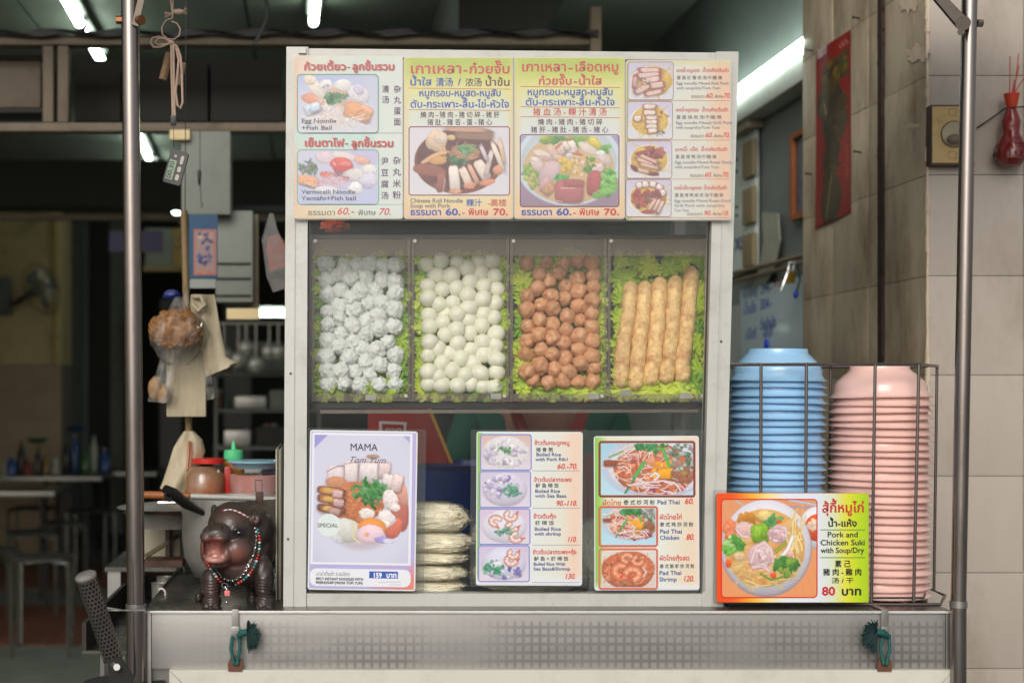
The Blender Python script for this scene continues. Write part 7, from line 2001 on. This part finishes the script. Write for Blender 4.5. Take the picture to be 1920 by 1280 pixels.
# crowded back of the shop between the pole and the cabinet
rnd = random.Random(21)
cls = [(60, 74, 92), (110, 92, 70), (120, 122, 116), (90, 40, 34), (54, 84, 66), (150, 146, 132)]
clm = [pm('clutter_%d' % k, c, .5, var=.25, scale=14) for k, c in enumerate(cls)]
cn_ = ['blue', 'brown', 'grey', 'dark red', 'green', 'pale']
sp_ = [(px, y) for y in (699.5, 767.5, 837.5, 899.5) for px in (412, 426, 441, 500, 514, 528) if not (y in (699.5,) and px > 450) and not (y == 767.5 and px > 430) and not (y == 837.5 and px > 410 and px < 480) and not (y == 899.5 and px > 420 and px < 520)]
for k, (px, y) in enumerate(sp_):
    Y = 8.12; c = P(px, y, Y); ci = k % 6
    t = thing('canister', c, '%s canister %s, %s' % (cn_[ci], {699.5: 'on the top shelf', 767.5: 'on the second shelf', 837.5: 'on the third shelf', 899.5: 'on the bottom shelf'}[y], {412: 'first from the left end', 426: 'second from the left end', 441: 'third from the left end', 500: 'near the middle', 514: 'right of the middle', 528: 'against the cabinet side'}[px]), 'canister', 'canisters on the back rack')
    h = rnd.uniform(.07, .13); r = .018
    MB().lathe([(0, 0), (r, 0), (r * 1.03, h * .5), (r, h), (0, h)], c, 14).build('body', clm[ci], t)
    MB().lathe([(0, h + .0005), (r * 1.08, h + .0005), (r * 1.08, h + .014), (0, h + .016)], c, 14).build('lid', clm[(ci + 2) % 6], t)
ut = thing('utensil_rail', P(455, 606, 7.6), 'dim rail of hanging pans and ladles deep behind the paper bags', 'utensil rail')
MB().tube([P(390, 606, 7.6), P(600, 606, 7.6)], .008, 6).build('rail', M['chrome'], ut)
for k, px in enumerate((404, 420, 447, 462, 480, 505, 522)):
    l = rnd.uniform(.08, .2); a = P(px, 607, 7.59)
    m_ = MB().tube([a, a - Vector((0, 0, l))], .006, 5)
    m_.lathe([(0, .012), (.03, .01), (.045, 0), (.03, -.012), (0, -.016)], a - Vector((0, 0, l + .04)), 14, axis=(0, -1, 0))
    m_.build('hanging_ladle', M['potsteel'], ut)

# ------------------------------------------------------------------ right inner wall things (plane faces left)
def WX(px, py, X):
    Y = X * F / (px - VX); return Vector((X, Y, CZ - (py - VY) * Y / F))
XW = 1.499
def wbox(px0, px1, z0, z1, X0, X1, mat, name, parent=None, b=0.0):
    ya, yb = X0 * F / (px1 - VX), X0 * F / (px0 - VX)
    return MB().box(X0, X1, ya, yb, z0, z1, b).build(name, mat, parent)
pn = thing('switch_panel', WX(1395, 490, 1.48), 'white wall board with a column of brown pads beside the cabinet', 'wall board')
Yp_ = 1.48 * F / (1416 - VX)
zt_p, zb_p = CZ - (240 - VY) * Yp_ / F, CZ - (506 - VY) * Yp_ / F
wbox(1340, 1416, zb_p, zt_p, 1.478, 1.492, pm('glossy_white_board', (196, 206, 198), .3, coat=.2), 'board', pn, .003)
for (a, b) in ((262, 330), (350, 418), (436, 498)):
    wbox(1391, 1411, CZ - (b - VY) * Yp_ / F, CZ - (a - VY) * Yp_ / F, 1.462, 1.4775, pm('brown_pad', (136, 120, 88), .6), 'pad', pn, .006)
for y in (300, 322, 388, 404):
    MB().ell(WX(1382, y, 1.477), .006, 2).build('hole', M['blk'], pn)
for y, s_ in ((470, 'X:'),):
    c = WX(1376, y, 1.4765)
    text(pn, s_, 0, .085, 0, .06, 0, (40, 50, 120), frame=(WX(1378, y, 1.4765), Vector((0, -1, 0)), Vector((0, 0, 1)), Vector((-1, 0, 0))), bold=.006)
sk = thing('wall_speaker', WX(1390, 235, 1.45), 'small dusty wall speaker above the white board', 'speaker')
wbox(1372, 1401, CZ - (242 - VY) * .00181, CZ - (208 - VY) * .00181, 1.44, 1.498, pm('dusty_beige_case', (146, 138, 118), .6), 'case', sk, .004)
MB().lathe([(0, 0), (.016, 0), (.016, .004), (0, .004)], WX(1388, 224, 1.4395), 16, axis=(-1, 0, 0)).build('cone', M['blk'], sk)
pf = thing('picture_frame', WX(1492, 405, 1.48), 'brown framed picture on the wall edge', 'picture frame')
Yq = 1.48 * F / (1492 - VX)
zz0, zz1 = CZ - (402 - VY) * Yq / F, CZ - (262 - VY) * Yq / F
wbox(1482, 1520, zz0, zz1, 1.484, 1.498, pm('blue_green_picture', (70, 96, 110), .3, var=.5, scale=30, dirt=(120, 60, 50), damt=.6, dscale=20), 'picture', pf)
for (a, b, c, d) in ((1480, 1484.5, zz0 - .02, zz1 + .02), (1484.6, 1520, zz1, zz1 + .02), (1484.6, 1520, zz0 - .02, zz0)):
    wbox(a, b, c, d, 1.468, 1.4835, M['wood'], 'frame', pf, .002)
sheetm = MB()
pp0 = [(1428, 398), (1458, 400), (1462, 450), (1452, 500), (1436, 532), (1412, 536), (1424, 500), (1432, 450)]
tag(MB().prism([WX(a, b, 1.47 - .0 * k) for k, (a, b) in enumerate(pp0)], (.004, 0, 0)).build('curled_paper', pm('greyed_paper', (150, 152, 136), .7), smooth=False), 'long greyed paper strip curling down the wall', 'paper')
tag(MB().tube([WX(1376, 512, 1.45), WX(1520, 476, 1.45)], .008, 8).tube([WX(1376, 528, 1.45), WX(1520, 490, 1.45)], .007, 8).build('wall_pipe', M['beam']), 'pair of brown pipes running along the inner wall', 'pipe')
pl = thing('padlock', WX(1481, 528, 1.42), 'brass padlock with keys hanging from the wall pipe', 'padlock')
YK = 1.42 * F / (1481 - VX)
MB().box(P(1473, 0, YK).x, P(1489, 0, YK).x, YK - .01, YK + .01, P(0, 531, YK).z, P(0, 508, YK).z, .003).build('body', pm('brass', (160, 130, 50), .35, .8), pl)
MB().tube([P(1477, 508, YK), P(1480, 492, YK), P(1490, 490, YK), P(1487, 508, YK)], .0025, 8).build('shackle', M['silver'], pl)
MB().tube([P(1488, 492, YK), P(1476, 512, YK - .02), P(1464, 545, YK - .02)], .0035, 8).build('key', M['silver'], pl)
MB().tube([P(1495, 495, YK), P(1500, 525, YK), P(1494, 545, YK)], .003, 8).build('key', M['blk'], pl)
MB().ell(P(1492, 551, YK - .01), (.008, .006, .014), 2).build('blue_tag', ink((30, 70, 170)), pl)
wbd = thing('whiteboard', WX(1440, 690, 1.47), 'white board with blue handwriting hanging behind the blue bowls', 'whiteboard')
Yw = 1.475 * F / (1450 - VX)
wz1, wz0 = 1.765, 1.30
wbox(1387, 1520, wz0, wz1, 1.474, 1.484, pm('pale_whiteboard', (176, 192, 196), .35, var=.05, coat=.1), 'board', wbd, .002)
fy = Vector((0, -1, 0)); fz = Vector((0, 0, 1)); fn3 = Vector((-1, 0, 0))
for (px, py, s_, wd_, h_, c_) in ((1392, 560, 'หมายเหตุ', .17, .05, (90, 110, 150)), (1426, 552, '394.-', .12, .055, (40, 60, 140)), (1450, 541, '= = =', .12, .04, (180, 60, 60)), (1394, 590, 'น้ำแข็ง', .14, .05, (60, 90, 170)), (1424, 581, '304.-', .13, .05, (40, 70, 170)),
                                 (1424, 618, 'ต้มยำเล้ง', .17, .05, (60, 100, 180)), (1398, 636, 'เบียร์', .12, .05, (60, 90, 170)), (1430, 632, 'ใส่ไข่', .10, .05, (50, 90, 180))):
    o_ = WX(px, py, 1.4735)
    sk_ = Vector((0, -1, .0))
    text(wbd, s_, 0, wd_, 0, h_, 0, c_, frame=(o_, sk_, fz, fn3), ital=.2, bold=.002)
for (px, py) in ((1437, 645), (1503, 670)):
    MB().ell(WX(px, py, 1.468), (.008, .012, .02), 2).build('magnet', ink((20, 70, 190)), wbd)
tag(wbox(1352, 1384, 1.45, 1.9 - .18, 1.486, 1.490, ink((150, 156, 150)), 'notice_paper', None), 'pale notice paper half hidden behind the cabinet frame', 'paper')

# ------------------------------------------------------------------ things on the outer pillar
XP = XS - .002
rpz = thing('red_poster', WX(1562, 425, XP), 'red poster with dark olive figure and faded print on the tiled pillar', 'poster')
cvp = Cv(0, 0, 100, 340, (150, 24, 14), (142, 22, 12), res=1.0)
cvp.blobs(50, 60, 26, 20, 26, [(96, 66, 16), (120, 96, 20), (70, 48, 16)], sz=12); cvp.blobs(48, 130, 30, 60, 60, [(66, 46, 18), (84, 60, 18), (52, 36, 14)], sz=14)
cvp.blobs(50, 230, 18, 70, 50, [(74, 54, 20), (92, 70, 24), (58, 42, 16)], sz=12); cvp.ell(48, 300, 30, 44, (78, 58, 24), wob=.1); cvp.blobs(80, 60, 14, 26, 10, [(110, 96, 24), (84, 70, 20)], sz=9)
cvp.blobs(20, 110, 12, 40, 12, [(90, 70, 20), (64, 46, 18)], sz=10); cvp.blobs(76, 150, 14, 40, 14, [(80, 58, 20)], sz=9); cvp.line([(52, 250), (36, 330)], 3, (150, 140, 90)); cvp.line([(28, 110), (34, 130)], 3, (190, 170, 60))
for k in range(7): cvp.line([(86 + 4 * math.sin(k), 210 + k * 9), (95, 214 + k * 9), (88, 220 + k * 9)], 1.2, (226, 96, 50))
for k in range(8): cvp.line([(70 + k * 3, 14 + 4 * math.sin(k * 2)), (74 + k * 3, 22)], 1.2, (206, 150, 140))
a_ = np.clip(cvp.a, 0, 255) / 255.; l_ = np.where(a_ <= .04045, a_ / 12.92, ((a_ + .055) / 1.055) ** 2.4)
ya, yb = XP * F / (1595 - VX), XP * F / (1530 - VX)
z1a, z0a = CZ - (56 - VY) * ya / F, CZ - (399 - VY) * ya / F
U = cvp.X / 100; V_ = cvp.Y / 340
org = ORG[rpz.name]
cx_ = np.full(U.shape, XP) - .004 * np.sin(U * 3.0) ** 2 - .003 * V_ ** 4 * (1 - U)
co_ = np.stack([cx_ - org.x, yb + (ya - yb) * U - org.y, z1a + (z0a - z1a) * V_ - org.z - .012 * (1 - U) * V_], -1).reshape(-1, 3)
h_, w2 = cvp.h, cvp.w
idx = np.arange(h_ * w2).reshape(h_, w2); q = np.stack([idx[:-1, :-1], idx[1:, :-1], idx[1:, 1:], idx[:-1, 1:]], -1).reshape(-1, 4)
me = bpy.data.meshes.new('printed_sheet'); me.from_pydata(co_.tolist(), [], q.tolist()); me.update()
at = me.color_attributes.new('Col', 'FLOAT_COLOR', 'POINT'); at.data.foreach_set('color', np.concatenate([l_.reshape(-1, 3), np.ones((h_ * w2, 1))], 1).ravel().astype(np.float32))
me.materials.append(M['print']); me.polygons.foreach_set('use_smooth', [True] * len(me.polygons))
o = bpy.data.objects.new('printed_sheet', me); COL.objects.link(o); o.parent = rpz
text(rpz, 'makro', 0, .072, 0, .052, 0, (216, 190, 190), frame=(WX(1532.5, 112, XP - .0045), fy, fz, fn3), bold=.004)
for k, (px, py) in enumerate(((1612, 35), (1614, 286), (1522, 327), (1524, 96))):
    c = WX(px, py, XP)
    tag(MB().tube([c, c + Vector((-.018, -.004, .002))], .0025, 6).ell(c + Vector((-.019, -.004, .002)), (.002, .005, .005), 1).build('nail', M['rust']), ['rusty nail above the red poster on the right', 'rusty nail right of the red poster low down', 'rusty nail left of the red poster low down', 'rusty nail at the top left of the red poster'][k], 'nail', 'nails in the tiled pillar')
YF = 3.3
th_ = thing('wall_switch_box', P(1780, 308, YF), 'cream wall box with round dial behind the right pole', 'wall control')
pbox(1748, 199, 1826, 306, YF - .03, .0288, pm('yellowed_cream_plastic', (196, 168, 112), .45, dirt=(130, 96, 56), damt=.5, dscale=20), 'case', th_, .004)
pbox(1746, 197, 1828, 199, YF - .029, .028, M['woodd'], 'rim', th_); pbox(1745.5, 199.3, 1747.8, 309, YF - .029, .028, M['woodd'], 'rim', th_); pbox(1748, 306.4, 1828, 309.5, YF - .029, .028, M['woodd'], 'rim', th_)
MB().lathe([(0, 0), (.029, 0), (.029, .002), (.026, .004), (0, .004)], P(1789, 252, YF - .0302), 32, axis=(0, -1, 0)).build('dial_plate', pm('worn_dial', (176, 164, 132), .4, dirt=(110, 96, 70), damt=.5, dscale=40), th_)
MB().lathe([(.0285, 0), (.031, 0), (.031, .001), (.0285, .001)], P(1789, 252, YF - .0301), 32, axis=(0, -1, 0)).build('dial_ring', M['rust'], th_)
MB().ell(P(1790, 261, YF - .042), (.017, .010, .012), 3).build('knob', pm('grey_knob', (120, 108, 90), .4), th_)
for y in (211, 291):
    lp = rr_loop(1779, y - 7, 1793, y + 7, 2.5); l2 = rr_loop(1780, y - 6, 1792, y + 6, 2)
    n = len(lp)
    MB().add([P(a, b, YF - .0304) for a, b in lp] + [P(a, b, YF - .0304) for a, b in l2], [(i, (i + 1) % n, (i + 1) % n + n, i + n) for i in range(n)]).build('knockout', ink((140, 112, 70)), th_, smooth=False)
# incense holder
ih = thing('incense_holder', P(1895, 315, YF - .03), 'red gourd shaped incense holder with sticks wired to the wall', 'incense holder')
M['redlac'] = pm('red_lacquer', (120, 20, 14), .3, var=.3, scale=20, dirt=(50, 18, 18), damt=.85, dscale=12, coat=.4)
c_ = P(1896, 0, YF - .035)
zf = lambda py: P(0, py, YF - .035).z
MB().lathe([(0, zf(312)), (.02, zf(311)), (.034, zf(300)), (.036, zf(284)), (.028, zf(266)), (.018, zf(252)), (.019, zf(240)), (.0205, zf(228)), (.014, zf(212)), (.011, zf(204)), (.009, zf(203))], (c_.x, c_.y, 0), 28, wob=lambda q, h: 1.0).build('gourd', M['redlac'], ih)
for k in range(18):
    q = k * 2 * math.pi / 18
    MB().tube([(c_.x + math.cos(q) * .031, c_.y + math.sin(q) * .031, zf(303)), (c_.x + math.cos(q) * .0365, c_.y + math.sin(q) * .0365, zf(290)), (c_.x + math.cos(q) * .03, c_.y + math.sin(q) * .03, zf(270))], .0012, 4).build('rib', M['blk'], ih)
MB().tube([(c_.x + .003 + math.cos(q) * .020, c_.y - .034 + abs(math.cos(q)) * .008, zf(286) + math.sin(q) * .018) for q in [k * math.pi / 12 for k in range(24)]], .0012, 5, closed=True).tube([(c_.x + .003 + math.cos(q) * .012, c_.y - .0365 + abs(math.cos(q)) * .003, zf(286) + math.sin(q) * .011) for q in [k * math.pi / 10 for k in range(20)]], .001, 5, closed=True).build('medallion', pm('brown_emblem', (104, 58, 46), .5), ih)
MB().lathe([(.010, zf(204)), (.014, zf(190)), (.017, zf(176)), (.015, zf(176)), (.009, zf(203))], (c_.x + .001, c_.y, 0), 20).build('cup', pm('orange_red_paper', (190, 60, 28), .5, var=.25, scale=60), ih)
for k, (dx, y1) in enumerate(((-2, 106), (14, 101), (15, 122), (24, 146), (6, 150))):
    MB().tube([(c_.x + random.uniform(-.006, .006), c_.y, zf(190)), P(1896 + dx, y1, YF - .035)], .0012, 6).build('incense_stick', pm('red_stick_%d' % k, (176, 50, 34), .6), ih)
MB().tube([P(1832, 240, YF - .006), P(1850, 228, YF - .01), P(1862, 220, YF - .012), P(1884, 204, YF - .03), P(1900, 202, YF - .05), P(1922, 200, YF - .01)], .0018, 6).build('tie_wire', M['rust'], ih)

# ------------------------------------------------------------------ perforated handle at the lower left
hd = thing('pan_handle', P(215, 1250, 2.45), 'perforated steel tube handle sticking up at the lower left', 'handle')
A, B = P(160, 1078, 2.45), P(213, 1234, 2.50)
d = (B - A); L_ = d.length; d.normalize()
Mx = d.to_track_quat('Z', 'Y').to_matrix()
rr_ = .0178
NA, NZ = 16, 22
mb = MB()
def cylp(a, h): return A + Mx @ Vector((math.cos(a) * rr_, math.sin(a) * rr_, h))
for i in range(NZ):
    for j in range(NA):
        a0 = 2 * math.pi * (j + (.5 if i % 2 else 0)) / NA; a1 = a0 + 2 * math.pi / NA
        h0, h1 = L_ * i / NZ, L_ * (i + 1) / NZ
        am, hm, ra, rh = (a0 + a1) / 2, (h0 + h1) / 2, (a1 - a0) * .36, (h1 - h0) * .36
        outer = [(a0, h0), (am, h0), (a1, h0), (a1, hm), (a1, h1), (am, h1), (a0, h1), (a0, hm)]
        inner = [(am + ra * math.cos(q), hm + rh * math.sin(q)) for q in [R(225), R(270), R(315), R(0), R(45), R(90), R(135), R(180)]]
        mb.add([cylp(*p_) for p_ in outer + inner], [(k, (k + 1) % 8, (k + 1) % 8 + 8, k + 8) for k in range(8)])
ph = mb.build('perforated_tube', pm('worn_dark_steel', (128, 122, 114), .3, .85, var=.15), hd)
MB().tube([A + d * .002, B], rr_ * .86, 20).build('core', pm('dark_core', (30, 28, 26), .8), hd)
MB().lathe([(0, -.003), (rr_ * .8, -.003), (rr_ * 1.06, 0), (rr_ * 1.06, .004), (rr_, .005)], A, 24, axis=d).build('end_cap', M['potsteel'], hd)
MB().tube([B - d * .002, B + d * .006], rr_ * 1.05, 20).build('ferrule', M['silver'], hd)
MB().prism([P(202, 1236, 2.48), P(226, 1232, 2.48), P(250, 1270, 2.5), P(246, 1300, 2.5), P(206, 1300, 2.5)], (0, .012, 0)).build('bracket', M['dark'], hd)
MB().tube([P(219, 1250, 2.475), P(219, 1250, 2.49)], .006, 10).build('bolt', M['silver'], hd)
gb = thing('gas_burner', P(215, 1330, 2.6), 'dark burner ring partly visible under the perforated handle', 'burner')
MB().lathe([(.05, 0), (.075, 0), (.078, .006), (.074, .012), (.05, .01)], P(232, 1290, 2.62), 30).build('ring', M['dark'], gb)
MB().lathe([(0, -.03), (.05, -.03), (.06, 0), (0, 0)], P(232, 1290, 2.62), 24).build('base', M['potsteel'], gb)
MB().tube([P(232, 1310, 2.62), (P(232, 0, 2.62).x, 2.62, 0.0)], .014, 10).build('stand', M['dark'], gb)

# ------------------------------------------------------------------ latches and rope tassels on the apron
M['rope'] = pm('teal_nylon_rope', (18, 82, 76), .7, var=.25, scale=200, bump=.6, bscale=300)
M['roped'] = pm('dark_teal_frayed_rope', (14, 48, 46), .8, var=.3, scale=200)
M['leather'] = pm('rusty_brown_plate', (112, 72, 54), .6, .2, var=.2, scale=60, dirt=(60, 36, 28), damt=.5)
def latch(px, lb1, lb2, tdir, tlen, topy=1140):
    YL_ = YC - .006
    t = thing('latch', P(px, 1255, YL_), lb1, 'latch', 'steel latches hooked over the cart edge')
    a, b = P(px - 6.5, 0, YL_).x, P(px + 6.5, 0, YL_).x
    MB().box(a, b, YL_ - .001, YL_ + .002, P(0, 1196, YL_).z, zt + .006, .0008).box(a, b, YL_ + .0021, YL_ + .06, zt + .004, zt + .006).build('strap', M['steel'], t)
    MB().box(a - .001, b + .001, YL_ - .003, YL_ - .0012, P(0, 1197, YL_).z, P(0, 1174, YL_).z, .0008).build('hook_plate', M['steel'], t)
    pts = [(px - 13, 1258), (px - 14, 1244), (px - 9, 1232), (px, 1228), (px + 9, 1232), (px + 14, 1244), (px + 13, 1258)]
    MB().prism([P(x, y, YL_ - .011) for x, y in pts], (0, .003, 0)).build('base_plate', M['leather'], t)
    r = thing('rope_tassel', P(px, 1245, YL_ - .01), lb2, 'rope', 'teal ropes tied to the latches')
    MB().tube([P(px - 5, 1192, YL_ - .006), P(px - 8, 1215, YL_ - .012), P(px - 2, 1244, YL_ - .016), P(px + 3, 1246, YL_ - .016), P(px + 9, 1216, YL_ - .012), P(px + 8, 1190, YL_ - .006)], .0034, 8).build('loop', M['rope'], r)
    MB().tube([P(px + 6, 1192, YL_ - .008), P(px + 6 + tdir[0] * .4, 1186, YL_ - .014), P(px + 6 + tdir[0], 1184, YL_ - .014)], [.005, .007, .006], 10).build('knot', M['rope'], r)
    mb = MB()
    c0 = P(px + 6 + tdir[0], 1184, YL_ - .014)
    for k in range(260):
        q = random.uniform(-1.5, 1.5) + (0 if tdir[0] > 0 else math.pi); s_ = tlen * random.uniform(.6, 1.05)
        e = c0 + Vector((math.cos(q) * s_, -random.uniform(0, .010) - .004 + abs(math.sin(q)) * .002, math.sin(q) * s_ + tdir[1] * .001 - random.uniform(0, .010)))
        m2 = (c0 + e) / 2 + Vector((0, -.003, .003))
        mb.tube([c0, m2, e], [.0012, .0011, .0007], 4, cap=False)
    q_ = mb.build('frayed_end', M['roped'], r); q_['kind'] = 'stuff'
latch(441, 'steel latch under the hippo figurine', 'teal rope with frayed tuft under the hippo figurine', (16, -2), .026)
latch(1659, 'steel latch under the pink bowls', 'dark teal rope with a large frayed tuft under the pink bowls', (-22, -4), .030)

bpy.data.objects.remove(_to, do_unlink=True)
